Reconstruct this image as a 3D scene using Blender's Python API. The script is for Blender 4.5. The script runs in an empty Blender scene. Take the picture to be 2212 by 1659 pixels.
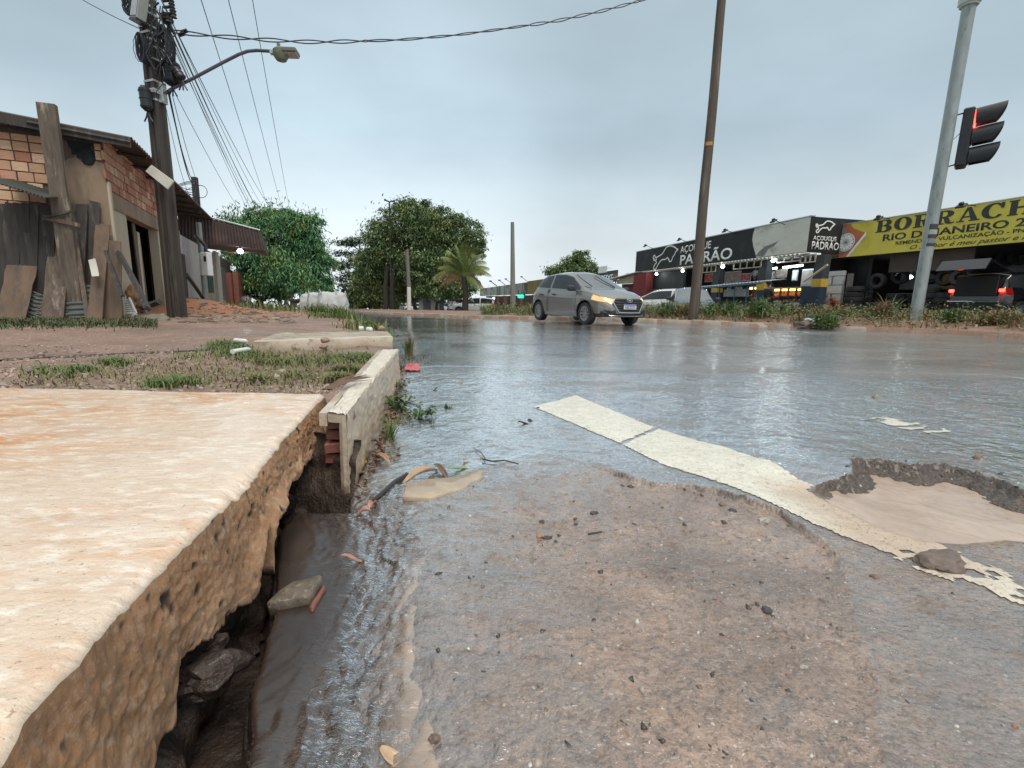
import bpy, bmesh, math, random
import numpy as np
from mathutils import Vector, Matrix, noise as mnoise
Tr = Matrix.Translation; Ro = Matrix.Rotation; rad = math.radians; lsp = np.linspace; arr = np.array; cos = math.cos; sin = math.sin; PI = math.pi; nexp = np.exp; stk = np.stack; cat_ = np.concatenate
# ------------------------------------------------------------------ camera, sky, sun, exposure
random.seed(7); np.random.seed(7)
SC = bpy.context.scene
COL = SC.collection
CAM_H = 0.60
F_PX, CX, CY = 1009.0, 1106.0, 829.5            # focal length and centre of the 2212 x 1659 view of the photograph
def _n(v):
 v = arr(v, float); return v / np.linalg.norm(v)
_down = _n((-136.0, 5690.0, F_PX))               # where plumb lines meet (below the frame)
_Z = -_down
_Y = _n(arr((0, 0, 1.0)) - np.dot((0, 0, 1.0), _Z) * _Z)
_X = np.cross(_Y, _Z)
R_CW = arr((_X, _Y, _Z))                    # camera (right, down, forward) -> world
cam_data = bpy.data.cameras.new('camera'); cam = bpy.data.objects.new('camera', cam_data); COL.objects.link(cam)
cam_data.sensor_width = 36.0; cam_data.lens = 36.0 * F_PX / 2212.0
cam_data.clip_start = 0.02; cam_data.clip_end = 3000
_r, _u, _b = R_CW @ arr((1., 0, 0)), R_CW @ arr((0, -1., 0)), R_CW @ arr((0, 0, -1.))
cam.matrix_world = Matrix(((_r[0], _u[0], _b[0], 0), (_r[1], _u[1], _b[1], 0), (_r[2], _u[2], _b[2], CAM_H), (0, 0, 0, 1)))
SC.camera = cam
SUN_EL, SUN_AZ = rad(58), rad(150)    # azimuth clockwise from +Y; the sun sits behind and to the right
world = bpy.data.worlds.new('World'); SC.world = world; world.use_nodes = True
wt = world.node_tree; wt.nodes.clear()
wo = wt.nodes.new('ShaderNodeOutputWorld'); wb = wt.nodes.new('ShaderNodeBackground')
sky = wt.nodes.new('ShaderNodeTexSky'); sky.sky_type = 'NISHITA'; sky.sun_disc = False
sky.sun_elevation = SUN_EL; sky.sun_rotation = SUN_AZ; sky.air_density = 1.5; sky.dust_density = 4.0
tc = wt.nodes.new('ShaderNodeTexCoord'); sep = wt.nodes.new('ShaderNodeSeparateXYZ')
wt.links.new(tc.outputs['Generated'], sep.inputs[0])
ramp = wt.nodes.new('ShaderNodeValToRGB'); wt.links.new(sep.outputs['Z'], ramp.inputs[0])
SKYC = [(0.0, (.68, .735, .76)), (0.12, (.575, .645, .685)), (0.30, (.375, .475, .535)), (0.50, (.36, .45, .50)), (0.75, (.73, .79, .80)), (1.0, (1.08, 1.10, 1.06))]
els = ramp.color_ramp.elements
els[0].position, els[0].color = SKYC[0][0], (*SKYC[0][1], 1)
els[1].position, els[1].color = SKYC[-1][0], (*SKYC[-1][1], 1)
for p, c in SKYC[1:-1]:
 e = els.new(p); e.color = (*c, 1)
mp = wt.nodes.new('ShaderNodeMapping'); mp.inputs['Scale'].default_value = (1.6, 1.6, 4.2); mp.inputs['Location'].default_value = (0.35, 0.1, 0.2)
nz = wt.nodes.new('ShaderNodeTexNoise'); nz.inputs['Scale'].default_value = 1.9; nz.inputs['Detail'].default_value = 6; nz.inputs['Roughness'].default_value = .5
wt.links.new(tc.outputs['Generated'], mp.inputs[0]); wt.links.new(mp.outputs[0], nz.inputs['Vector'])
nr = wt.nodes.new('ShaderNodeMapRange'); nr.inputs['From Min'].default_value = .3; nr.inputs['From Max'].default_value = .7
nr.inputs['To Min'].default_value = .92; nr.inputs['To Max'].default_value = 1.08
wt.links.new(nz.outputs[0], nr.inputs[0])
mul = wt.nodes.new('ShaderNodeVectorMath'); mul.operation = 'SCALE'
wt.links.new(ramp.outputs[0], mul.inputs[0]); wt.links.new(nr.outputs[0], mul.inputs['Scale'])
# a lighter break in the cloud, low over the road
dv = wt.nodes.new('ShaderNodeVectorMath'); dv.operation = 'DOT_PRODUCT'
dv.inputs[1].default_value = tuple(_n((-0.27, 0.93, 0.25)))
wt.links.new(tc.outputs['Generated'], dv.inputs[0])
br = wt.nodes.new('ShaderNodeMapRange'); br.interpolation_type = 'SMOOTHERSTEP'
br.inputs['From Min'].default_value = .90; br.inputs['From Max'].default_value = 1.0; br.inputs['To Min'].default_value = 1.0; br.inputs['To Max'].default_value = 1.28
wt.links.new(dv.outputs['Value'], br.inputs[0])
mul2 = wt.nodes.new('ShaderNodeVectorMath'); mul2.operation = 'SCALE'
wt.links.new(mul.outputs[0], mul2.inputs[0]); wt.links.new(br.outputs[0], mul2.inputs['Scale'])
mul3 = wt.nodes.new('ShaderNodeVectorMath'); mul3.operation = 'SCALE'; mul3.inputs['Scale'].default_value = 7.6
wt.links.new(mul2.outputs[0], mul3.inputs[0])
mixw = wt.nodes.new('ShaderNodeMix'); mixw.data_type = 'RGBA'; mixw.inputs[0].default_value = .93
wt.links.new(sky.outputs[0], mixw.inputs[6]); wt.links.new(mul3.outputs[0], mixw.inputs[7])
wt.links.new(mixw.outputs[2], wb.inputs['Color']); wb.inputs['Strength'].default_value = 0.12
wt.links.new(wb.outputs[0], wo.inputs[0])
sd = bpy.data.lights.new('sun', 'SUN'); sd.energy = 1.5; sd.angle = rad(25); sd.color = (1.0, .94, .86)
sun = bpy.data.objects.new('sun', sd); COL.objects.link(sun)
_s = Vector((sin(SUN_AZ) * cos(SUN_EL), cos(SUN_AZ) * cos(SUN_EL), sin(SUN_EL)))
sun.rotation_euler = _s.to_track_quat('Z', 'Y').to_euler()
SC.render.engine = 'CYCLES'
SC.view_settings.view_transform = 'Standard'; SC.view_settings.look = 'None'
SC.view_settings.exposure = 0.45; SC.view_settings.gamma = 1.0; SC.view_settings.use_curve_mapping = False
# ------------------------------------------------------------------ measuring
def ray(px, py):
 return R_CW @ arr(((px - CX) / F_PX, (py - CY) / F_PX, 1.0))
def gp(px, py, z=0.0):
 """point of the level z seen at that spot of the photograph"""
 d = ray(px, py); t = (z - CAM_H) / d[2]
 return arr((d[0] * t, d[1] * t, z))
def yp(px, py, Y):
 d = ray(px, py); t = Y / d[1]
 return arr((d[0] * t, Y, CAM_H + d[2] * t))
CR = {1: (0, 350, .6029), 2: (350, 0, .4219), 3: (600, 600, .4822), 4: (1200, 700, .3918), 5: (1900, 950, .31646), 6: (2450, 800, .36166),
      7: (3150, 700, .39873), 8: (3400, 0, .45207), 11: (0, 1200, .49729), 12: (900, 1200, .5424), 13: (0, 1500, .9186), 14: (900, 1700, .5425),
      15: (1900, 1500, .5877), 16: (2800, 1500, .60274), 17: (700, 2200, .67812), 18: (2200, 2200, .8282),
      21: (3350, 1000, .30832), 22: (2750, 980, .27125), 23: (700, 700, .3618), 24: (400, 1100, .22604)}
def cc(n, x, y):
 ox, oy, s = CR[n]; return ((ox + x * s) / 1.82278, (oy + y * s) / 1.82278)
class Wall:
 """a vertical plane through a and b (x, y); u runs along it from a towards b, v goes behind it"""
 def __init__(s, a, b):
  s.a = arr(a[:2], float); d = arr(b[:2], float) - s.a; s.len = np.linalg.norm(d); s.d = d / s.len
  s.n = arr((-s.d[1], s.d[0]))
  if np.dot(s.n, s.a) < 0: s.n = -s.n       # away from the camera
 def hit(s, px, py, v=0.0):
  r = ray(px, py); o = s.a + s.n * v
  t = np.dot(s.n, o) / np.dot(s.n, r[:2]); p = r[:2] * t
  return float(np.dot(p - s.a, s.d)), float(CAM_H + r[2] * t)
 def pt(s, u, v, z):
  p = s.a + s.d * u + s.n * v; return arr((p[0], p[1], z))
 def ang(s): return math.atan2(s.d[1], s.d[0])
# ------------------------------------------------------------------ noise in numpy
_perm = np.random.RandomState(3).permutation(1024)
_grad = np.random.RandomState(5).rand(1024) * 2 - 1
def vnoise(x, y):
 xi = np.floor(x).astype(int); yi = np.floor(y).astype(int); fx = x - xi; fy = y - yi
 fx = fx * fx * fx * (fx * (fx * 6 - 15) + 10); fy = fy * fy * fy * (fy * (fy * 6 - 15) + 10)
 def h(a, b): return _grad[_perm[(_perm[a & 1023] + b) & 1023]]
 return (h(xi, yi) * (1 - fx) + h(xi + 1, yi) * fx) * (1 - fy) + (h(xi, yi + 1) * (1 - fx) + h(xi + 1, yi + 1) * fx) * fy
def fbm(x, y, o=4, g=.5):
 s, a, t = 0, 1.0, 0
 for i in range(o):
  s = s + a * vnoise(x * 2 ** i + 17.3 * i, y * 2 ** i - 9.1 * i); t += a; a *= g
 return s / t
def sstep(a, b, x):
 t = np.clip((x - a) / (b - a), 0, 1); return t * t * (3 - 2 * t)
def inpoly(x, y, poly):
 r = np.zeros(x.shape, bool); n = len(poly)
 for i in range(n):
  x0, y0 = poly[i][:2]; x1, y1 = poly[(i + 1) % n][:2]
  c = ((y0 > y) != (y1 > y)) & (x < (x1 - x0) * (y - y0) / (y1 - y0 + 1e-12) + x0); r ^= c
 return r
def pldist(x, y, pl, closed=False):
 d = np.full(x.shape, 1e9); n = len(pl)
 for i in range(n if closed else n - 1):
  ax, ay = pl[i][:2]; bx, by = pl[(i + 1) % n][:2]; dx, dy = bx - ax, by - ay; L = dx * dx + dy * dy + 1e-12
  t = np.clip(((x - ax) * dx + (y - ay) * dy) / L, 0, 1)
  d = np.minimum(d, np.hypot(x - ax - t * dx, y - ay - t * dy))
 return d
# ------------------------------------------------------------------ objects
def tag(o, label=None, cat=None, group=None, kind=None):
 if label: o['label'] = label
 if cat: o['category'] = cat
 if group: o['group'] = group
 if kind: o['kind'] = kind
 return o
def thing(name, label, cat, loc=(0, 0, 0), rz=0.0, group=None):
 o = bpy.data.objects.new(name, None); COL.objects.link(o); o.empty_display_size = .1
 o.location = tuple(float(v) for v in loc); o.rotation_euler = (0, 0, rz)
 return tag(o, label, cat, group)
def wmat(o):
 m = Matrix.Identity(4)
 while o is not None:
  m = o.matrix_basis @ m; o = o.parent
 return m
def link_mesh(name, me, mat, parent=None, smooth=False):
 if mat is not None: me.materials.append(mat)
 if smooth: me.polygons.foreach_set('use_smooth', np.ones(len(me.polygons), bool))
 o = bpy.data.objects.new(name, me); COL.objects.link(o)
 if parent is not None: o.parent = parent
 return o
def fast(name, V, Fc, mat, parent=None, smooth=False, world=False, attrs=None):
 """a mesh from numpy arrays: faces all of the same size"""
 V = np.asarray(V, np.float64); Fc = np.asarray(Fc, np.int32)
 if world and parent is not None:
  mi = arr(wmat(parent).inverted()); V = V @ mi[:3, :3].T + mi[:3, 3]
 me = bpy.data.meshes.new(name); k = Fc.shape[1]
 me.vertices.add(len(V)); me.vertices.foreach_set('co', V.astype(np.float32).ravel())
 me.loops.add(len(Fc) * k); me.loops.foreach_set('vertex_index', Fc.ravel())
 me.polygons.add(len(Fc)); me.polygons.foreach_set('loop_start', np.arange(0, len(Fc) * k, k, dtype=np.int32))
 me.polygons.foreach_set('loop_total', np.full(len(Fc), k, np.int32))
 me.update(calc_edges=True)
 if attrs:
  for nm, a in attrs.items():
   at = me.attributes.new(nm, 'FLOAT_COLOR', 'POINT'); at.data.foreach_set('color', np.asarray(a, np.float32).ravel())
 return link_mesh(name, me, mat, parent, smooth)
def grid_faces(nx, ny):
 i = np.arange(nx * ny).reshape(ny, nx)
 return stk([i[:-1, :-1], i[:-1, 1:], i[1:, 1:], i[1:, :-1]], -1).reshape(-1, 4)
def prune(V, Fc, keep):
 Fc = Fc[keep]; used = np.zeros(len(V), bool); used[Fc.ravel()] = True
 idx = np.cumsum(used) - 1; return V[used], idx[Fc], used
class MB:
 def __init__(s): s.v = []; s.f = []
 def add(s, vs, fs, M=None):
  b = len(s.v)
  for p in vs:
   p = Vector(p); s.v.append(tuple(M @ p) if M is not None else tuple(p))
  s.f += [tuple(b + i for i in f) for f in fs]; return s
 def box(s, c, d, M=None, bev=0.0):
  x, y, z = (d[0] / 2, d[1] / 2, d[2] / 2)
  if bev <= 0:
   vs = [(c[0] + i * x, c[1] + j * y, c[2] + k * z) for i in (-1, 1) for j in (-1, 1) for k in (-1, 1)]
   return s.add(vs, [(0, 1, 3, 2), (4, 6, 7, 5), (0, 4, 5, 1), (2, 3, 7, 6), (0, 2, 6, 4), (1, 5, 7, 3)], M)
  b = min(bev, x * .9, y * .9, z * .9); vs = []; idx = {}
  for i in (-1, 1):
   for j in (-1, 1):
    for k in (-1, 1):
     for a in range(3):
      q = [i * x, j * y, k * z]
      for t in range(3):
       if t != a: q[t] -= (i, j, k)[t] * b
      idx[(i, j, k, a)] = len(vs); vs.append((c[0] + q[0], c[1] + q[1], c[2] + q[2]))
  fs = []
  for a in range(3):
   o1, o2 = (a + 1) % 3, (a + 2) % 3
   for sg in (-1, 1):
    ring = []
    for p, q in ((-1, -1), (1, -1), (1, 1), (-1, 1)):
     t = [0, 0, 0]; t[a] = sg; t[o1] = p; t[o2] = q; ring.append(idx[(*t, a)])
    fs.append(tuple(ring if sg > 0 else ring[::-1]))
  for a in range(3):
   o1, o2 = (a + 1) % 3, (a + 2) % 3
   for p in (-1, 1):
    for q in (-1, 1):
     t0 = [0, 0, 0]; t0[a] = -1; t0[o1] = p; t0[o2] = q; t1 = list(t0); t1[a] = 1
     r = (idx[(*t0, o1)], idx[(*t1, o1)], idx[(*t1, o2)], idx[(*t0, o2)])
     fs.append(r if p * q > 0 else r[::-1])
  for i in (-1, 1):
   for j in (-1, 1):
    for k in (-1, 1):
     r = (idx[(i, j, k, 0)], idx[(i, j, k, 1)], idx[(i, j, k, 2)]); fs.append(r if i * j * k > 0 else r[::-1])
  return s.add(vs, fs, M)
 def tube(s, pts, r, n=8, cap=True, M=None):
  """pts: list of points, r: number or list of radii"""
  P = [Vector(p) for p in pts]; m = len(P); R = r if hasattr(r, '__len__') else [r] * m
  vs = []; fs = []; up = None
  for i, p in enumerate(P):
   t = (P[min(i + 1, m - 1)] - P[max(i - 1, 0)]).normalized()
   if up is None: up = Vector((0, 0, 1)) if abs(t.z) < .9 else Vector((1, 0, 0))
   a = t.cross(up).normalized(); b = a.cross(t).normalized(); up = b
   for k in range(n):
    an = 2 * PI * k / n; vs.append(p + (a * cos(an) + b * sin(an)) * R[i])
  for i in range(m - 1):
   for k in range(n): fs.append((i * n + k, i * n + (k + 1) % n, (i + 1) * n + (k + 1) % n, (i + 1) * n + k))
  if cap: fs.append(tuple(range(n))[::-1]); fs.append(tuple((m - 1) * n + k for k in range(n)))
  return s.add(vs, fs, M)
 def lathe(s, prof, n=20, M=None, a0=0, a1=2 * PI):
  """prof: (radius, height) about z"""
  full = abs(a1 - a0 - 2 * PI) < 1e-6; m = len(prof); cols = n if full else n + 1; vs = []; fs = []
  for k in range(cols):
   a = a0 + (a1 - a0) * k / n
   for (r, z) in prof: vs.append((r * cos(a), r * sin(a), z))
  for k in range(n):
   k2 = (k + 1) % cols
   for i in range(m - 1): fs.append((k * m + i, k2 * m + i, k2 * m + i + 1, k * m + i + 1))
  return s.add(vs, fs, M)
 def prism(s, poly, h, M=None, cap=True):
  """poly (x, y) extruded from 0 to h along z"""
  n = len(poly); vs = [(x, y, 0) for x, y in poly] + [(x, y, h) for x, y in poly]
  fs = [(i, (i + 1) % n, n + (i + 1) % n, n + i) for i in range(n)]
  if cap: fs += [tuple(range(n))[::-1], tuple(range(n, 2 * n))]
  return s.add(vs, fs, M)
 def quad(s, *p, M=None): return s.add(p, [tuple(range(len(p)))], M)
 def hexa(s, lo, hi, M=None):
  """eight corners: four of one face, four of the opposite face"""
  return s.add(list(lo) + list(hi), [(3, 2, 1, 0), (4, 5, 6, 7), (0, 1, 5, 4), (1, 2, 6, 5), (2, 3, 7, 6), (3, 0, 4, 7)], M)
 def build(s, name, mat, parent=None, smooth=False, world=True, fix=True):
  vs = s.v
  if world and parent is not None:
   mi = wmat(parent).inverted(); vs = [tuple(mi @ Vector(p)) for p in vs]
  me = bpy.data.meshes.new(name); me.from_pydata(vs, [], s.f)
  if fix:
   bm = bmesh.new(); bm.from_mesh(me); bmesh.ops.recalc_face_normals(bm, faces=bm.faces); bm.to_mesh(me); bm.free()
  me.update(); o = link_mesh(name, me, mat, parent, smooth)
  if smooth:
   me.set_sharp_from_angle(angle=rad(42))
  return o
def wallM(w, u=0, v=0, z=0):
 """local (x along the wall, y away from the camera, z up)"""
 p = w.pt(u, v, z)
 return Matrix(((w.d[0], w.n[0], 0, p[0]), (w.d[1], w.n[1], 0, p[1]), (0, 0, 1, p[2]), (0, 0, 0, 1)))
def copy_tree(o, parent=None):
 c = o.copy(); COL.objects.link(c); c.parent = parent
 for ch in [x for x in bpy.data.objects if x.parent is o]: copy_tree(ch, c)
 return c
def tris(o): return len(o.data.polygons)
# ------------------------------------------------------------------ materials
class NT:
 def __init__(s, name):
  s.m = bpy.data.materials.new(name); s.m.use_nodes = True; s.t = s.m.node_tree; s.t.nodes.clear()
  s.out = s.t.nodes.new('ShaderNodeOutputMaterial'); s.b = s.n('BsdfPrincipled'); s.l(s.b.outputs[0], s.out.inputs[0])
 def n(s, typ, **kw):
  nd = s.t.nodes.new('ShaderNode' + typ)
  for k, v in kw.items(): setattr(nd, k, v)
  return nd
 def l(s, a, b): s.t.links.new(a, b)
 def put(s, sock, v):
  if hasattr(v, 'is_linked') or isinstance(v, bpy.types.NodeSocket): s.l(v, sock)
  elif isinstance(v, (tuple, list)) and len(v) == 3 and sock.type == 'RGBA': sock.default_value = (*v, 1)
  else: sock.default_value = v
 def coord(s, kind='Object', scale=(1, 1, 1), rot=(0, 0, 0)):
  t = s.n('TexCoord'); mpn = s.n('Mapping'); s.l(t.outputs[kind], mpn.inputs[0]); mpn.inputs['Scale'].default_value = scale
  mpn.inputs['Rotation'].default_value = rot
  return mpn.outputs[0]
 def noise(s, scale, detail=4, rough=.55, vec=None, dist=0.0):
  nd = s.n('TexNoise'); nd.inputs['Scale'].default_value = scale; nd.inputs['Detail'].default_value = detail
  nd.inputs['Roughness'].default_value = rough; nd.inputs['Distortion'].default_value = dist
  if vec is not None: s.l(vec, nd.inputs['Vector'])
  return nd.outputs[0]
 def voro(s, scale, feature='F1', vec=None, out='Distance', rnd=1.0):
  nd = s.n('TexVoronoi', feature=feature); nd.inputs['Scale'].default_value = scale; nd.inputs['Randomness'].default_value = rnd
  if vec is not None: s.l(vec, nd.inputs['Vector'])
  return nd.outputs[out]
 def rng(s, v, a, b, c=0.0, d=1.0, smooth=False):
  nd = s.n('MapRange'); nd.inputs['From Min'].default_value = a; nd.inputs['From Max'].default_value = b
  nd.inputs['To Min'].default_value = c; nd.inputs['To Max'].default_value = d
  if smooth: nd.interpolation_type = 'SMOOTHSTEP'
  s.put(nd.inputs[0], v); return nd.outputs[0]
 def mix(s, f, a, b, mode='MIX'):
  nd = s.n('Mix', data_type='RGBA', blend_type=mode); s.put(nd.inputs[0], f); s.put(nd.inputs[6], a); s.put(nd.inputs[7], b); return nd.outputs[2]
 def math(s, op, a, b=0.0):
  nd = s.n('Math', operation=op); s.put(nd.inputs[0], a); s.put(nd.inputs[1], b); return nd.outputs[0]
 def bump(s, h, strength=.5, dist=.01, normal=None):
  nd = s.n('Bump'); nd.inputs['Strength'].default_value = strength; nd.inputs['Distance'].default_value = dist
  s.l(h, nd.inputs['Height'])
  if normal is not None: s.l(normal, nd.inputs['Normal'])
  return nd.outputs[0]
 def attr(s, name='mask'):
  a = s.n('Attribute'); a.attribute_name = name; sp = s.n('SeparateColor'); s.l(a.outputs['Color'], sp.inputs[0])
  return sp.outputs[0], sp.outputs[1], sp.outputs[2]
 def set(s, **kw):
  nm = {'color': 'Base Color', 'rough': 'Roughness', 'metal': 'Metallic', 'coat': 'Coat Weight', 'coat_rough': 'Coat Roughness', 'coat_ior': 'Coat IOR',
              'coat_normal': 'Coat Normal', 'normal': 'Normal', 'ior': 'IOR', 'alpha': 'Alpha', 'trans': 'Transmission Weight', 'emit': 'Emission Color',
              'emit_s': 'Emission Strength', 'spec': 'Specular IOR Level', 'sss': 'Subsurface Weight', 'sheen': 'Sheen Weight'}
  for k, v in kw.items(): s.put(s.b.inputs[nm[k]], v)
  return s.m
MATS = {}
def mat(name, c1, c2=None, scale=3.0, rough=.7, bump=.25, bscale=40.0, bdist=.004, metal=0.0, coat=0.0, stretch=(1, 1, 1), c3=None, c3s=1.2, c3t=(.55, .7), spec=.5, detail=5, island=0.0):
 if name in MATS: return MATS[name]
 t = NT(name); v = t.coord('Object', stretch); c2 = c2 or tuple(x * .75 for x in c1)
 col = t.mix(t.rng(t.noise(scale, detail, .6, v), .32, .68), c1, c2)
 if c3: col = t.mix(t.rng(t.noise(c3s, 5, .65, v), c3t[0], c3t[1]), col, c3)
 if island > 0:
  g = t.n('NewGeometry'); hs = t.n('HueSaturation'); t.l(col, hs.inputs['Color'])
  t.l(t.rng(g.outputs['Random Per Island'], 0, 1, 1 - island, 1 + island), hs.inputs['Value']); col = hs.outputs[0]
 kw = dict(color=col, rough=rough, metal=metal, coat=coat, spec=spec)
 if coat: kw['coat_rough'] = .08
 if bump: kw['normal'] = t.bump(t.noise(bscale, 4, .6, v), bump, bdist)
 MATS[name] = t.set(**kw); return MATS[name]
def emis(name, color, strength):
 if name in MATS: return MATS[name]
 t = NT(name); MATS[name] = t.set(color=(.02, .02, .02), emit=color, emit_s=strength, rough=.4); return MATS[name]
# ================================================================== ground materials
def wetmix(t, film, normal, power=.40, rough=.04, ior=1.33, cap=.92):
 """a film of water over the principled surface: mirror strength grows towards grazing view and with the film"""
 fr = t.n('Fresnel'); fr.inputs['IOR'].default_value = ior; t.l(normal, fr.inputs['Normal']); cr = t.n('ValToRGB'); t.l(fr.outputs[0], cr.inputs[0]); e = cr.color_ramp.elements; e[0].position = .018; e[0].color = (power * .5,) * 3 + (1,); e[1].position = .6; e[1].color = (1, 1, 1, 1)
 for p_, c_ in ((.045, power), (.13, .72), (.25, .92)): x = e.new(p_); x.color = (c_, c_, c_, 1)
 f = t.math('MINIMUM', t.math('MULTIPLY', cr.outputs[0], film), cap)
 gl = t.n('BsdfGlossy'); gl.inputs['Roughness'].default_value = rough; gl.inputs['Color'].default_value = (.97, .98, 1, 1); t.l(normal, gl.inputs['Normal'])
 mx = t.n('MixShader'); t.l(f, mx.inputs[0]); t.l(t.b.outputs[0], mx.inputs[1]); t.l(gl.outputs[0], mx.inputs[2]); t.l(mx.outputs[0], t.out.inputs[0])
def m_road():
 t = NT('wet_asphalt'); v = t.coord('Object'); mud, brk_shade, dark = t.attr()
 big = t.noise(.7, 5, .6, v); mid = t.noise(9, 5, .6, v); fin = t.noise(120, 3, .6, v)
 asp = t.mix(t.rng(mid, .3, .7), (.12, .115, .115), (.25, .24, .235)); asp = t.mix(t.rng(big, .45, .62), asp, (.26, .245, .225)); asp = t.mix(t.rng(t.noise(160, 4, .7, v), .52, .7), asp, (.05, .05, .055))
 def specks(col, sc, lo, c, amt):
  o = t.n('TexVoronoi'); o.inputs['Scale'].default_value = sc; t.l(v, o.inputs['Vector']); cs = t.n('SeparateColor'); t.l(o.outputs['Color'], cs.inputs[0]); rad = t.rng(cs.outputs[1], 0, 1, .10, .34)
  return t.mix(t.math('MULTIPLY', t.rng(cs.outputs[0], lo, lo + .01), t.math('MULTIPLY', t.math('LESS_THAN', o.outputs['Distance'], rad), amt)), col, c)
 asp = specks(asp, 210, .86, (.42, .40, .36), .8); asp = specks(asp, 90, .93, (.46, .44, .40), .9); asp = specks(asp, 130, .88, (.035, .033, .033), .8)
 mudc = t.mix(t.rng(t.noise(3.2, 6, .65, v, .6), .35, .65), (.385, .26, .19), (.20, .142, .108))
 mudc = t.mix(t.rng(t.noise(60, 6, .8, v), .48, .66), mudc, (.10, .072, .056)); mudc = specks(mudc, 260, .84, (.55, .48, .40), .7); mudc = specks(mudc, 110, .92, (.52, .47, .41), .8); mudc = specks(mudc, 150, .88, (.07, .05, .042), .8)
 mf = t.math('MULTIPLY', mud, t.rng(t.noise(6, 6, .7, v), .25, .6, .35, 1.1))
 col = t.mix(t.rng(mf, .1, .75), asp, mudc); col = t.mix(brk_shade, col, t.mix(t.rng(fin, .4, .6), (.040, .029, .022), (.12, .085, .062))); col = t.mix(t.rng(dark, 0, 1, 0, .85), col, (.05, .035, .026))  # broken asphalt tone, also used to paint the pit's shade
 # rougher streaks along the road where the stones stand out of the water
 sv = t.coord('Object', (.22, 1.0, 1), (0, 0, .30)); rs_ = t.noise(.95, 6, .68, sv, .6); sx = t.n('SeparateXYZ'); t.l(v, sx.inputs[0]); far = t.rng(sx.outputs[1], 1.9, 3.6, 0, 1)
 rough = t.math('MULTIPLY', t.rng(rs_, .54, .64), t.math('MULTIPLY', far, t.rng(sx.outputs[0], -1.0, 2.2, .35, 1.0)))
 col = t.mix(rough, col, t.mix(t.rng(t.noise(14, 5, .7, v), .4, .6), (.085, .078, .055), (.15, .135, .10)))
 h = t.math('ADD', t.noise(60, 5, .68, v), t.math('MULTIPLY', t.noise(15, 4, .6, v), 1.1)); h = t.math('SUBTRACT', h, t.math('MULTIPLY', t.voro(120, vec=v), .30)); nb = t.bump(h, .9, .011)
 vs = t.coord('Object', (1.0, 2.6, 1.0), (0, 0, .35)); rip = t.math('ADD', t.noise(46, 3, .55, vs, .4), t.math('MULTIPLY', t.noise(9, 3, .5, vs), .9)); rip = t.math('ADD', rip, t.math('MULTIPLY', h, .40))
 cb = t.n('Bump'); t.l(rip, cb.inputs['Height']); cb.inputs['Distance'].default_value = .0042; stn = t.math('ADD', t.rng(t.noise(1.1, 4, .55, v), .38, .6, .38, .09), t.math('MULTIPLY', rough, 2.2)); stn = t.math('ADD', stn, t.math('MULTIPLY', mud, 1.1)); stn = t.math('ADD', stn, t.math('MULTIPLY', far, t.rng(sx.outputs[0], -.5, 3.5, .03, .42))); t.l(stn, cb.inputs['Strength'])
 film = t.math('MULTIPLY', t.rng(rough, 0, 1, 1.0, .42), t.math('MULTIPLY', t.rng(mud, .2, .85, 1.12, .42), t.rng(brk_shade, 0, .6, 1, .12))); film = t.math('MULTIPLY', film, t.rng(t.noise(75, 4, .7, v), .36, .52, .50, 1.0)); film = t.math('MULTIPLY', film, t.rng(t.noise(19, 7, .78, t.coord('Object', (.55, 1.3, 1), (0, 0, .3))), .40, .475, .22, 1.0))
 m = t.set(color=col, rough=.42, normal=nb, spec=.5, coat=.25, coat_rough=.1); wetmix(t, film, cb.outputs[0], .20, .05, 1.33, .96); return m
M_ROAD = m_road()
def m_paint():
 t = NT('worn_road_paint'); v = t.coord('Object'); st_, _, _ = t.attr()
 c = t.mix(t.rng(t.noise(7, 5, .6, v), .3, .7), (.80, .76, .64), (.70, .65, .53)); cr = t.voro(16, 'DISTANCE_TO_EDGE', v)
 c = t.mix(t.rng(cr, .0, .018, .28, 0), c, (.42, .39, .33)); c = t.mix(t.rng(t.noise(48, 6, .8, v), .52, .68), c, (.40, .36, .29)); c = t.mix(t.rng(st_, .1, .9, 0, .75), c, (.50, .345, .235))
 h = t.noise(70, 6, .75, v); vs = t.coord('Object', (1, 2.6, 1), (0, 0, .35))
 return t.set(color=c, rough=.35, normal=t.bump(h, .6, .004), alpha=t.rng(t.noise(150, 4, .75, v), .60, .63, 1.0, .05), coat=.6, coat_rough=.06, coat_ior=1.38, coat_normal=t.bump(t.noise(40, 3, .6, vs), .25, .003))
M_PAINT = m_paint()
def m_muddy(name, c1, c2, rs=.2, ripple=14, ior=1.36):
 t = NT(name); v = t.coord('Object'); n = t.noise(5, 6, .62, v, 1.4)
 c = t.mix(t.rng(n, .3, .7), c1, c2); rings = t.n('TexWave', wave_type='RINGS'); t.l(t.coord('Object', (1, 1, .0)), rings.inputs[0]); rings.inputs['Scale'].default_value = 6; rings.inputs['Distortion'].default_value = 6
 h = t.math('ADD', t.noise(ripple, 4, .6, v, .8), t.math('MULTIPLY', t.noise(ripple * 4, 3, .6, v), .3))
 return t.set(color=c, rough=.5, coat=1.0, coat_rough=.03, coat_ior=ior + .2, coat_normal=t.bump(h, rs, .006))
M_MUDWATER = m_muddy('muddy_water', (.54, .40, .30), (.36, .255, .185), .6)
M_RUTWATER = m_muddy('rut_water', (.06, .045, .035), (.09, .07, .055), .15)
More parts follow.
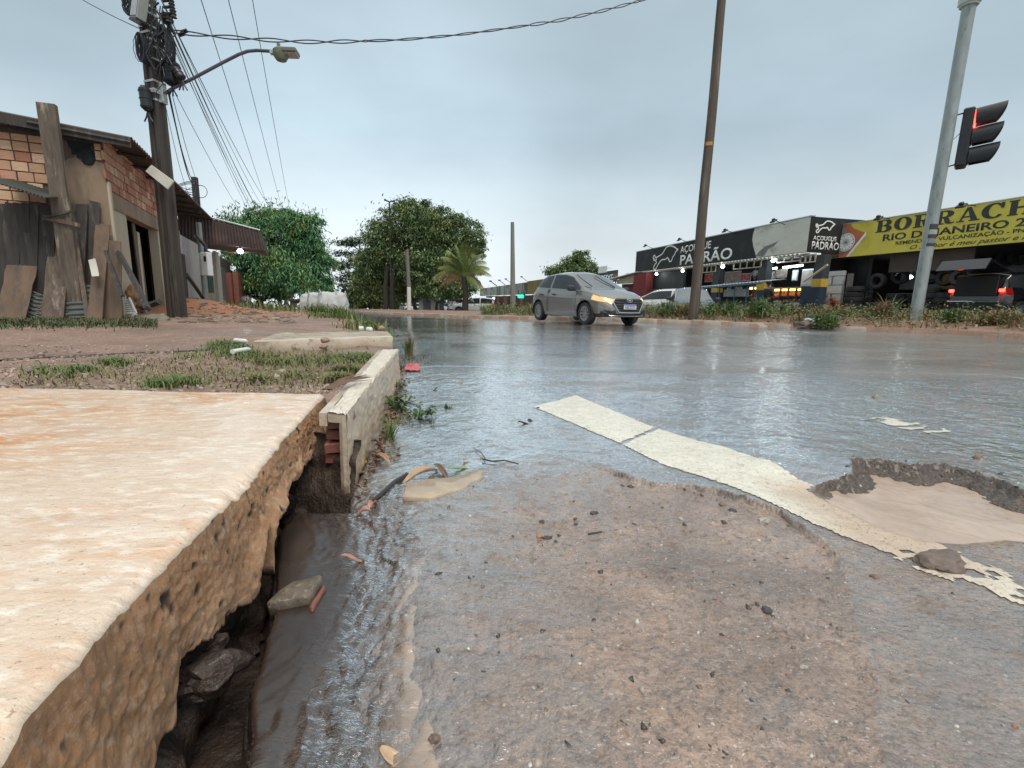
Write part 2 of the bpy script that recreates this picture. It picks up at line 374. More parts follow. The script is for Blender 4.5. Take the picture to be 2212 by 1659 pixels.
def m_stream():
 t = NT('gutter_stream'); v = t.coord('Object'); tan, act, _ = t.attr()
 c = t.mix(t.rng(t.noise(6, 5, .6, v, .8), .3, .7), (.020, .013, .010), (.042, .028, .020)); b = t.mix(t.noise(9, 5, .6, v, 1.0), (.27, .205, .155), (.38, .29, .22)); col = t.mix(t.rng(tan, .15, .85), c, b)
 vs = t.coord('Object', (1.0, 3.0, 1), (0, 0, -.75)); h = t.math('ADD', t.noise(20, 4, .6, vs, 1.6), t.math('MULTIPLY', t.noise(62, 3, .6, vs, .8), .35)); cb = t.n('Bump'); t.l(h, cb.inputs['Height']); cb.inputs['Distance'].default_value = .012; t.l(t.rng(act, 0, 1, .05, .6), cb.inputs['Strength']); col = t.mix(t.rng(t.attr()[2], 0, 1, 0, .8), col, (.008, .006, .005))  # pit water painted near black, standing in for shade under the slab
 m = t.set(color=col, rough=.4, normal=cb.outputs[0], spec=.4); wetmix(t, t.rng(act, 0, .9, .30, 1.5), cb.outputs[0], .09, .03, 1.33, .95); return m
M_STREAM = m_stream()
def m_dirt():
 t = NT('damp_dirt'); v = t.coord('Object'); gr, red, wet = t.attr()
 c = t.mix(t.rng(t.noise(2.2, 6, .65, v), .32, .68), (.33, .215, .165), (.20, .128, .098)); c = t.mix(t.rng(t.noise(38, 4, .7, v), .5, .7), c, (.12, .08, .062))
 st = t.voro(34, vec=v, out='Color'); ss = t.n('SeparateColor'); t.l(st, ss.inputs[0]); sdst = t.voro(34, vec=v)
 c = t.mix(t.math('MULTIPLY', t.rng(ss.outputs[0], .84, .86), t.rng(sdst, .4, .3)), c, (.42, .35, .29))
 c = t.mix(t.math('MULTIPLY', t.rng(t.noise(5, 5, .7, v), .35, .6), gr), c, (.17, .125, .075))
 c = t.mix(t.math('MULTIPLY', red, t.rng(t.noise(4, 4, .6, v), .3, .5, .5, 1)), c, (.40, .17, .085)); c = t.mix(t.rng(wet, .3, 1, 0, .45), c, (.17, .125, .105))
 h = t.math('ADD', t.noise(26, 5, .68, v), t.math('MULTIPLY', t.voro(40, vec=v), -.5))
 return t.set(color=c, rough=t.rng(wet, .2, 1, .75, .38), normal=t.bump(h, .7, .02), coat=t.rng(wet, .3, 1, 0, .35), coat_rough=.2)
M_DIRT = m_dirt()
M_FARGROUND = mat('far_ground', (.10, .12, .06), (.16, .13, .09), .4, .9, .3, 6, .05)
M_FORE = mat('forecourt_paving', (.16, .155, .15), (.23, .22, .20), .8, .3, .2, 30, .004, coat=.7)
def m_slabtop():
 t = NT('sandy_wet_concrete'); v = t.coord('Object', (1, 1, 1), (0, 0, -.2)); m, ed, _ = t.attr(); vs = t.coord('Object', (1.0, 2.3, 1), (0, 0, -.15))
 c = t.mix(t.rng(t.noise(5, 5, .6, v), .3, .7), (.76, .62, .49), (.68, .53, .40)); st = t.noise(4.2, 7, .70, vs, .9)
 c = t.mix(t.math('MULTIPLY', t.rng(st, .44, .56), t.math('MULTIPLY', t.rng(m, .10, .40), t.rng(t.noise(1.4, 4, .6, v), .36, .56))), c, (.66, .30, .10)); c = t.mix(t.rng(t.noise(2.3, 5, .65, v, .8), .54, .70, 0, .5), c, (.62, .42, .32)); c = t.mix(t.rng(t.noise(20, 5, .7, vs), .50, .66, 0, .9), c, (.86, .77, .66))
 c = t.mix(t.math('MULTIPLY', t.rng(t.noise(60, 3, .6, vs), .64, .72), .7), c, (.40, .24, .13)); c = t.mix(ed, c, (.35, .29, .22))
 c = t.mix(t.rng(t.noise(95, 3, .7, v), .64, .70, 0, .7), c, (.33, .20, .12)); h = t.math('ADD', t.noise(18, 7, .66, vs), t.math('MULTIPLY', t.noise(110, 3, .6, v), .35))
 return t.set(color=c, rough=.42, normal=t.bump(h, .75, .010), coat=.55, coat_rough=.12, coat_ior=1.35)
M_SLABTOP = m_slabtop()
def m_broken(name, att=True):
 t = NT(name); v = t.coord('Object'); c = t.mix(t.rng(t.noise(9, 6, .68, v), .32, .68), (.68, .36, .175), (.38, .205, .105))
 c = t.mix(t.rng(t.noise(60, 5, .75, v), .50, .66), c, (.68, .46, .31)); c = t.mix(t.rng(t.noise(34, 4, .75, v), .60, .72, 0, .8), c, (.12, .075, .05))
 if att:
  low, wet, pit = t.attr(); c = t.mix(t.math('MULTIPLY', low, t.rng(t.noise(14, 4, .6, v), .35, .6)), c, (.86, .54, .34)); c = t.mix(t.math('MULTIPLY', wet, .3), c, (.26, .18, .125)); c = t.mix(pit, c, (.07, .045, .03))
 h = t.noise(60, 8, .8, v)
 return t.set(color=c, rough=.75, normal=t.bump(h, 1.0, .016), coat=.15, coat_rough=.3)
M_BROKEN = m_broken('broken_concrete'); M_BROKEN_P = m_broken('broken_concrete_plain', False)
M_SHADE_EARTH = mat('shade_darkened_wet_earth', (.055, .034, .024), (.018, .013, .010), 7, .6, .9, 30, .02, coat=.1, c3=(.10, .065, .045), c3s=14)  # wet earth, its colour darkened to stand in for deep shade
def m_kerb(name, c1, c2, stain, wetc, coat):
 t = NT(name); v = t.coord('Object'); m, _, _ = t.attr(); c = t.mix(t.rng(t.noise(8, 5, .6, v), .3, .7), c1, c2); c = t.mix(t.math('MULTIPLY', t.rng(m, .2, 1), t.rng(t.noise(6, 5, .7, v), .3, .6)), c, stain)
 c = t.mix(t.rng(t.noise(60, 4, .7, v), .6, .75), c, wetc); h = t.math('ADD', t.noise(50, 5, .65, v), t.noise(12, 4, .6, v))
 return t.set(color=c, rough=.45, normal=t.bump(h, .5, .006), coat=coat, coat_rough=.12)
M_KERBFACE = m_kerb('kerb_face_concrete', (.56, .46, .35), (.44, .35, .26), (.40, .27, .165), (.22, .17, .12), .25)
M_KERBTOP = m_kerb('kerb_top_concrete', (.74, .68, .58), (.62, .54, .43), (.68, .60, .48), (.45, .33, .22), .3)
M_SLAB2 = mat('slab_concrete', (.55, .47, .37), (.40, .31, .22), 5, .5, .6, 30, .01, coat=.4, c3=(.22, .16, .11), c3s=7, c3t=(.56, .66))
M_KERBFAR = mat('far_kerb_concrete', (.45, .37, .30), (.30, .24, .19), 4, .6, .5, 30, .01, coat=.2)
M_BRICKRED = mat('red_brick_wet', (.24, .085, .058), (.15, .055, .04), 14, .6, .6, 60, .006, coat=.2)
# ================================================================== terrain
def slope(y): return -.024 * np.maximum(0.0, np.asarray(y, float) - 14.0) * sstep(13, 20, np.asarray(y, float))
def superel(x): return .0115 * np.clip(np.asarray(x, float), 0, 14)
def Gz(x, y): return float(slope(y) + superel(x))
def on_ground(px, py, dz=0.0):
 z = dz
 for _ in range(30):
  p = gp(px, py, min(z, CAM_H - .02)); z = .6 * z + .4 * (Gz(p[0], min(p[1], 120)) + dz)
 return p
LEFT = [(-.30, .0), (-.40, .9), (-.475, 1.32), (-.90, 3.7), (-1.30, 5.2), (-2.2, 8.5), (-3.4, 10.8), (-4.9, 13.8), (-8.0, 21), (-12, 29), (-18, 40), (-34, 72), (-70, 150)]
RIGHT = [(16, 2.0), (10.2, 8.7), (9.3, 10.5), (8.0, 11.7), (5.4, 13.6), (3.9, 14.7), (2.0, 16.0), (-.4, 17.6), (-4.0, 22.0), (-8.3, 28.5), (-14, 39), (-30, 71), (-66, 149)]
def leftx(y): return np.interp(y, [p[1] for p in LEFT], [p[0] for p in LEFT])
# edge of the exposed lower layer, and the pothole (as seen, taken to the ground)
E_A = [gp(*p) for p in [(1175, 985), (1210, 992), (1290, 1012), (1345, 1030), (1370, 1040), (1420, 1052), (1500, 1062), (1540, 1066), (1580, 1080), (1640, 1102), (1690, 1120), (1750, 1165), (1782, 1190), (1812, 1222), (1832, 1300), (1850, 1400), (1893, 1500), (1885, 1570), (1905, 1659), (1915, 1800)]]
POLY_A = [tuple(p[:2]) for p in E_A] + [tuple(gp(900, 2600)[:2]), tuple(gp(560, 2300)[:2]), tuple(gp(560, 1659)[:2]), tuple(gp(720, 1400)[:2]), tuple(gp(860, 1150)[:2]), tuple(gp(930, 1040)[:2])]
E_A = [tuple(p[:2]) for p in E_A]
FAR_B = [tuple(gp(*p)[:2]) for p in [(1765, 1062), (1838, 1052), (1832, 1016), (1870, 1018), (1905, 1022), (1960, 1034), (2010, 1030), (2060, 1036), (2110, 1052), (2160, 1070), (2212, 1098), (2300, 1125), (2420, 1180)]]
NEAR_B = [tuple(gp(*p)[:2]) for p in [(2420, 1215), (2212, 1192), (2110, 1200), (1990, 1188), (1940, 1172), (1880, 1150), (1800, 1108), (1735, 1074)]]
POLY_B = FAR_B + NEAR_B
BANK0 = [gp(*p)[:2] for p in [(905, 1050), (900, 1120), (935, 1190), (905, 1285), (905, 1360), (925, 1450), (960, 1560), (985, 1700), (1010, 1900)]]
BANK1 = [gp(*p)[:2] for p in [(760, 1085), (790, 1150), (780, 1230), (760, 1320), (730, 1400), (690, 1480), (650, 1570), (610, 1700), (560, 1900)]]
WATER_Z = -.034
E_MID = E_A[3:14]
def step_w(x, y): return .12 + .88 * (1 - sstep(.0, .10, pldist(x, y, E_MID) - pldist(x, y, E_A)))
def bank_t(x, y):
 b0 = np.interp(y, [p[1] for p in BANK0[::-1]], [p[0] for p in BANK0[::-1]]); b1 = np.interp(y, [p[1] for p in BANK1[::-1]], [p[0] for p in BANK1[::-1]])
 return (b0 - x) / (b0 - b1 + 1e-6)              # 0 on the top of the bank, 1 where the dark water starts
PIT = [gp(*p, WATER_Z)[:2] for p in ((640, 1105), (600, 1155), (606, 1230), (592, 1330), (570, 1430), (545, 1560), (515, 1700), (470, 1950))]
def pit_x(x, y): return np.interp(y, [p[1] for p in PIT[::-1]], [p[0] for p in PIT[::-1]]) + .012 * fbm(y * 14, x * 3, 2)
def road_z(x, y, fine=True):
 z = slope(y) + superel(x)
 near = 1 - sstep(3.6, 4.2, y)
 z = z + .010 * fbm(x * .7 + 3, y * .7, 3) * sstep(1.0, 3.0, y)
 z = z - .035 * (1 - sstep(0, .38, x - leftx(y))) * sstep(1.25, 1.6, y) * (1 - sstep(9, 14, y))     # gutter
 if fine:
  wob = .012 * fbm(x * 22, y * 22, 3) + .006 * fbm(x * 70, y * 70, 2)
  dA = pldist(x, y, E_A) + wob; a = inpoly(x, y, POLY_A)
  step = sstep(-.002, .012, dA); fade = sstep(0, .35, pldist(x, y, POLY_A[len(E_A):] + POLY_A[:1]))
  sw = step_w(x, y); z = z - np.where(a, .017 * step * (.2 + .8 * fade) * sw, 0) * near
  z = z + np.where(a, 0, .003 * nexp(-pldist(x, y, E_A) / .05)) * near
  dB = pldist(x, y, FAR_B) + wob; b = inpoly(x, y, POLY_B); dN = pldist(x, y, NEAR_B)
  sN = sstep(0, .15, dN); hB = np.where(b, (-.022 * sstep(0, .025, dB) - .045 * sstep(.0, .14, dB)) * sN + .014 * fbm(x * 30, y * 30, 3) * (1 - sstep(.10, .2, dB)) * sN, .0)
  z = z + hB + np.where(~b, .030 * nexp(-pldist(x, y, FAR_B) / .35) * sstep(0, .25, dN), .030 * sstep(0, .25, dN))
  # tumbled gravel on the far wall of the pothole
  z = z + np.where(b, .010 * np.abs(fbm(x * 38, y * 38, 3)) * (1 - sstep(.05, .12, dB)) * sstep(0, .1, dN), 0)
  t = bank_t(x, y); hole = (1 - sstep(1.28, 1.42, y))
  z = z - .075 * sstep(-.25, 1.6, t) * hole - .20 * (1 - sstep(-.05, -.01, x - pit_x(x, y))) * (y < 1.5)
  z = z - .14 * (1 - sstep(-.02, .0, x - leftx(y) + .01)) * (y > 1.2) * (y < 1.9)
  # cracks and relief
  rough = (.0016 * fbm(x * 45, y * 45, 3) + .0022 * fbm(x * 12, y * 12, 2)) * near
  ridge = np.abs(fbm(x * 3.1 + 5, y * 3.1 + 2, 3)); z = z + rough * np.where(a, 1.8, 1.0)
  z = z - .004 * (1 - sstep(.0, .02, ridge)) * near * np.where(a | b, 0.3, .6)
  pim = fbm(x * 26 + 40, y * 26, 2); z = z + np.where(a, .006 * sstep(.40, .7, pim) + .0022 * fbm(x * 32 + y * 20, y * 60 - x * 34, 2), .0008 * fbm(x * 60, y * 60, 2)) * near
 return z
def make_road():
 # ---- fine piece near the camera
 st = .008; xs = np.arange(-1.35, 4.35, st); ys = np.arange(.30, 4.2, st)
 X, Y = np.meshgrid(xs, ys); Zr = road_z(X, Y)
 Zr = Zr + .003 * (1 - sstep(3.6, 4.18, Y)) + .001
 a = inpoly(X, Y, POLY_A); dA = pldist(X, Y, E_A); b = inpoly(X, Y, POLY_B)
 n1 = fbm(X * 2.2, Y * 2.2, 4)
 t = bank_t(X, Y)
 dL = pldist(X, Y, POLY_A[len(E_A):] + POLY_A[:1])
 mud = np.where(a, .35 + .65 * sstep(.02, .65, dL), .10 + .25 * sstep(.1, .5, n1)); mud = np.where(b, 1.0, mud)
 mud = mud * np.where(a, .75 + .5 * (n1 * .5 + .5), 1)
 # the dirt film is thicker where the road is low, and at the lower right it thins to grey
 mud = np.where(~a & (Y < 1.7) & (X > .1), np.maximum(mud, .62 - .42 * sstep(.1, .7, Y - .95)), mud)
 mud = np.clip(mud, 0, 1)
 broken = np.where(b, 1 - sstep(.09, .20, pldist(X, Y, FAR_B)), 0) * sstep(0, .12, pldist(X, Y, NEAR_B)); broken = np.maximum(broken, np.where(a, (1 - sstep(.003, .016, dA)) * step_w(X, Y) * sstep(-.25, .25, fbm(X * 16, Y * 16, 3)), 0))
 dark = sstep(.35, 1.0, t) * (1 - sstep(1.25, 1.4, Y)); pit_shade_earth = np.maximum((1 - sstep(-.03, .01, X - pit_x(X, Y))) * (Y < 1.5), (X < leftx(Y)) * (Y > 1.2) * (Y < 1.9)); broken = np.maximum(broken, pit_shade_earth)  # broken mask also paints pit shade and the dark earth behind the kerb
 V = stk([X, Y, Zr], -1).reshape(-1, 3)
 keep_v = (X > leftx(Y) - .60) | (Y < 1.36)
 Fc = grid_faces(len(xs), len(ys)); keep = keep_v.ravel()[Fc].all(1)
 att = stk([mud, broken, dark, np.ones_like(mud)], -1).reshape(-1, 4)
 V, Fc, used = prune(V, Fc, keep)
 tag(fast('road', V, Fc, M_ROAD, smooth=True, attrs={'mask': att[used]}), kind='structure', label='wet grey asphalt road with muddy worn patch close to the camera')
 # ---- the rest of the carriageway
 ys = cat_([np.arange(-6, 4.14, .25), np.arange(4.14, 24, .12), np.geomspace(24, 150, 120)])
 rows = []
 nx = 150
 for y in ys:
  xl = leftx(y) - .25; xr = np.interp(y, [p[1] for p in RIGHT], [p[0] for p in RIGHT]) + .25
  rows.append(stk([lsp(xl, xr, nx), np.full(nx, y)], -1))
 G = arr(rows); X, Y = G[..., 0], G[..., 1]; Zr = road_z(X, Y, False)
 Zr = Zr + .008 * fbm(X * .35, Y * .35, 3) * sstep(4.3, 7, Y)
 inner = (X > -1.4) & (X < 4.3) & (Y < 4.1) & (Y > .25); Zr = np.where(inner, Zr - .40, Zr - .000)
 V = stk([X, Y, Zr], -1).reshape(-1, 3); Fc = grid_faces(nx, len(ys))
 drop = inner.ravel()[Fc].all(1) | ((X < 0) & (Y < 1.4)).ravel()[Fc].any(1)
 att = stk([np.clip(.12 + .3 * fbm(X * .4, Y * .4, 3), 0, 1), 0 * X, 0 * X, 0 * X + 1], -1).reshape(-1, 4)
 V, Fc, used = prune(V, Fc, ~drop)
 tag(fast('road', V, Fc, M_ROAD, smooth=True, attrs={'mask': att[used]}), kind='structure', label='wet asphalt carriageway curving away to the left')
 # ---- worn cream road marking, draped on the road
 L = [gp(*p) for p in [(1150, 880), (1340, 966), (1420, 1010), (1500, 1040), (1580, 1070), (1660, 1106), (1750, 1150), (1870, 1197), (2000, 1262), (2212, 1335), (2420, 1400)]]
 Rr = [gp(*p) for p in [(1245, 856), (1400, 925), (1470, 950), (1560, 976), (1660, 1012), (1750, 1055), (1830, 1085), (1960, 1150), (2060, 1190), (2212, 1262), (2420, 1330)]]
 poly = [p[:2] for p in L] + [p[:2] for p in Rr[::-1]]
 st = .0075; xs = np.arange(min(p[0] for p in poly), 3.4, st); ys = np.arange(.75, max(p[1] for p in poly) + .01, st)
 X, Y = np.meshgrid(xs, ys); ins = inpoly(X, Y, poly); ed = pldist(X, Y, [p[:2] for p in Rr]); ed2 = pldist(X, Y, [p[:2] for p in L])
 e = np.minimum(ed * .62, ed2 * 3)
 wear = fbm(X * 26, Y * 26, 3) * .5 + .5
 run = sstep(2.0, 1.2, Y)                        # more worn towards the camera
 keep = ins & (wear * .028 * (.4 + .9 * run) < e + .004) & ~((wear < .40) & (Y < 1.06))
 # the butt joint across the stripe, and crazing
 j0, j1 = gp(1340, 966)[:2], gp(1425, 930)[:2]; dj = pldist(X, Y, [j0, j1]); keep &= dj > .006 + .006 * vnoise(X * 60, Y * 60)
 Bv = inpoly(X, Y, POLY_B); dN = pldist(X, Y, NEAR_B); keep &= ~(Bv & (dN > .03))
 Zp = road_z(X, Y) + .004 + .0022
 V = stk([X, Y, Zp], -1).reshape(-1, 3); Fc = grid_faces(len(xs), len(ys)); stn = np.clip((1 - sstep(.0, .22, pldist(X, Y, NEAR_B))) * .9 + .5 * sstep(1.35, 1.0, Y), 0, 1) * np.clip(.8 + .6 * fbm(X * 8, Y * 8, 3), 0, 1)
 att = stk([stn, 0 * X, 0 * X, 0 * X + 1], -1).reshape(-1, 4); V, Fc, used = prune(V, Fc, keep.ravel()[Fc].all(1))
 tag(fast('road_marking', V, Fc, M_PAINT, smooth=True, attrs={'mask': att[used]}), kind='structure', label='worn cream painted stripe running past the pothole')
 # ---- a second, short scuffed mark further right
 q = [gp(*p)[:2] for p in [(1870, 915), (1900, 912), (2020, 932), (2060, 948), (1990, 950), (1920, 934)]]
 xs = np.arange(min(p[0] for p in q), max(p[0] for p in q), .01); ys = np.arange(min(p[1] for p in q), max(p[1] for p in q), .01); X, Y = np.meshgrid(xs, ys)
 keep = inpoly(X, Y, q) & (fbm(X * 14, Y * 30, 3) < .10); V = stk([X, Y, road_z(X, Y) + .0062], -1).reshape(-1, 3); Fc = grid_faces(len(xs), len(ys))
 V, Fc, used = prune(V, Fc, keep.ravel()[Fc].all(1)); tag(fast('road_marking', V, Fc, M_PAINT, smooth=True), kind='structure', label='faint scuffed remains of a painted mark on the right')
 # ---- muddy puddle in the pothole
 c = arr(POLY_B); xs = np.arange(c[:, 0].min(), c[:, 0].max(), .012); ys = np.arange(c[:, 1].min(), c[:, 1].max(), .012); X, Y = np.meshgrid(xs, ys)
 lvl = .006
 hz = road_z(X, Y); keep = (inpoly(X, Y, POLY_B) | (pldist(X, Y, NEAR_B) < .02 + .03 * fbm(X * 9, Y * 9, 3))) & (hz < lvl + .02)
 V = stk([X, Y, lvl + 0 * X + .0006 * fbm(X * 20, Y * 20, 2)], -1).reshape(-1, 3); Fc = grid_faces(len(xs), len(ys)); V, Fc, used = prune(V, Fc, keep.ravel()[Fc].all(1))
 tag(fast('puddle', V, Fc, M_MUDWATER, smooth=True), kind='structure', label='muddy brown puddle filling the pothole')
 # ---- water running off the road into the hole under the slab
 st = .006; xs = np.arange(-1.3, .45, st); ys = np.arange(.30, 1.62, st); X, Y = np.meshgrid(xs, ys)
 t = bank_t(X, Y); rz = road_z(X, Y)
 ux, uy = (X * .80 + Y * .6), (-X * .6 + Y * .80)          # flow runs towards the lower left
 wq = .9 * fbm(X * 9, Y * 9, 2); wv = .55 - 2.6 * np.abs(fbm(t * 4.2 + wq, Y * 9 + t * 2.0, 3))
 act = nexp(-((t - .62) / .62) ** 2)
 wv2 = .5 - 2.2 * np.abs(fbm(t * 12 + 2 * wq, Y * 26 + 7, 3))
 film = rz - .0015 + .007 * sstep(-.12, .22, t) + (.0075 * wv + .0045 * wv2) * act
 pool = WATER_Z + (.009 * wv + .005 * wv2) * nexp(-np.clip(t - 1.0, 0, 9) / .30) + .001 * fbm(X * 8, Y * 8, 2)
 k = .012; hh = np.clip(.5 + .5 * (film - pool) / k, 0, 1); Zw = pool * (1 - hh) + film * hh + k * hh * (1 - hh)
 pitx = pit_x(X, Y)
 pd = 1 - sstep(-.03, .0, X - pitx); Zw = Zw - .15 * pd
 keep = (t > -.12 + .05 * fbm(X * 12, Y * 12, 2)) & (X > pitx - .035) & ((Y < 1.30) | (X > leftx(Y))) & ((Y < 1.34 + .03 * vnoise(X * 20, Y)) | (X > leftx(Y) + .0)) & (Y < 1.5)
 mudn = np.clip(1.0 - t * 1.35 + .25 * fbm(X * 4, Y * 4, 3), 0, 1); cut = 1 - sstep(.95, 1.15, Y)
 tan = np.clip(mudn * (.35 + .65 * cut), 0, 1)
 V = stk([X, Y, Zw], -1).reshape(-1, 3); Fc = grid_faces(len(xs), len(ys))
 att = stk([tan, act, pd, 0 * X + 1], -1).reshape(-1, 4); V, Fc, used = prune(V, Fc, keep.ravel()[Fc].all(1))
 tag(fast('gutter_water', V, Fc, M_STREAM, smooth=True, attrs={'mask': att[used]}), kind='structure', label='dark brown water running from the road into the washed out drain')
def dirt_z(x, y):
 lx = leftx(y); d = lx - x
 z = slope(y) + .125 + .03 * fbm(x * .6, y * .6, 3) + .012 * fbm(x * 4, y * 4, 3)
 z = z - .03 * sstep(0, .25, .25 - d)
 z = z + .05 * sstep(4, 7, -x)
 z = z * 1.0 - (.12) * (1 - sstep(0, .5, d)) * sstep(4.6, 5.6, y)          # past the kerb the verge slopes to the road
 # red earth heap beside the light pole
 z = z + .30 * nexp(-(((x + 8.1) / .9) ** 2 + ((y - 11.9) / 1.5) ** 2)) + .05 * nexp(-(((x + 5.8) / 1.8) ** 2 + ((y - 11.0) / 1.6) ** 2))
 # wheel rut holding water
 u0, u1 = gp(0, 768, .14)[:2], gp(490, 745, .14)[:2]; dr = pldist(x, y, [u0 + (u0 - u1) * .5, u0, u1])
 z = z - .022 * nexp(-(dr / .16) ** 2)
 return z
def make_ground():
 # big base sheet out to the horizon
 rr = cat_([[0], np.geomspace(2, 1500, 70)]); an = lsp(0, 2 * np.pi, 97)[:-1]
 V = [(0, 0, -.45)];
 for r in rr[1:]:
  for a in an:
   x, y = r * sin(a), r * cos(a); V.append((x, y, -.45 - .024 * max(0, y - 14) - .01 * max(0, abs(x) - 300)))
 n = len(an); Fc = []
 for i in range(len(rr) - 2):
  for k in range(n): Fc.append((1 + i * n + k, 1 + i * n + (k + 1) % n, 1 + (i + 1) * n + (k + 1) % n, 1 + (i + 1) * n + k))
 tag(fast('ground', V, Fc, M_FARGROUND, smooth=True), kind='structure', label='flat land reaching to the horizon')
 # dirt on the left
 ys = cat_([np.arange(-6, 1.2, .2), np.arange(1.2, 7, .035), np.arange(7, 16, .08), np.geomspace(16, 150, 90)]); ds = cat_([np.arange(0, 3.0, .03), np.arange(3.0, 12, .10), np.geomspace(12, 70, 40)])
 Y, D = np.meshgrid(ys, ds, indexing='ij'); X = leftx(Y) - D - .02
 Z = dirt_z(X, Y); Z = np.where(Y < 1.75, np.minimum(Z, -.02), Z)            # washed out below the slab
 edge = D < .02; Z = np.where(edge, Z - .25, Z)
 g = fbm(X * .9 + 4, Y * .9, 4); grass = sstep(.05, .45, g) * (1 - sstep(4.6, 6.5, Y)) + .6 * nexp(-((D - .5) / .5) ** 2) * sstep(2, 4, Y) * (1 - sstep(5, 6, Y))
 red = nexp(-(((X + 7.2) / 1.7) ** 2 + ((Y - 11.4) / 2.6) ** 2)) * 1.3
 wet = sstep(.0, .35, fbm(X * .5, Y * 1.4 + 9, 3))
 u0, u1 = gp(0, 768, .14)[:2], gp(490, 745, .14)[:2]; wet = np.maximum(wet * .6, nexp(-(pldist(X, Y, [u0 + (u0 - u1) * .5, u0, u1]) / .22) ** 2))
 V = stk([X, Y, Z], -1).reshape(-1, 3); Fc = grid_faces(len(ds), len(ys))
 att = stk([np.clip(grass, 0, 1), np.clip(red, 0, 1), wet, 0 * X + 1], -1).reshape(-1, 4)
 keep = ~(((Y < 1.5) & (D < .9)).ravel()[Fc].any(1))
 V, Fc, used = prune(V, Fc, keep)
 tag(fast('dirt_ground', V, Fc, M_DIRT, smooth=True, attrs={'mask': att[used]}), kind='structure', label='trampled pinkish brown dirt verge on the left')
 # rut water
 a, b = u0 + (u0 - u1) * .6, u1; d = (b - a) / np.linalg.norm(b - a); nrm = arr((-d[1], d[0])); L = np.linalg.norm(b - a); us = lsp(0, L, 160); vs = lsp(-.15, .15, 13)
 U, Vv = np.meshgrid(us, vs); X = a[0] + d[0] * U + nrm[0] * Vv; Y = a[1] + d[1] * U + nrm[1] * Vv; zc = dirt_z(X, Y); lv = np.median(zc[6]) + .012
 Zz = dirt_z(a[0] + d[0] * U, a[1] + d[1] * U) + .009
 Vt = stk([X, Y, Zz], -1).reshape(-1, 3); wd = .085 + .05 * fbm(U * 1.3, U * 0, 2); keep = (np.abs(Vv + .03 * vnoise(U * 2.2, U * 0 + 3)) < wd)
 Fc = grid_faces(160, 13); Vt, Fc, used = prune(Vt, Fc, keep.ravel()[Fc].all(1))
 tag(fast('rut_puddle', Vt, Fc, M_RUTWATER, smooth=True), kind='structure', label='long thin puddle in a wheel rut across the dirt')
 # median: raised earth bank behind the right-hand kerb
 P = arr(RIGHT, float); seg = np.r_[0, np.cumsum(np.hypot(*np.diff(P, axis=0).T))]; ss = cat_([np.arange(0, 40, .12), np.arange(40, seg[-1], 1.5)])
 px, py = np.interp(ss, seg, P[:, 0]), np.interp(ss, seg, P[:, 1]); tx, ty = np.gradient(px), np.gradient(py); tl = np.hypot(tx, ty); nx_, ny_ = ty / tl, -tx / tl
 for it in range(25):
  nx_ = np.convolve(np.pad(nx_, 2, 'edge'), np.ones(5) / 5, 'valid'); ny_ = np.convolve(np.pad(ny_, 2, 'edge'), np.ones(5) / 5, 'valid')
 nl = np.hypot(nx_, ny_); nx_, ny_ = nx_ / nl, ny_ / nl
 global MED; MED = (ss, px, py, nx_, ny_)
 ws = cat_([[0.0], np.arange(0.001, 4.4, .14)]); S, W = np.meshgrid(ss, ws, indexing='ij'); X = px[:, None] + nx_[:, None] * W; Y = py[:, None] + ny_[:, None] * W
 Z = med_z(X, Y, W); Z[:, 0] -= .45; V = stk([X, Y, Z], -1).reshape(-1, 3); Fc = grid_faces(len(ws), len(ss))
 att = stk([np.full_like(X, .55) + .4 * fbm(X, Y, 3), .25 + 0 * X, .5 + 0 * X, 1 + 0 * X], -1).reshape(-1, 4)
 tag(fast('median_ground', V, Fc, M_DIRT, smooth=True, attrs={'mask': np.clip(att, 0, 1)}), kind='structure', label='raised earth strip behind the far kerb')
 # forecourt between the median and the shops, and the road it belongs to
 V = [];
 for y in cat_([np.arange(-4, 60, 2.0), np.arange(60, 160, 8)]):
  xr = np.interp(y, [p[1] for p in RIGHT], [p[0] for p in RIGHT]) + 1.2
  for k in range(30): x = xr + k * 1.6; V.append((x, y, Gz(min(x, 8), y) - .03))
 ny = len(V) // 30
 tag(fast('forecourt', V, grid_faces(30, ny), M_FORE, smooth=True), kind='structure', label='wet paved forecourt and side road in front of the shops')
def med_z(X, Y, W):
 b = slope(Y) + superel(X) * 1.0
 return b + .10 + .17 * sstep(.1, 1.3, W) * (1 - sstep(2.6, 4.2, W)) - .25 * sstep(3.4, 4.4, W) + .05 * fbm(X * 1.2, Y * 1.2, 3) * sstep(0, .6, W)
def med_point(s, w):
 ss, px, py, nx_, ny_ = MED; x = np.interp(s, ss, px) + np.interp(s, ss, nx_) * w; y = np.interp(s, ss, py) + np.interp(s, ss, ny_) * w
 return float(x), float(y), float(med_z(arr(x), arr(y), arr(w)))
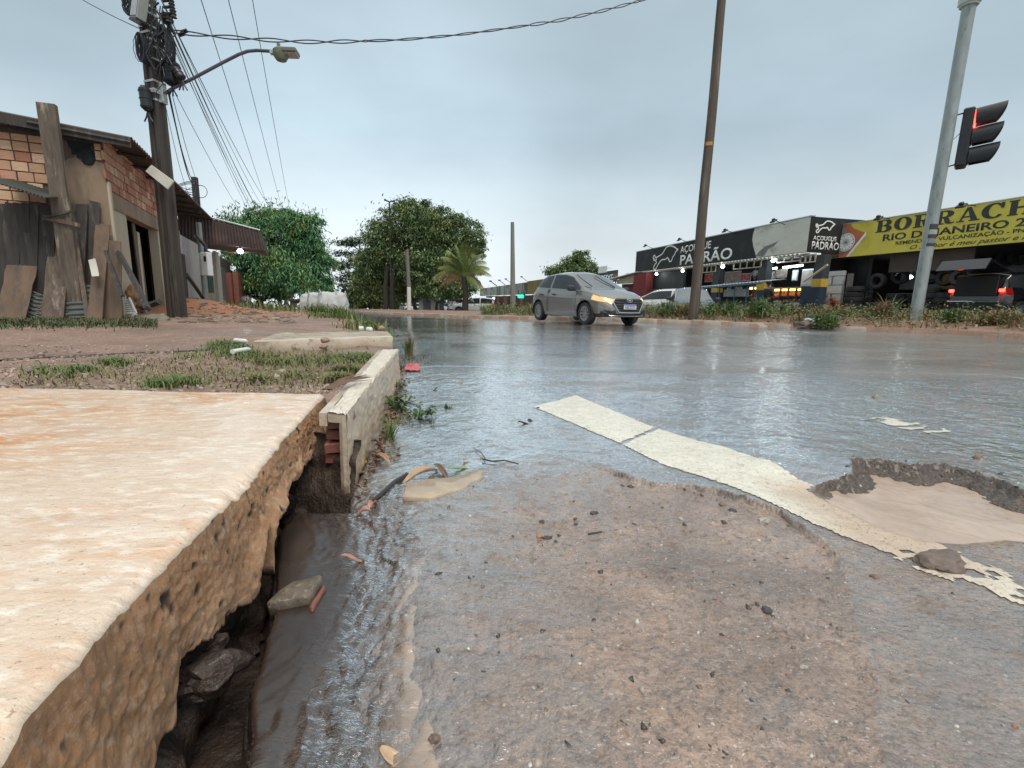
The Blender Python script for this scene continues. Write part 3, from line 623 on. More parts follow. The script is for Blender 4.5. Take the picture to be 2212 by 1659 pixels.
# ================================================================== concrete: slabs and kerbs
def rough_block(name, label, cat, corners, z0, z1, matl, seg=.12, amp=.010, group=None, seed=0, kind=None, botnoise=.0):
 """a cast block over a convex outline, its faces subdivided and roughened"""
 bm = bmesh.new(); vs = [bm.verts.new((c[0], c[1], z0 if len(c) < 3 else c[2] - (z1 - z0))) for c in corners]; f = bm.faces.new(vs)
 ex = bmesh.ops.extrude_face_region(bm, geom=[f]); up = [v for v in ex['geom'] if isinstance(v, bmesh.types.BMVert)]
 for v, c in zip(up, corners): v.co.z = z1 if len(c) < 3 else c[2]
 bmesh.ops.recalc_face_normals(bm, faces=bm.faces)
 bmesh.ops.bevel(bm, geom=list(bm.edges), offset=.008, segments=1, affect='EDGES')
 for _ in range(5):
  long = [e for e in bm.edges if e.calc_length() > seg]
  if not long: break
  bmesh.ops.subdivide_edges(bm, edges=long, cuts=1, use_grid_fill=True)
 bmesh.ops.triangulate(bm, faces=[f for f in bm.faces if len(f.verts) > 4])
 for v in bm.verts:
  n = mnoise.noise_vector(v.co * 9 + Vector((seed, 0, 0))) * amp + mnoise.noise_vector(v.co * 30 + Vector((seed, 3, 0))) * amp * .4
  v.co += n
  if botnoise and v.co.z < (z0 + z1) / 2: v.co.z += botnoise * mnoise.noise(Vector((v.co.x * 5, v.co.y * 5, seed)))
 me = bpy.data.meshes.new(name); bm.to_mesh(me); bm.free()
 o = link_mesh(name, me, matl, None, True); me.set_sharp_from_angle(angle=rad(50))
 if cat: tag(o, label, cat, group)
 return tag(o, label=label, kind=kind) if kind else o
TOPE = [(703, 851), (617, 941), (534, 1040), (443, 1125), (353, 1221), (292, 1279), (237, 1337), (196, 1387), (151, 1443), (86, 1508), (40, 1556), (0, 1609), (-130, 1740), (-380, 1990)]
BOTE = [(700, 931), (670, 969), (660, 997), (640, 1024), (615, 1065), (569, 1125), (554, 1145), (564, 1186), (567, 1251), (534, 1299), (484, 1337), (443, 1377), (403, 1418), (388, 1448), (380, 1528), (373, 1569), (348, 1599), (322, 1654), (270, 1760), (200, 1900), (60, 2150)]
SLAB_Z = .205
def make_slab():
 root = thing('concrete_slab', 'large pale sand coloured concrete slab with broken underside in the lower left corner', 'concrete slab', (-.6, 1.1, SLAB_Z - .12))
 e = arr([gp(*p, SLAB_Z)[:2] for p in TOPE]); ys = lsp(e[0, 1] - .004, e[-1, 1], 440); o = np.argsort(e[:, 1]); ex = np.interp(ys, e[o, 1], e[o, 0])
 ex = ex + .004 * fbm(ys * 22, ys * 0, 3) + .002 * fbm(ys * 90, ys * 0 + 4, 2)
 bz = []
 for p in BOTE:
  r = ray(*p); best = None
  for t in lsp(.15, 3.2, 700):
   q = r * t
   if best is None or abs(q[0] - np.interp(q[1], e[o, 1], e[o, 0])) < best[0]: best = (abs(q[0] - np.interp(q[1], e[o, 1], e[o, 0])), q[1], CAM_H + q[2])
  bz.append(best[1:])
 bz = arr(sorted(bz)); bot = np.interp(ys, bz[:, 0], bz[:, 1]); bot = np.clip(bot, SLAB_Z - .30, SLAB_Z - .07) + .009 * fbm(ys * 26, ys * 0 + 9, 3) + .006 * fbm(ys * 90, ys * 0 + 2, 3)
 # top surface: fine near the edge
 fars = gp(0, 850, SLAB_Z)[:2]; yfar = ys[0]
 D = cat_([lsp(0, .06, 9), lsp(.07, 1.0, 80), lsp(1.02, 3.4, 70)])
 X = ex[:, None] - D[None, :]; Y = np.repeat(ys[:, None], len(D), 1)
 Y = Y + (lsp(0, 1, len(ys))[::-1, None] ** 6) * (-.05) * D[None, :] * .6
 dips = sum(a * nexp(-(((X - cx) / sx) ** 2 + ((Y - cy) / sy) ** 2)) for (cx, cy, sx, sy, a) in
               [(*gp(160, 1160, SLAB_Z)[:2], .035, .016, -.003), (*gp(115, 1105, SLAB_Z)[:2], .03, .016, -.002), (*gp(230, 1110, SLAB_Z)[:2], .045, .02, -.0018)])
 Z = SLAB_Z + .004 * fbm(X * 3, Y * 3, 3) + .0010 * fbm(X * 26, Y * 40, 3) + dips - .010 * (1 - sstep(0, .02, D))[None, :] * (.6 + .8 * np.abs(fbm(Y * 18, X * 4, 3)))
 chip = sstep(.10, .4, fbm(Y * 9 + 5, X * 2, 3)) * (1 - sstep(0, .045, D))[None, :]; Z = Z - .014 * chip * (.6 + .6 * np.abs(fbm(Y * 60, X * 40, 2)))
 att = stk([np.clip(.5 + .5 * fbm(X * 1.3, Y * 4.5, 4), 0, 1) * (.45 + .55 * sstep(.1, .9, D))[None, :], (1 - sstep(0, .012, D))[None, :] + 0 * X, 0 * X, 0 * X + 1], -1).reshape(-1, 4)
 fast('slab_top', stk([X, Y, Z], -1).reshape(-1, 3), grid_faces(len(D), len(ys)), M_SLABTOP, root, True, True, {'mask': att})
 # broken edge face
 rows = lsp(0, 1, 40); ztop = Z[:, 0]; R, _ = np.meshgrid(rows, ys); Yf = np.repeat(ys[:, None], 40, 1); Zf = ztop[:, None] * (1 - R) + bot[:, None] * R
 out = .010 * np.sin(R * np.pi) + (.005 * fbm(Yf * 7, Zf * 10, 3) + .0032 * fbm(Yf * 40 + Zf * 20, Zf * 55, 4) + .0036 * fbm(Yf * 110, Zf * 120, 3)) * sstep(0, .12, R)
 pit = sstep(.35, .6, fbm(Yf * 34 + 50, Zf * 44, 2) - .12); out = out - .004 * pit * sstep(.05, .2, R)
 foot = .034 * sstep(.5, .9, R) * (sstep(.25, .0, np.abs(Yf - 1.05)) * .8 + .35 + .5 * fbm(Yf * 11, Zf * 6, 2))
 Xf = np.repeat(ex[:, None], 40, 1) + out + foot - .05 * (R > .985)
 V = stk([Xf, Yf, Zf], -1)
 att = stk([sstep(.45, .9, R + .3 * fbm(Yf * 8, Zf * 10, 3)), sstep(0.0, .5, fbm(Yf * 3 + 2, Zf * 5, 3)), pit, 0 * R + 1], -1).reshape(-1, 4)
 fast('broken_edge', V.reshape(-1, 3), grid_faces(40, len(ys)), M_BROKEN, root, True, True, {'mask': att})
 # underside, back face
 m = MB(); n = len(ys); step = 6; idx = list(range(0, n, step)) + [n - 1]
 lo = [(Xf[i, -1], ys[i], bot[i]) for i in idx]; hi = [(Xf[i, -1] - 1.2, ys[i], bot[i] + .01) for i in idx]
 b = len(idx); m.add(lo + hi, [(i, i + 1, b + i + 1, b + i) for i in range(b - 1)])
 y0 = ys[0]; m.add([(ex[0] + .0, y0, SLAB_Z - .012), (ex[0] - 3.4, Y[0, -1], SLAB_Z - .004), (ex[0] - 3.4, Y[0, -1] + .01, SLAB_Z - .16), (ex[0], y0 + .002, bot[0])], [(0, 1, 2, 3)])
 m.build('underside', M_BROKEN_P, root)
 # footing wall under the slab, the dark earth behind the water
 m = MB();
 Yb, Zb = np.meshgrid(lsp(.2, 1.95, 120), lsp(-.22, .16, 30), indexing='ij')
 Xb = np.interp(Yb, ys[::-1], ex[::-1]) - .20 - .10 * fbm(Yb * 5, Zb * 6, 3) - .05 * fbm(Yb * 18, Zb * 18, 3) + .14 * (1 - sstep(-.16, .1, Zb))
 fa = fast('drain_wall', stk([Xb, Yb, Zb], -1).reshape(-1, 3), grid_faces(30, 120), M_SHADE_EARTH, None, True); tag(fa, kind='structure', label='dark washed out earth under the slab')
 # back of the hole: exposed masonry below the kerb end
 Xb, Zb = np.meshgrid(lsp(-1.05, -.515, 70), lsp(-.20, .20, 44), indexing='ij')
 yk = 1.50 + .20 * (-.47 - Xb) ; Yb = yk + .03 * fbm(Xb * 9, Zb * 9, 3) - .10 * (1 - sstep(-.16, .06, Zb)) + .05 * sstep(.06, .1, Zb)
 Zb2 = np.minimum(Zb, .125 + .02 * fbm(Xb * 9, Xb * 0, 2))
 fa = fast('drain_end_wall', stk([Xb, Yb, Zb2], -1).reshape(-1, 3), grid_faces(44, 70), M_SHADE_EARTH, None, True); tag(fa, kind='structure', label='dark mortar and earth face at the end of the drain')
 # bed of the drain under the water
 tag(MB().quad((-1.4, 0, -.24), (.6, 0, -.24), (.6, 1.5, -.24), (-1.4, 1.5, -.24)).build('drain_bed', M_SHADE_EARTH), kind='structure')
_ORD = 'first second third fourth fifth sixth seventh eighth ninth tenth eleventh twelfth thirteenth fourteenth fifteenth sixteenth seventeenth eighteenth nineteenth twentieth'.split()
_kc = {}
def kerb_label(i, x):
 k = 'right edge of the picture' if x > 2212 else 'traffic pole to the right frame edge' if x > 1990 else 'tall brown pole to the traffic pole' if x > 1497 else 'silver car to the tall brown pole' if x > 1390 else 'thin grey pole to the silver car' if x > 1108 else 'palm to the thin grey pole' if x > 1000 else 'road bend towards the palm'
 _kc[k] = _kc.get(k, 0) + 1; return _ORD[min(_kc[k], 20) - 1] + ' pale kerb stone from the right, ' + k
def make_kerbs():
 # left kerb piece: hollow faced concrete beam with a broken near end
 tn, tf = gp(747, 893, .235), gp(861, 754, .205); ti, tif = gp(706, 890, .235), gp(826, 755, .205)
 root = thing('kerb_stone', 'long pale wet kerb beam leading away beside the gutter, broken at its near end', 'kerb', (tn[0], tn[1], 0))
 def strip(name, A, B, n, m, amp, mt, nrm, mask=None):
  # A, B: two polylines (near->far) ; surface between them
  A = arr(A); B = arr(B); U, W = np.meshgrid(lsp(0, 1, n), lsp(0, 1, m), indexing='ij')
  P = A[0] * ((1 - U) * (1 - W))[..., None] + A[1] * (U * (1 - W))[..., None] + B[0] * ((1 - U) * W)[..., None] + B[1] * (U * W)[..., None]
  L = np.linalg.norm(A[1] - A[0]); q = amp * (fbm(U * L * 8, W * 5 + 3, 3) + .5 * fbm(U * L * 30, W * 18, 3))
  e = np.minimum(np.minimum(W, 1 - W) * m, 2) / 2
  q = q - .006 * (1 - e)
  P = P + arr(nrm)[None, None] * q[..., None]
  at = stk([np.clip(W + .25 * fbm(U * L * 3, W * 3, 3), 0, 1), 0 * U, 0 * U, 0 * U + 1], -1).reshape(-1, 4)
  return fast(name, P.reshape(-1, 3), grid_faces(m, n), mt, root, True, True, {'mask': at})
 bn, bf = arr((tn[0] + .005, tn[1], -.10)), arr((tf[0] + .01, tf[1], -.035))
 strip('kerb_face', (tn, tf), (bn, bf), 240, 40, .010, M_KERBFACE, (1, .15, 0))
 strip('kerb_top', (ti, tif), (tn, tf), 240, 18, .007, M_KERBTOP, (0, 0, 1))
 m = MB(); d = (tf - tn) / np.linalg.norm(tf - tn); th = .030
 # thin front skin seen end-on, hollow core, back wall
 w = ti - tn;
 m.hexa([tn + (0, 0.002, -.006), tn + w * .22 + (0, .002, -.006), arr((bn[0] - .022, bn[1] + .004, -.10)), bn + (0, .002, 0)], [p + d * .015 - (.012, 0, 0) for p in (tn + (0, 0, -.006), tn + w * .22 + (0, 0, -.006), arr((bn[0] - .022, bn[1], -.10)), bn)])
 m.hexa([tn + w * .2 + (0, .003, -.006), ti + (0, .003, -.006), ti + (0, .006, -.035), tn + w * .2 + (0, .006, -.035)], [p + d * .1 for p in (tn + w * .2, ti, ti + (0, 0, -.035), tn + w * .2 + (0, 0, -.035))])
 m.build('broken_end', M_SLAB2, root)
 m = MB(); m.hexa([ti + (-.004, .01, -.006), ti + (-.03, .01, -.006), ti + (-.03, .01, -.05), ti + (-.004, .01, -.05)], [tif + (0, 0, -.006), tif + (-.03, 0, -.006), tif + (-.03, 0, -.30), tif + (0, 0, -.30)]); m.build('kerb_back', M_SLAB2, root)
 # red bricks showing inside the broken end
 for k in range(4):
  z = .185 - .042 * k; m = MB(); c = (tn + ti) / 2 + d * (.115 + .012 * (k % 2)) - (.008, 0, 0); o = 0
  m.box((0, 0, 0), (.066 + .008 * (k % 3), .14, .034), Tr((c[0] + o - .004 * k, c[1], z)) @ Ro(.17 + .05 * (k % 3 - 1), 4, 'Z') @ Ro(.06 * (k % 2 * 2 - 1), 4, 'Y'), .003)
  m.build('brick', M_BRICKRED, root)
 # second slab, the driveway crossing beyond the grass
 Z2 = .215; P = [gp(545, 738, Z2), gp(846, 724, Z2), gp(838, 716, Z2), gp(700, 719, Z2), gp(590, 722, Z2)]
 near = [tuple(p[:2]) for p in (gp(546, 737, Z2), gp(848, 726, Z2))]; far = [tuple(p[:2]) for p in (gp(838, 715, Z2), gp(600, 719, Z2))]
 rough_block('driveway_slab', 'long thin concrete slab lying level across the weeds behind the kerb', 'concrete slab', near + far, Z2 - .155, Z2, M_SLAB2, .12, .012, seed=4, botnoise=.06)
 # kerb stones of the far side, each its own
 ss, px, py, nx_, ny_ = MED; s = 3.0; i = 0; grp = 'kerb stones along the far side of the road'
 while s < 46:
  L = 1.0 if 14 < s else .9
  gap = False
  a = arr((np.interp(s, ss, px), np.interp(s, ss, py))); b = arr((np.interp(s + L - .03, ss, px), np.interp(s + L - .03, ss, py)))
  pxs = px_of(a); skip = 1925 < pxs < 2165
  if not skip:
   d2 = (b - a) / np.linalg.norm(b - a); n2 = arr((d2[1], -d2[0])); z = Gz(a[0], a[1]); drop = random.uniform(0, .02) + (.02 if pxs > 1700 else 0)
   cs = [a - n2 * .0, b, b + n2 * .14, a + n2 * .14]
   o = rough_block('kerb_stone', kerb_label(i, pxs), 'kerb stone', [tuple(c) for c in cs], z - .1, z + .125 - drop, M_KERBFAR, .3, .012 + (.01 if pxs > 1700 else 0), grp, seed=i)
  s += L + (random.uniform(.0, .3) if pxs > 1750 else 0); i += 1
make_road_done = True
def px_of(p, z=0.0):
 c = R_CW.T @ arr((p[0], p[1], z - CAM_H)); return CX + F_PX * c[0] / c[2]
def py_of(p):
 c = R_CW.T @ arr((p[0], p[1], p[2] - CAM_H)); return CY + F_PX * c[1] / c[2]
make_road(); make_ground(); make_slab(); make_kerbs()
# ================================================================== left side: houses, poles, cables
M_PLASTER = mat('stained_plaster', (.33, .24, .165), (.22, .155, .105), 1.6, .8, .4, 20, .01, stretch=(1, 1, .35), c3=(.075, .055, .042), c3s=1.1, c3t=(.50, .66))
M_PLASTER_L = mat('pale_plaster', (.50, .44, .34), (.42, .36, .27), 1.8, .8, .3, 20, .01, stretch=(1, 1, .3), c3=(.17, .13, .095), c3s=1.3, c3t=(.56, .74))
M_GREYWALL = mat('grey_block_wall', (.42, .405, .40), (.33, .32, .31), 2.2, .8, .3, 20, .01, stretch=(1, 1, .3), c3=(.16, .15, .14), c3s=1.5, c3t=(.58, .72))
M_MORTAR = mat('old_mortar', (.17, .115, .085), (.10, .07, .055), 6, .9, .5, 30, .01)
M_BRICKS = [mat('hollow_brick_%s' % k, c, tuple(x * .78 for x in c), 9, .8, .5, 26, .006, stretch=(1, 1, 5), c3=(.10, .06, .045), c3s=3, c3t=(.6, .8)) for k, c in
   (('orange', (.54, .32, .20)), ('tan', (.66, .45, .30)), ('red', (.42, .185, .115)), ('pink', (.56, .30, .21)))]
M_WOOD_OLD = mat('weathered_wood', (.165, .12, .09), (.075, .055, .042), 3, .8, .6, 18, .006, stretch=(6, 6, .6), c3=(.32, .26, .20), c3s=2)
M_WOOD_DARK = mat('blackened_wood', (.055, .048, .042), (.028, .025, .024), 3, .75, .6, 18, .006, stretch=(6, 6, .6), c3=(.11, .095, .08), c3s=2)
M_WOOD_BROWN = mat('brown_plywood', (.185, .12, .08), (.10, .068, .048), 2, .8, .4, 20, .004, stretch=(4, 4, .5), c3=(.08, .06, .05), c3s=1.6)
M_TIN = mat('grey_corrugated_tin', (.17, .18, .165), (.10, .11, .10), 2, .5, .3, 20, .004, metal=.3, c3=(.15, .09, .06), c3s=1.5)
M_ROOF_TIN = mat('dark_rusted_roofing', (.085, .062, .052), (.050, .038, .034), 1.5, .6, .3, 20, .004, c3=(.14, .085, .06), c3s=1.1)
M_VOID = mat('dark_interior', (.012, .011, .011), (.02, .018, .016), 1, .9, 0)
M_CONC_POLE = mat('dark_stained_pole_concrete', (.066, .052, .042), (.034, .028, .024), 2.5, .7, .5, 30, .006, stretch=(3, 3, .25), c3=(.26, .225, .19), c3s=1.6, c3t=(.60, .78))
M_POLE_WOOD = mat('brown_weathered_pole', (.115, .088, .068), (.060, .046, .036), 3, .75, .5, 30, .006, stretch=(4, 4, .25), c3=(.24, .20, .165), c3s=2, c3t=(.56, .72))
M_GALV = mat('galvanised_steel', (.34, .37, .36), (.24, .27, .265), 3, .42, .2, 40, .003, metal=.35, c3=(.15, .20, .19), c3s=4, stretch=(2, 2, .6))
M_STEEL = mat('pale_steel', (.52, .56, .55), (.42, .43, .43), 6, .4, .1, metal=.5)
M_BPL = mat('black_plastic', (.014, .015, .018), (.022, .023, .026), 8, .38, .15, 40, .003)
M_CABLE = mat('cable_sheath', (.018, .02, .026), (.03, .032, .04), 8, .5, 0)
M_WIREGREY = mat('grey_wire', (.10, .115, .13), (.14, .155, .17), 8, .5, 0)
M_WHITEPL = mat('white_plastic_dirty', (.72, .74, .72), (.60, .61, .58), 5, .4, .1, 20, .003, c3=(.36, .31, .25), c3s=4, c3t=(.60, .76))
M_WHITEPAINT = mat('white_paint_aged', (.70, .68, .61), (.58, .56, .49), 4, .6, .2, 20, .004, c3=(.33, .28, .22), c3s=5, c3t=(.62, .75))
cA = on_ground(264, 690, .15); dA_ = ray(630, 640)[:2]; dA_ /= np.linalg.norm(dA_)
W_A = Wall(cA, cA[:2] + dA_ * 10)                              # wall along the road
pF = arr((dA_[1], -dA_[0])) * -1                          # front wall leaves the corner to the left
W_F = Wall(cA[:2] + pF * 6, cA)                                # u grows towards the corner
GA = cA[2]
def plank(name, label, cat, w, base, top, width, th, matl, v0=-.55, v1=-.05, group=None, zb=None, roll=0.0):
 u0, z0 = w.hit(*base, v0); u1, z1 = w.hit(*top, v1)
 if zb is not None: z0 = zb
 a, b = Vector(w.pt(u0, v0, z0)), Vector(w.pt(u1, v1, z1))
 ax = (b - a).normalized(); side = Vector((w.d[0], w.d[1], 0)); side = (side - ax * side.dot(ax)).normalized(); nr = ax.cross(side)
 if roll: q = Ro(roll, 3, ax); side = q @ side; nr = q @ nr
 o = thing(name, label, cat, a, 0, group)
 m = MB(); L = (b - a).length; k = 6; r = random.Random(int(base[0] * 7 + top[1]))
 ls = []
 for i in range(k + 1):
  t = i / k; c = a + ax * L * t + nr * .012 * sin(t * 3 + base[0]); wv = width / 2 * (1 + .06 * r.uniform(-1, 1)); e = r.uniform(-.015, .015) if i == k else 0
  ls.append([c + side * wv + nr * th / 2 + ax * e, c - side * wv + nr * th / 2 - ax * e, c - side * wv - nr * th / 2 - ax * e, c + side * wv - nr * th / 2 + ax * e])
 vs = [p for q in ls for p in q]; fs = [(4 * i + j, 4 * i + (j + 1) % 4, 4 * i + 4 + (j + 1) % 4, 4 * i + 4 + j) for i in range(k) for j in range(4)] + [(3, 2, 1, 0), (4 * k, 4 * k + 1, 4 * k + 2, 4 * k + 3)]
 m.add(vs, fs); m.build('board' if name != 'stick' else 'shaft', matl, o)
 return o
def single(o_, label, cat, group=None):                       # a thing that is one mesh
 return tag(o_, label, cat, group)
def corrugated(name, matl, P0, U, Vv, waves, amp, parent=None, thick=.006, nv=2):
 """sheet from P0 spanned by U (waves run across it) and V"""
 P0, U, Vv = Vector(P0), Vector(U), Vector(Vv); N = U.cross(Vv).normalized(); n = waves * 8
 top = [];
 for j in range(nv + 1):
  for i in range(n + 1): top.append(P0 + U * (i / n) + Vv * (j / nv) + N * amp * sin(2 * PI * waves * i / n))
 bot = [p - N * thick for p in top]; k = len(top); m = MB(); fs = []
 for j in range(nv):
  for i in range(n):
   a = j * (n + 1) + i; fs.append((a, a + 1, a + n + 2, a + n + 1)); fs.append((k + a + n + 1, k + a + n + 2, k + a + 1, k + a))
 for i in range(n):
  fs.append((k + i, k + i + 1, i + 1, i)); a = nv * (n + 1) + i; fs.append((a, a + 1, k + a + 1, k + a))
 m.add(top + bot, fs); return m.build(name, matl, parent, True, fix=False)
def make_house():
 hu = thing('brick_house', 'unfinished orange brick house with stained plaster and low corrugated roof at the left edge', 'house', (cA[0], cA[1], GA))
 zt = 3.05
 # --- front wall core and plaster
 u_end = 6.0
 wf = MB(); wf.box((0, .09, 0), (.01, .01, .01), wallM(W_F, u_end, 0, 1));
 hole = [W_F.hit(160, 300), W_F.hit(198, 345)]; hu0, hz1 = hole[0]; hu1, hz0 = hole[1]
 def wallrect(m, w, u0, u1, z0, z1, v0=0.0, v1=.16):
  if u1 - u0 > 1e-3 and z1 - z0 > 1e-3: m.box(((u0 + u1) / 2, (v0 + v1) / 2, (z0 + z1) / 2), (u1 - u0, v1 - v0, z1 - z0), wallM(w))
 m = MB(); wallrect(m, W_F, -1, hu0, GA - .3, zt); wallrect(m, W_F, hu1, u_end, GA - .3, zt); wallrect(m, W_F, hu0, hu1, GA - .3, hz0); wallrect(m, W_F, hu0, hu1, hz1, zt); m.build('wall', M_MORTAR, hu)
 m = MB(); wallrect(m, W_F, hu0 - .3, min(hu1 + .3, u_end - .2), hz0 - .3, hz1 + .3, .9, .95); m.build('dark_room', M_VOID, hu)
 up, _ = W_F.hit(116, 420); _, zp = W_F.hit(170, 352)
 m = MB(); zs = [zp, zp + .06, zp - .02, zp + .09, zp + .03, zp - .05]; us = lsp(up, u_end - .002, 7)
 poly = [(up, GA - .3), (u_end + .012, GA - .3), (u_end + .012, zp + .03)] + [(float(us[6 - i]) , zs[min(i, 5)]) for i in range(1, 6)] + [(up, zp - .1), (up + .05, zp - .8)]
 M_ = wallM(W_F) @ Matrix(((1, 0, 0, 0), (0, 0, -1, 0), (0, 1, 0, 0), (0, 0, 0, 1))); m.prism(poly, .014, M_); m.build('plaster_coat', M_PLASTER, hu)
 # bricks of the front wall: one mesh per tone, shared
 bm_ = {}
 def brick_mesh(i, L, H):
  key = (i, L, H)
  if key not in bm_:
   m = MB(); m.box((0, 0, 0), (L, .03, H), None, .006); o = m.build('brick', M_BRICKS[i], None); bm_[key] = o.data; bpy.data.objects.remove(o)
  return bm_[key]
 rnd = random.Random(5); root_inv = wmat(hu).inverted(); cnt = 0
 def lay(w, u0, u1, z0, z1, test, prefer):
  nonlocal cnt
  row = 0; z = z0
  while z < z1:
   u = u0 - (.1 if row % 2 else 0)
   while u < u1:
    L = .19 if rnd.random() > .22 else .14; L = min(L, u1 - u)
    c = w.pt(u + L / 2, 0, z + .065); X = px_of(c, c[2]); Yp = py_of(c)
    if L > .06 and test(X, Yp, u + L / 2, z + .065) and -90 < X:
     i = rnd.choices((0, 1, 2, 3), prefer)[0]; ob = bpy.data.objects.new('brick', brick_mesh(i, round(L - .014, 3), .128)); COL.objects.link(ob); ob.parent = hu
     q = w.pt(u + L / 2, -.012 + rnd.uniform(-.009, .006), z + .065); ob.matrix_basis = root_inv @ (Tr(q) @ Ro(w.ang() + rnd.uniform(-.03, .03), 4, 'Z') @ Ro(rnd.uniform(-.02, .02), 4, 'Y')); cnt += 1
    u += L
   z += .142; row += 1
 inhole = lambda u, z: hu0 - .08 < u < hu1 + .08 and hz0 - .05 < z < hz1 + .05
 lay(W_F, 2.6, u_end, GA + .9, zt - .12, lambda X, Y, u, z: (X < 150 or Y < 338) and Y < 455 and not inhole(u, z) and not (u > up - .05 and z < zp - .03), (5, 4, 1.4, 2))
 # --- side wall
 uL0, zL0 = W_A.hit(231.5, 413.6); uL1, zL1 = W_A.hit(344, 479.8); zl = (zL0 + zL1) / 2
 d0, _ = W_A.hit(283, 560); d1, _ = W_A.hit(346, 560); uend = W_A.hit(392, 560)[0]
 m = MB(); wallrect(m, W_A, .17, d0, GA - .4, zl - .22); m.build('wall', M_PLASTER_L, hu); m = MB(); wallrect(m, W_A, d1, uend, GA - .4, zl - .22); m.build('door_jamb', M_PLASTER_L, hu)
 m = MB(); wallrect(m, W_A, .0, uend, zl - .22, zl + .04, -.02, .16); m.build('lintel', M_PLASTER, hu)
 m = MB(); wallrect(m, W_A, .17, uend, zl + .04, zt - .02, .002, .16); m.build('upper_wall', M_MORTAR, hu)
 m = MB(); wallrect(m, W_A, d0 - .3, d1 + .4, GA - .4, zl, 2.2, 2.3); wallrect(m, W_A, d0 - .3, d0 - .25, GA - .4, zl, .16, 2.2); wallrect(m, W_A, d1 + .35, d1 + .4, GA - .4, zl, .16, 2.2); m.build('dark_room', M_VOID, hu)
 lay(W_A, .02, min(uend, 4.6), zl + .05, zt - .05, lambda X, Y, u, z: X < 372, (2, 1, 4, 4))
 # corner post, pale
 m = MB(); m.box((.035, -.02, (GA + zl) / 2), (.09, .05, zl - GA + .3), wallM(W_A), .008); m.build('corner_post', M_PLASTER_L, hu)
 # --- roof: front verge and long side eave
 e0 = W_A.hit(284, 298, -.45); e1 = W_A.hit(463, 477, -.45); ze = (e0[1] + e1[1]) / 2
 fl = W_F.hit(0, 238, -.35); sl = (fl[1] - e0[1]) / max(1e-3, (W_F.len - fl[0] + .45))
 Pc = Vector(W_A.pt(e0[0], -.45, e0[1])); Pe = Vector(W_A.pt(e1[0], -.45, e0[1] + (e1[1] - e0[1])))
 inl = Vector((W_A.n[0], W_A.n[1], 0)); U = Pe - Pc
 corrugated('roof', M_ROOF_TIN, Pc, U, inl * 7 + Vector((0, 0, 7 * max(sl, .06))), 60, .022, hu)
 m = MB();
 for k in range(int(U.length / .9)):
  a = Pc + U * (k * .9 / U.length) + Vector((0, 0, -.07)); m.tube([a + inl * .02, a + inl * 1.2 + Vector((0, 0, 1.2 * sl))], .03, 4)
 m.build('rafter', M_WOOD_DARK, hu); tag(hu.children[-1] if hu.children else None, None) if False else None
 m = MB(); a = Pc + inl * .02; b = Pc + inl * 6.8 + Vector((0, 0, 6.8 * sl)); dz = Vector((0, 0, -.14)); t = Vector((W_A.d[0], W_A.d[1], 0)) * .03
 m.hexa([a, b, b + dz, a + dz], [p + t for p in (a, b, b + dz, a + dz)]); m.build('verge_board', M_WOOD_DARK, hu)
 m = MB(); a = W_F.pt(0.5, -.03, zt - .25); m.box((W_F.len - 1.6, -.03, zt - .16), (3.2, .05, .09), wallM(W_F)); m.build('rafter', M_WOOD_DARK, hu)
 # planks standing inside the doorway
 for i, (x, wd, mt) in enumerate(((296, .17, M_WOOD_OLD), (305, .16, M_PLASTER_L), (312, .14, M_WOOD_OLD), (334, .10, M_WOOD_BROWN), (343, .12, M_WOOD_OLD))):
  u, _ = W_A.hit(x + 4, 560, .1); hgt = zl - .25 - .12 * (i % 3); m = MB(); m.box((0, 0, 0), (wd, .025, hgt - GA), wallM(W_A, u, .12 + .03 * i, (hgt + GA) / 2) @ Ro(.05 * (1 if i % 2 else -1), 4, 'Y'), .004)
  single(m.build('plank', mt), ['grey weathered plank upright inside the dark doorway, leftmost of the row', 'pale plank upright in the doorway between two grey ones', 'narrow grey plank upright in the doorway right of the pale one', 'brown plank leaning at the right side of the doorway', 'grey plank against the right jamb of the doorway'][i], 'plank', 'planks standing in the doorway')
 # cloth stuffed in the hole
 bm = bmesh.new(); bmesh.ops.create_icosphere(bm, subdivisions=4, radius=.5)
 for v in bm.verts:
  v.co = Vector((v.co.x * .36, v.co.y * .22, v.co.z * .46)); v.co += mnoise.noise_vector(v.co * 7) * .10
 cu, cz = W_F.hit(178, 322); bm.transform(wallM(W_F, cu, .06, cz)); me = bpy.data.meshes.new('cloth'); bm.to_mesh(me); bm.free()
 single(link_mesh('cloth', me, mat('black_cloth', (.022, .026, .032), (.012, .014, .018), 6, .9, .4), None, True), 'black crumpled cloth stuffed in the hole high in the brick wall', 'cloth')
make_house()
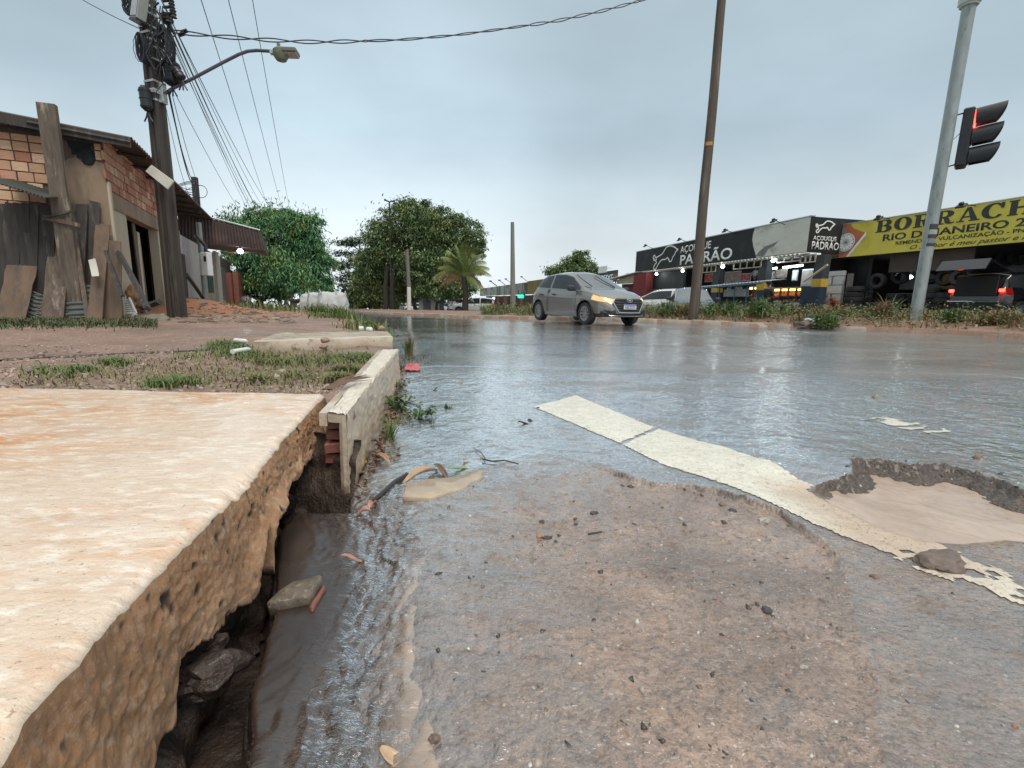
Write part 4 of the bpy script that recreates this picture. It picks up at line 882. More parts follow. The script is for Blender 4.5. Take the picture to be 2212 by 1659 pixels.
def make_clutter():
 g = 'boards and poles leaning on the brick house'
 P = plank
 P('post', 'tall thick mouldy post rising above the roof edge in front of the brick wall', 'post', W_F, (168, 695), (100, 224), .20, .10, mat('mouldy_wood', (.16, .125, .095), (.07, .058, .046), 3, .8, .5, 18, .006, stretch=(5, 5, .7), c3=(.40, .33, .25), c3s=2.2, c3t=(.55, .7)), -.42, -.42, None, GA - .05)
 P('board', 'wide brown plywood sheet propped at the very left edge', 'board', W_F, (20, 705), (50, 573), .33, .02, M_WOOD_BROWN, -.75, -.35, g, GA - .02)
 P('board', 'broad pale brown board leaning left of the thin diagonal stick', 'board', W_F, (112, 690), (134, 486), .26, .025, M_WOOD_OLD, -.62, -.2, g, GA - .02)
 P('stick', 'thin grey stick leaning diagonally across the boards', 'stick', W_F, (191, 697), (153, 440), .055, .04, M_WOOD_OLD, -.70, -.12, g, GA)
 P('board', 'charred black board leaning just right of the thick post', 'board', W_F, (165, 690), (178, 442), .14, .03, M_WOOD_DARK, -.5, -.08, g, GA)
 P('board', 'charred black board with a rounded top on the beige plaster', 'board', W_F, (204, 690), (205, 436), .13, .03, M_WOOD_DARK, -.4, -.06, g, GA)
 P('board', 'grey brown board leaning left of the wall corner', 'board', W_F, (206, 698), (222, 484), .17, .03, M_WOOD_BROWN, -.72, -.14, g, GA)
 P('board', 'short wide brown board leaning at the wall corner behind the broken chair', 'board', W_F, (240, 692), (240, 520), .26, .025, M_WOOD_BROWN, -.55, -.2, g, GA)
 P('stick', 'dark stick leaning on the corner just left of the pale wall', 'stick', W_A, (262, 640), (229, 541), .05, .04, M_WOOD_DARK, -.3, -.1, g)
 P('stick', 'dark stick slanting across the pale wall down to the rubble', 'stick', W_A, (318, 668), (253, 537), .065, .05, M_WOOD_DARK, -.9, -.06, g)
 P('stick', 'dark pole slanting from the pole foot down to the red earth heap', 'stick', W_A, (448, 655), (402, 594), .09, .07, M_WOOD_DARK, -.5, -.3)
 for i, (x0, x1) in enumerate(((-14, 6), (16, 30), (40, 47), (60, 66), (80, 82), (100, 98))):
  P('board', ['black board at the frame edge under the tin awning', 'second black board under the tin awning', 'third black board under the tin awning', 'fourth black board under the tin awning, above the plywood', 'fifth black board under the tin awning', 'last black board under the tin awning, beside the thick post'][i], 'board', W_F, (x0, 690), (x1, 440), .19, .02, M_WOOD_DARK, -.38 - .02 * (i % 2), -.30, 'black boards under the tin awning', GA - .02)
 P('board', 'short narrow board nailed across between the thick post and the black boards', 'board', W_F, (92, 469), (174, 487), .06, .03, M_WOOD_OLD, -.5, -.5)
 P('board', 'thin dark lath slanting up to the thick post', 'board', W_F, (94, 470), (153, 456), .03, .02, M_WOOD_DARK, -.55, -.5)
 P('board', 'small white painted board hanging among the brown boards', 'board', W_F, (207, 597), (198, 560), .085, .02, M_WHITEPAINT, -.66, -.62)
 a = W_F.hit(-40, 384, -.9); b = W_F.hit(97, 426, -.9); zc = (a[1] + b[1]) / 2
 o = thing('tin_awning', 'sagging corrugated tin awning over the black boards at the left edge', 'awning', W_F.pt(b[0], -.9, b[1]))
 corrugated('sheet', M_TIN, W_F.pt(a[0], -.9, a[1]), Vector(W_F.pt(b[0], -.9, b[1])) - Vector(W_F.pt(a[0], -.9, a[1])), Vector((W_F.n[0], W_F.n[1], .18)) * .85, 16, .014, o)
 for i, (px, py, w_, h_, rt) in enumerate(((68, 700, .55, .36, .5), (108, 697, .40, .34, .05), (172, 696, .36, .50, -.08))):
  u, _ = W_F.hit(px, py, -.6); c = Vector(W_F.pt(u, -.55, GA + .02)); Uv = Vector((W_F.d[0], W_F.d[1], 0)) * w_; Vv = Vector((W_F.n[0] * .3, W_F.n[1] * .3, 1)).normalized() * h_
  q = Ro(rt, 3, Vector((W_F.n[0], W_F.n[1], 0))); o = corrugated('tin_sheet', M_TIN, c - q @ Uv * .5 + Vector((0, 0, .03)), q @ Vv, q @ Uv, 6, .012)
  single(o, ['tilted scrap of corrugated tin at the foot of the plywood', 'low scrap of corrugated tin between the broad boards', 'scrap of corrugated tin standing behind the thin stick'][i], 'tin sheet', 'scraps of corrugated tin')
make_clutter()
def lump(name, matl, c, r, seed, rough=.25, sub=3, parent=None, rot=0.0, smooth=True):
 bm = bmesh.new(); bmesh.ops.create_icosphere(bm, subdivisions=sub, radius=1); s = Vector((seed * 3.1, seed, 0))
 for v in bm.verts:
  n = 1 + rough * mnoise.noise(v.co * 1.4 + s) + rough * .5 * mnoise.noise(v.co * 3.2 + s); v.co = Vector((v.co.x * r[0], v.co.y * r[1], v.co.z * r[2])) * n
 bm.transform(Tr(Vector(c)) @ Ro(rot, 4, 'Z'))
 me = bpy.data.meshes.new(name); bm.to_mesh(me); bm.free(); o = link_mesh(name, me, matl, None, smooth)
 if parent:
  me.transform(wmat(parent).inverted()); o.parent = parent
 if smooth: me.set_sharp_from_angle(angle=rad(38))
 return o
def make_chair():
 p = on_ground(268, 692, .13); Y0 = p[1]; r = thing('plastic_chair', 'broken white plastic garden chair tipped over beside the rubble', 'chair', p)
 q = lambda x, y, d=0.0: Vector(yp(*cc(24, x, y), Y0 + d)); L0, L1, R0, R1 = q(230, 390, .05), q(290, 590, .0), q(480, 325, .12), q(605, 600, .05); m = MB(); m.tube([L0, L1], .022, 6); m.tube([R0, R1], .022, 6); m.tube([L1, R1], .022, 6)
 for k in range(7):
  a, b = (k + .15) / 7, (k + .75) / 7; m.hexa([L0.lerp(L1, a), R0.lerp(R1, a), R0.lerp(R1, b), L0.lerp(L1, b)], [v + Vector((0, .015, 0)) for v in (L0.lerp(L1, a), R0.lerp(R1, a), R0.lerp(R1, b), L0.lerp(L1, b))])
 m.build('backrest', M_WHITEPL, r); Q = [q(175, 368), q(445, 205, .25), q(510, 335, .22), q(240, 428, .0)]; m = MB(); m.hexa(Q, [v + Vector((0, .01, -.025)) for v in Q]); m.build('seat', M_WHITEPL, r)
 for (a, b) in (((300, 575), (60, 730)), ((600, 605), (410, 738)), ((430, 725), (645, 735))): m = MB(); m.tube([q(*a), q(*b, -.06)], [.030, .022], 7); m.build('leg', M_WHITEPL, r)
 for P_ in (((200, 360), (235, 240), (300, 190), (400, 200)), ((450, 320), (520, 300), (540, 380))): m = MB(); m.tube([q(*v, .18) for v in P_], .016, 6); m.build('armrest', M_WHITEPL, r)
 c = q(565, 300, .25); single(lump('cushion', mat('torn_brown_foam', (.33, .20, .10), (.19, .11, .06), 12, .9, .8, 30, .02), c, (.11, .10, .19), 3, .5), 'torn brown foam lump resting on the back of the white chair', 'foam')
make_chair()
def make_rubble():
 R = random.Random(11); mt = [mat('rubble_dark', (.10, .075, .06), (.05, .04, .034), 5, .8, .6), mat('rubble_brown', (.24, .16, .115), (.15, .10, .075), 5, .8, .6), mat('rubble_pale', (.45, .40, .33), (.34, .29, .24), 5, .8, .4), M_WHITEPL]
 labels = ['charred scrap', 'brown clod', 'pale rubble lump', 'white plastic scrap']
 spots = [(262, 690, 3), (300, 694, 2), (318, 672, 0), (308, 683, 0), (326, 678, 1), (336, 664, 0), (345, 671, 0), (352, 682, 1), (330, 690, 0), (312, 663, 3), (362, 686, 1), (341, 688, 2), (322, 652, 0), (336, 655, 1), (290, 688, 0), (349, 661, 3), (322, 661, 2), (396, 684, 1)]
 where = ['beside the chair foot', 'below the chair', 'near the doorway', 'left of the pole foot', 'among the rubble in front of the doorway', 'under the doorway sill', 'close to the pole foot', 'at the left foot of the pole', 'in front of the pole', 'at the top of the rubble heap', 'against the pole foot', 'flat in front of the pole', 'highest on the rubble heap', 'behind the rubble heap', 'under the chair', 'between doorway and pole', 'in the middle of the rubble heap', 'right of the pole foot']
 for i, (x, y, k) in enumerate(spots):
  p = on_ground(x, y, .13); s = R.uniform(.07, .14); z = p[2] + .02 + (.12 if y < 675 else 0)
  o = lump('rubble_piece', mt[k], (p[0], p[1], z), (s * R.uniform(1.1, 2.2), s, s * R.uniform(.35, .6)), i + 1, .5, 2, None, R.uniform(0, 3), False)
  single(o, labels[k] + ' ' + where[i], 'rubble', 'rubble around the pole foot')
 p = on_ground(334, 695, .13); single(lump('stone', mat('grey_green_stone', (.22, .20, .15), (.15, .135, .10), 5, .8, .5), (p[0], p[1] - .0, p[2]), (.30, .2, .12), 9, .25), 'flat grey green stone lying in front of the pole foot', 'stone')
 for i, (a, b) in enumerate((((300, 640), (350, 665)), ((313, 655), (352, 668)), ((305, 664), (345, 652)))):
  pa, pb = on_ground(*a, .35), on_ground(*b, .22); pb = yp(b[0], b[1], pa[1] - .2); pa = yp(a[0], a[1], pa[1]);
  m = MB(); m.tube([pa, pb], .05, 4); single(m.build('plank', M_WOOD_DARK), ['fallen dark plank below the doorway', 'second fallen plank reaching the pole', 'short fallen plank crossing the others'][i], 'plank', 'fallen planks below the doorway')
 # chips over the red earth: too many to count
 m = MB();
 for _ in range(420):
  x = R.uniform(385, 640); y = R.uniform(664, 700) + abs(x - 500) * .0; p = on_ground(x, y, .12)
  if p[0] > leftx(p[1]) - .4: continue
  z = float(dirt_z(arr(p[0]), arr(p[1]))); s = R.uniform(.02, .07); T = Tr((p[0], p[1], z + .008)) @ Ro(R.uniform(0, 6), 4, 'Z') @ Ro(R.uniform(-.3, .3), 4, 'X'); m.box((0, 0, 0), (s * R.uniform(1, 3.5), s, .018), T)
 tag(m.build('wood_chips', mat('chips', (.14, .10, .075), (.34, .27, .21), 1.3, .8, .3, island=.5)), 'scattered wood chips and splinters over the red earth', kind='stuff')
make_rubble()
# ------------------------------------------------------------------ second house with the brown awning
def make_house2():
 w = W_A; h = thing('roadside_shop', 'low grey block house with a deep brown awning, past the light pole', 'house', w.pt(w.hit(420, 650)[0], 0, 0))
 g = -.1
 def rect(name, x0, x1, y0, y1, mt, v0=.0, v1=.2, zb=None):
  um, _ = w.hit(x0, (y0 + y1) / 2, v0); un, _ = w.hit(x1, (y0 + y1) / 2, v0); _, zt = w.hit(x0, y0, v0); _, z0 = w.hit(x1, y1, v0)
  if zb is not None: z0 = zb
  m = MB(); m.box(((um + un) / 2, (v0 + v1) / 2, (zt + z0) / 2), (un - um, v1 - v0, zt - z0), wallM(w)); return m.build(name, mt, h)
 rect('wall', 386, 438, 505, 650, M_GREYWALL, 0, .2, g); rect('wall', 438.5, 478, 535, 660, M_PLASTER_L, -.05, .2, g); rect('door_frame', 398, 404, 550, 650, M_WOOD_DARK, -.03, .0, g)
 rect('shutter', 451, 461, 588, 632, mat('green_shutter', (.03, .085, .065), (.02, .05, .04), 4, .5, .1), -.08, -.05)
 rect('corner_pillar', 470, 477, 545, 662, mat('pale_pillar', (.55, .52, .45), (.45, .42, .36), 3, .8, .2), -.14, -.05, g)
 rect('gable_wall', 478.5, 500, 556, 662, mat('dark_boarding', (.06, .05, .045), (.035, .03, .028), 3, .8, .3), .35, .5, g); rect('door', 481, 489, 578, 660, mat('grey_door', (.10, .09, .085), (.07, .065, .06), 3, .7, .2), .28, .345, g)
 rect('wall', 500.5, 540, 590, 668, M_BRICKRED, .1, .5, g - .2); rect('brick_pillar', 516, 527, 588, 668, M_BRICKRED, -.15, .08, g - .2)
 # awning: a lean-to whose brown end face looks at the camera
 u0, _ = w.hit(437, 640); A0 = w.pt(u0, 0, 0); WE = Wall(A0[:2] - 0 * w.n, A0[:2] - w.n * 2); dr = Vector((w.d[0], w.d[1], 0))
 if np.dot(WE.d, -w.n) < 0: WE = Wall(A0[:2], A0[:2] - w.n * 2)
 brown = mat('brown_painted_tin', (.075, .048, .042), (.050, .034, .030), 1.5, .5, .2, 20, .004, c3=(.15, .085, .07), c3s=1.2)
 q = [Vector(WE.pt(*(lambda k: (k[0], 0, k[1]))(WE.hit(*p)))) for p in ((384, 517), (571, 539), (562, 501), (384, 455))]
 def face(name, q, mt, n=90, amp=.016, nv=2):
  nr = (q[1] - q[0]).cross(q[3] - q[0]).normalized(); V = []
  for j in range(nv + 1):
   for i in range(n * 4 + 1):
    t = i / (n * 4); s_ = j / nv; V.append(tuple(q[0].lerp(q[1], t).lerp(q[3].lerp(q[2], t), s_) + nr * amp * sin(i * PI / 2)))
  fast(name, V, grid_faces(n * 4 + 1, nv + 1), mt, h, True, True)
 face('awning_face', q, brown, 26)
 face('awning_end', [q[1], q[1] + dr * 3.2, q[2] + dr * 3.2, q[2]], brown, 30)
 face('roof', [q[3] + Vector((0, 0, .02)), q[2] + Vector((0, 0, .02)), q[2] + dr * 3.3, q[3] + dr * 3.3], M_ROOF_TIN, 16, .02)
 m = MB(); m.tube([q[3] + Vector((0, 0, .05)), q[2] + Vector((0, 0, .05))], .03, 5); m.build('edge_trim', mat('wet_grey_trim', (.38, .42, .42), None, 3, .3, 0, metal=.4), h)
 dz = Vector((0, 0, .03)); m = MB(); m.hexa([q[0] + dr * .05 + dz, q[1] + dr * .05 + dz, q[1] + dr * 3.1 + dz, q[0] + dr * 3.1 + dz], [p + dz for p in (q[0] + dr * .05 + dz, q[1] + dr * .05 + dz, q[1] + dr * 3.1 + dz, q[0] + dr * 3.1 + dz)]); m.build('ceiling', mat('awning_underside', (.13, .10, .075), (.08, .06, .05), 2, .7, .2), h)
 m = MB(); a, b = [Vector(WE.pt(*(lambda k: (k[0], .5, k[1]))(WE.hit(*p, .5)))) for p in ((478, 546), (570, 546))]; m.tube([a, b], .03, 4); m.build('beam', M_WOOD_OLD, h)
 # lamp under the awning
 lu, lz = WE.hit(519, 542, .35); Lp = WE.pt(lu, .35, lz); zb = lz + .16; l = thing('awning_lamp', 'lit round bulb under the brown awning', 'lamp', Lp)
 m = MB(); m.lathe([(0, -.09), (.06, -.075), (.09, -.02), (.07, .04), (.03, .06), (0, .062)], 14, Tr(Lp)); m.build('bulb', emis('white_bulb', (.95, 1, 1), 22), l, True)
 m = MB(); m.tube([Vector(Lp) + Vector((0, 0, .06)), Vector(Lp) + Vector((0, 0, .2))], .02, 8); m.build('socket', M_BPL, l)
 # loose white rag hanging from the roof
 return h
make_house2()
# ------------------------------------------------------------------ main light pole
PB = on_ground(386, 692, .12); PB[2] = .05
def make_pole():
 r = thing('utility_pole', 'dark stained concrete utility pole with cable coils, on the left in front of the houses', 'utility pole', PB)
 H = 11.0; ang = rad(-20); T0 = Tr(PB) @ Ro(ang, 4, 'Z')
 def ring(z):
  k = 1 - .42 * z / H; a, b, c, d = .125 * k, .085 * k, .045 * k, .055 * k
  return [(-a, -b), (a, -b), (a, -c), (a - .03, -c * .55), (a - .03, c * .55), (a, c), (a, b), (-a, b), (-a, c), (-a + .03, c * .55), (-a + .03, -c * .55), (-a, -c)]
 zs = lsp(-.4, H, 60); m = MB(); vs = []; fs = []
 for z in zs: vs += [(x + .004 * sin(z * 3), y, z) for x, y in ring(z)]
 for i in range(len(zs) - 1):
  for k in range(12): fs.append((i * 12 + k, i * 12 + (k + 1) % 12, i * 12 + 12 + (k + 1) % 12, i * 12 + 12 + k))
 # grooves on the camera face
 m.add(vs, fs + [tuple(range((len(zs) - 1) * 12, len(zs) * 12))], T0)
 m.build('shaft', M_CONC_POLE, r)
 m = MB();
 for sx in (-1, 1):
  vs = []; fs = []
  for i, z in enumerate(zs[:50]):
   k = 1 - .42 * z / H; a, b = .125 * k, .085 * k; vs += [(sx * a * .98, -b - .001, z), (sx * a * .98, -b - .03 * k, z), (sx * a * .35, -b - .03 * k, z), (sx * a * .22, -b - .001, z)]
  for i in range(49):
   for k in range(4): fs.append((i * 4 + k, i * 4 + (k + 1) % 4, i * 4 + 4 + (k + 1) % 4, i * 4 + 4 + k))
  m.add(vs, fs, T0)
 m.build('rib', M_CONC_POLE, r)
 W = Wall(PB[:2] - arr((1, 0)), PB[:2] + arr((1, 0)))
 zat = lambda y, x=345: W.hit(x, y)[1]
 for y in (18, 34, 62, 76, 91, 105, 132, 180, 199, 204, 221):
  z = zat(y); k = 1 - .42 * z / H; m = MB(); T = T0 @ Tr((0, 0, z - PB[2]))
  a, b = .13 * k, .12 * k; pts = [(-a, -b, 0), (a, -b, 0), (a, b, 0), (-a, b, 0)]
  m.add([(x * s_, y_ * s_, zz) for zz in (-.016, .016) for s_ in (1.0, 1.03) for (x, y_, _) in pts], [(4, 5, 13, 12), (5, 6, 14, 13), (6, 7, 15, 14), (7, 4, 12, 15), (0, 1, 5, 4), (1, 2, 6, 5), (2, 3, 7, 6), (3, 0, 4, 7), (12, 13, 9, 8), (13, 14, 10, 9), (14, 15, 11, 10), (15, 12, 8, 11)], T)
  m.build('strap', M_STEEL, r)
 def at(x, y, v=0.0):
  u, z = W.hit(x, y, v); return Vector(W.pt(u, v, z))
 def coil(name, label, x0, x1, y0, y1, v, n=7, rad=.011, tilt=.0):
  a = at(x0, (y0 + y1) / 2, v); b = at(x1, (y0 + y1) / 2, v); c = (a + b) / 2; rx = (b - a).length / 2; rz = (at(x0, y0, v).z - at(x0, y1, v).z) / 2; R = random.Random(int(x0)); m = MB()
  for k in range(n):
   q = [(c.x + rx * R.uniform(.8, 1.02) * cos(t), c.y + tilt * cos(t) + .03 * (k - n / 2), c.z + rz * R.uniform(.96, 1.03) * sin(t)) for t in lsp(0, 2 * PI, 25)]; m.tube(q, rad, 5, False)
  return single(m.build(name, M_CABLE, None, True), label, 'cable coil', 'cable coils tied to the light pole')
 coil('cable_coil', 'black cable coil hanging on the left side of the pole between the straps', 304, 322, 77, 140, -.15)
 coil('cable_coil', 'black cable coil at the top left of the pole beside the pale box', 272, 290, -8, 36, -.1, 5)
 coil('cable_coil', 'long black cable coil on the right side of the pole above the splice case', 350, 370, 62, 135, -.1, 8)
 coil('cable_coil', 'thin loose loop of wire bulging left of the pole', 289, 312, 76, 134, -.12, 1, .005)
 # boxes and closures
 def closure(label, a, b, rad, v):
  A, B = at(*a, v), at(*b, v); o = thing('splice_case', label, 'splice case', A, 0, 'black splice cases on the light pole'); d = (B - A)
  m = MB(); m.tube([A, A + d * .08, A + d * .12, A + d * .5, A + d * .88, A + d * .92, B], [rad * .6, rad * .8, rad, rad, rad, rad * .8, rad * .5], 12); m.build('body', M_BPL, o, True)
  m = MB()
  for t in (.2, .5, .8): m.tube([A + d * t, A + d * (t + .03)], rad * 1.1, 12)
  m.build('clamp', M_CABLE, o); m = MB()
  for k in range(3): m.tube([B, B + Vector((.03 * (k - 1), 0, -.09)), B + Vector((.07 * (k - 1), 0, -.16))], .012, 5)
  m.build('cable_tail', M_CABLE, o)
 closure('black splice case hanging left of the pole under the lamp arm', (311, 186), (319, 240), .085, -.2)
 closure('upper black splice case on the right side of the pole above the lamp arm', (368, 130), (372, 185), .13, .05)
 closure('small black splice case pointing to the street beside the lamp arm', (378, 148), (394, 172), .07, -.05)
 closure('black splice case at the top right of the pole', (356, 30), (364, 50), .08, -.05)
 o = thing('junction_box', 'pale grey junction box at the top left of the pole', 'junction box', at(305, 30, -.2)); c = at(303, 10, -.22); T = Tr(c) @ Ro(.25, 4, 'Y') @ Ro(-.5, 4, 'Z')
 m = MB(); m.box((0, 0, 0), (.2, .14, .46), T, .01); m.build('case', mat('grey_box', (.36, .38, .36), (.28, .3, .28), 4, .5, .1), o); m = MB(); m.box((0, -.076, 0), (.17, .012, .40), T, .004); m.build('lid', M_STEEL, o); m = MB(); m.box((0, 0, -.245), (.22, .16, .03), T); m.build('base', M_BPL, o)
 # insulator rack
 for i, (x, y) in enumerate(((352, 2), (354, 16), (357, 30), (345, 40))):
  o = thing('insulator_clamp', ['topmost', 'second', 'third', 'lowest'][i] + ' black wire clamp on the right side of the pole top', 'clamp', at(x - 6, y, -.15), 0, 'wire clamps at the pole top'); p = at(x, y, -.18)
  m = MB(); m.tube([p, p + Vector((.10, 0, .01))], .022, 7); m.build('arm', M_BPL, o); m = MB(); m.lathe([(0, -.05), (.045, -.05), (.03, -.02), (.045, .0), (.03, .02), (.045, .05), (0, .05)], 12, Tr(p + Vector((.13, 0, 0)))); m.build('insulator', M_BPL, o)
 m = MB(); R = random.Random(4)
 for k in range(15):
  x, y = R.uniform(324, 352), R.uniform(-20, 150); p = at(x, y, -.2); q = [p]
  for j in range(5): p = p + Vector((R.uniform(-.10, .10), R.uniform(-.03, .03), -R.uniform(.04, .16))); q.append(p)
  m.tube(q, R.uniform(.006, .016), 5, False)
 single(m.build('cable_tangle', M_CABLE, None, True), 'tangle of black cables strapped to the upper pole', 'cables')
 # small white board nailed across the pole
 W2 = Wall(PB[:2] + arr((-1, -.24)), PB[:2] + arr((1, -.24))); q = [W2.hit(*p) for p in ((329, 357), (377, 392), (364, 409), (316.5, 370.6))]
 m = MB(); m.hexa([W2.pt(u, 0, z) for u, z in q], [W2.pt(u, -.025, z) for u, z in q]); single(m.build('notice_board', M_WHITEPAINT), 'blank cream board nailed slanting across the dark light pole', 'board')
 # street lamp on its arm
 P2 = PB[:2] + arr((1.0, .12)); WL = Wall(PB[:2], P2)
 pts = [cc(2, *p) for p in ((716, 872), (760, 838), (840, 797), (960, 738), (1080, 674), (1250, 583), (1400, 507), (1480, 478), (1570, 470), (1700, 478))]
 P3 = [WL.pt(*(lambda h: (h[0], 0, h[1]))(WL.hit(*p))) for p in pts]
 o = thing('street_lamp', 'curved street lamp arm with green brown lamp head reaching over the street', 'street lamp', P3[0])
 m = MB(); m.tube(P3, .025, 10); m.build('arm', mat('violet_grey_steel', (.12, .12, .16), (.08, .08, .11), 3, .45, .1, metal=.4), o, True)
 m = MB(); a = Vector(P3[0]); m.box((a.x - .06, a.y, a.z), (.10, .12, .30), None, .01); m.build('bracket', M_STEEL, o)
 h0 = Vector(WL.pt(*(lambda h: (h[0], 0, h[1]))(WL.hit(*cc(2, 1690, 487))))); h1 = Vector(WL.pt(*(lambda h: (h[0], 0, h[1]))(WL.hit(*cc(2, 1952, 497))))); d = (h1 - h0); L = d.length; rz = math.atan2(d.y, d.x); el = math.asin(d.z / L)
 T = Tr(h0) @ Ro(rz, 4, 'Z') @ Ro(-el, 4, 'Y'); lm = mat('lamp_housing', (.17, .19, .13), (.11, .12, .09), 4, .5, .15, c3=(.20, .14, .09), c3s=4)
 m = MB(); m.box((L * .12, 0, 0), (L * .24, .08, .07), T, .01); m.build('neck', M_STEEL, o); m = MB(); m.lathe([(0, -.13), (.08, -.11), (.125, -.04), (.12, .04), (.07, .08), (0, .09)], 18, T @ Tr((L * .38, 0, -.01))); m.build('gear_housing', lm, o, True)
 m = MB(); m.box((L * .74, 0, .01), (L * .52, .24, .07), T, .015); m.box((L * .33, 0, .11), (.05, .05, .06), T, .01); m.build('lamp_head', lm, o); m = MB(); m.box((L * .76, 0, -.035), (L * .44, .19, .03), T, .008); m.build('lens', mat('lamp_lens', (.30, .28, .24), None, 3, .2, 0, coat=.5), o)
 return at, W
at_pole, W_P1 = make_pole()
def cable(pts, r, label, group=None, m_=None, name='overhead_cable', n=5, twist=0.0):
 m = MB(); m.tube(pts, r, n, False)
 return tag(m.build(name, m_ or M_CABLE, None, True, fix=False), label, 'cable', group)
def sag(a, b, s, n=24):
 a, b = Vector(a), Vector(b); return [a.lerp(b, t) + Vector((0, 0, -4 * s * t * (1 - t))) for t in lsp(0, 1, n)]
FARP = arr((-21.6, 46.0, Gz(-21.6, 46)))
def make_cables():
 # far pole the lines run to
 o = thing('utility_pole', 'far utility pole with its cross arm just showing above the mango tree', 'utility pole', FARP)
 top = yp(621, 462, 46.0); m = MB(); m.tube([FARP, (FARP[0], 46, top[2] + .3)], [.17, .12], 8); m.build('shaft', M_CONC_POLE, o); a, b = yp(610, 459, 46), yp(629, 462, 46); m = MB(); m.tube([a, b], .05, 5); m.build('cross_arm', M_WOOD_DARK, o)
 for k in (0, .5, 1): m = MB(); q = Vector(a).lerp(Vector(b), k); m.tube([q, q + Vector((0, 0, .3))], [.05, .03], 6); m.build('insulator', M_BPL, o)
 # three high wires
 for i, (x0, x1, nm) in enumerate(((441, 583, 'left'), (498, 612, 'middle'), (548, 627, 'right'))):
  e = Vector(yp(x1, 458 + i, 46)); s0 = Vector(yp(x0, 0, 12.5 + i)); d = s0 - e; st = e + d * 1.35
  cable(sag(e, st, -.0 + .35), .011, '%smost of the three thin wires high over the road' % nm if nm != 'middle' else 'middle one of the three thin wires high over the road', 'three high wires over the road', M_WIREGREY)
 # bundle of telephone cables: from the pole towards the far pole
 rows = [((352, 8), (612, 474), .016), ((356, 14), (606, 490), .012), ((352, 22), (600, 500), .014), ((360, 34), (596, 505), .018), ((356, 45), (590, 500), .012), ((365, 60), (585, 505), .010), ((360, 70), (592, 515), .012), ((371, 85), (584, 520), .010), ((368, 182), (570, 500), .010)]
 names = ['uppermost', 'second', 'third', 'fourth, thickest', 'fifth', 'sixth', 'seventh', 'eighth', 'lowest']
 for i, (a, b, r) in enumerate(rows):
  A = at_pole(*a, -.15); B = yp(b[0], b[1], 46); cable(sag(A, B, .75 + .07 * (i % 3)), r * .55, names[i] + ' cable of the bundle running from the pole to the mango tree', 'bundle of cables along the street', M_CABLE if i % 2 == 0 else M_WIREGREY)
 # twisted pair over the road to the middle pole
 global WX
 MP = mid_base(); WX = Wall(PB[:2], MP[:2]); P = [cc(2, *p) for p in ((660, 270), (820, 300), (960, 321), (1200, 338), (1440, 358), (1640, 372), (1850, 384), (2040, 394))] + [(720, 90.5), (780, 89), (870, 86), (985, 76), (1090, 62), (1200, 46), (1300, 24), (1386, 1), (1460, -24), (1540, -54)]
 Q = [WX.pt(*(lambda h: (h[0], 0, h[1]))(WX.hit(*p))) for p in P]; Q = arr(Q); sl = np.r_[0, np.cumsum(np.linalg.norm(np.diff(Q, axis=0), axis=1))]; ss = lsp(0, sl[-1], 260); Q = stk([np.interp(ss, sl, Q[:, k]) for k in range(3)], -1)
 for it in range(40): Q[1:-1] = (Q[:-2] + Q[2:]) / 4 + Q[1:-1] / 2
 o = thing('service_cable', 'loosely twisted dark cable pair crossing the sky from the pole', 'cable', Q[0])
 for k in range(2):
  m = MB(); m.tube([(q[0], q[1] + .025 * cos(s_ * 5 + k * PI), q[2] + (.012 + .014 * (sin(s_ * .9) > .1)) * sin(s_ * 5 + k * PI)) for q, s_ in zip(Q, ss)], .011, 5, False); m.build('strand', M_CABLE, o, True, fix=False)
 for (x, y) in ((398, 70), (393, 76), (346, 60)):
  h = WX.hit(x, y); p = WX.pt(h[0], 0, h[1]); m = MB(); m.tube([Vector(p) - Vector((.05, 0, .0)), Vector(p) + Vector((.05, 0, .03))], .03, 6); m.build('clamp', M_BPL, o)
 A = at_pole(300, 61, -.2); d = Vector(at_pole(192, 0, -.2)) - A; cable(sag(A, A + d * 2.2, .05), .007, 'thin wire leaving the pole up to the left', None, M_WIREGREY)
 # service drops to the slim pole
 u, z = W_A.hit(421, 393, -.3); S = Vector(W_A.pt(u, -.3, z));
 for i, (a, s_, r) in enumerate((((365, 200), .5, .016), ((362, 196), .42, .012), ((372, 205), .1, .008), ((358, 230), .9, .006))):
  cable(sag(at_pole(*a, -.1), S + Vector((.02 * i, 0, .03 * i)), s_), r * .7, ['thick', 'second', 'straight thin', 'slack thin'][i] + ' service wire dropping from the light pole to the slim meter pole', 'service wires down to the meter pole')
def mid_base():
 p = yp(1497, 690, 14.25); p[2] = Gz(p[0], p[1]) + .2; return p
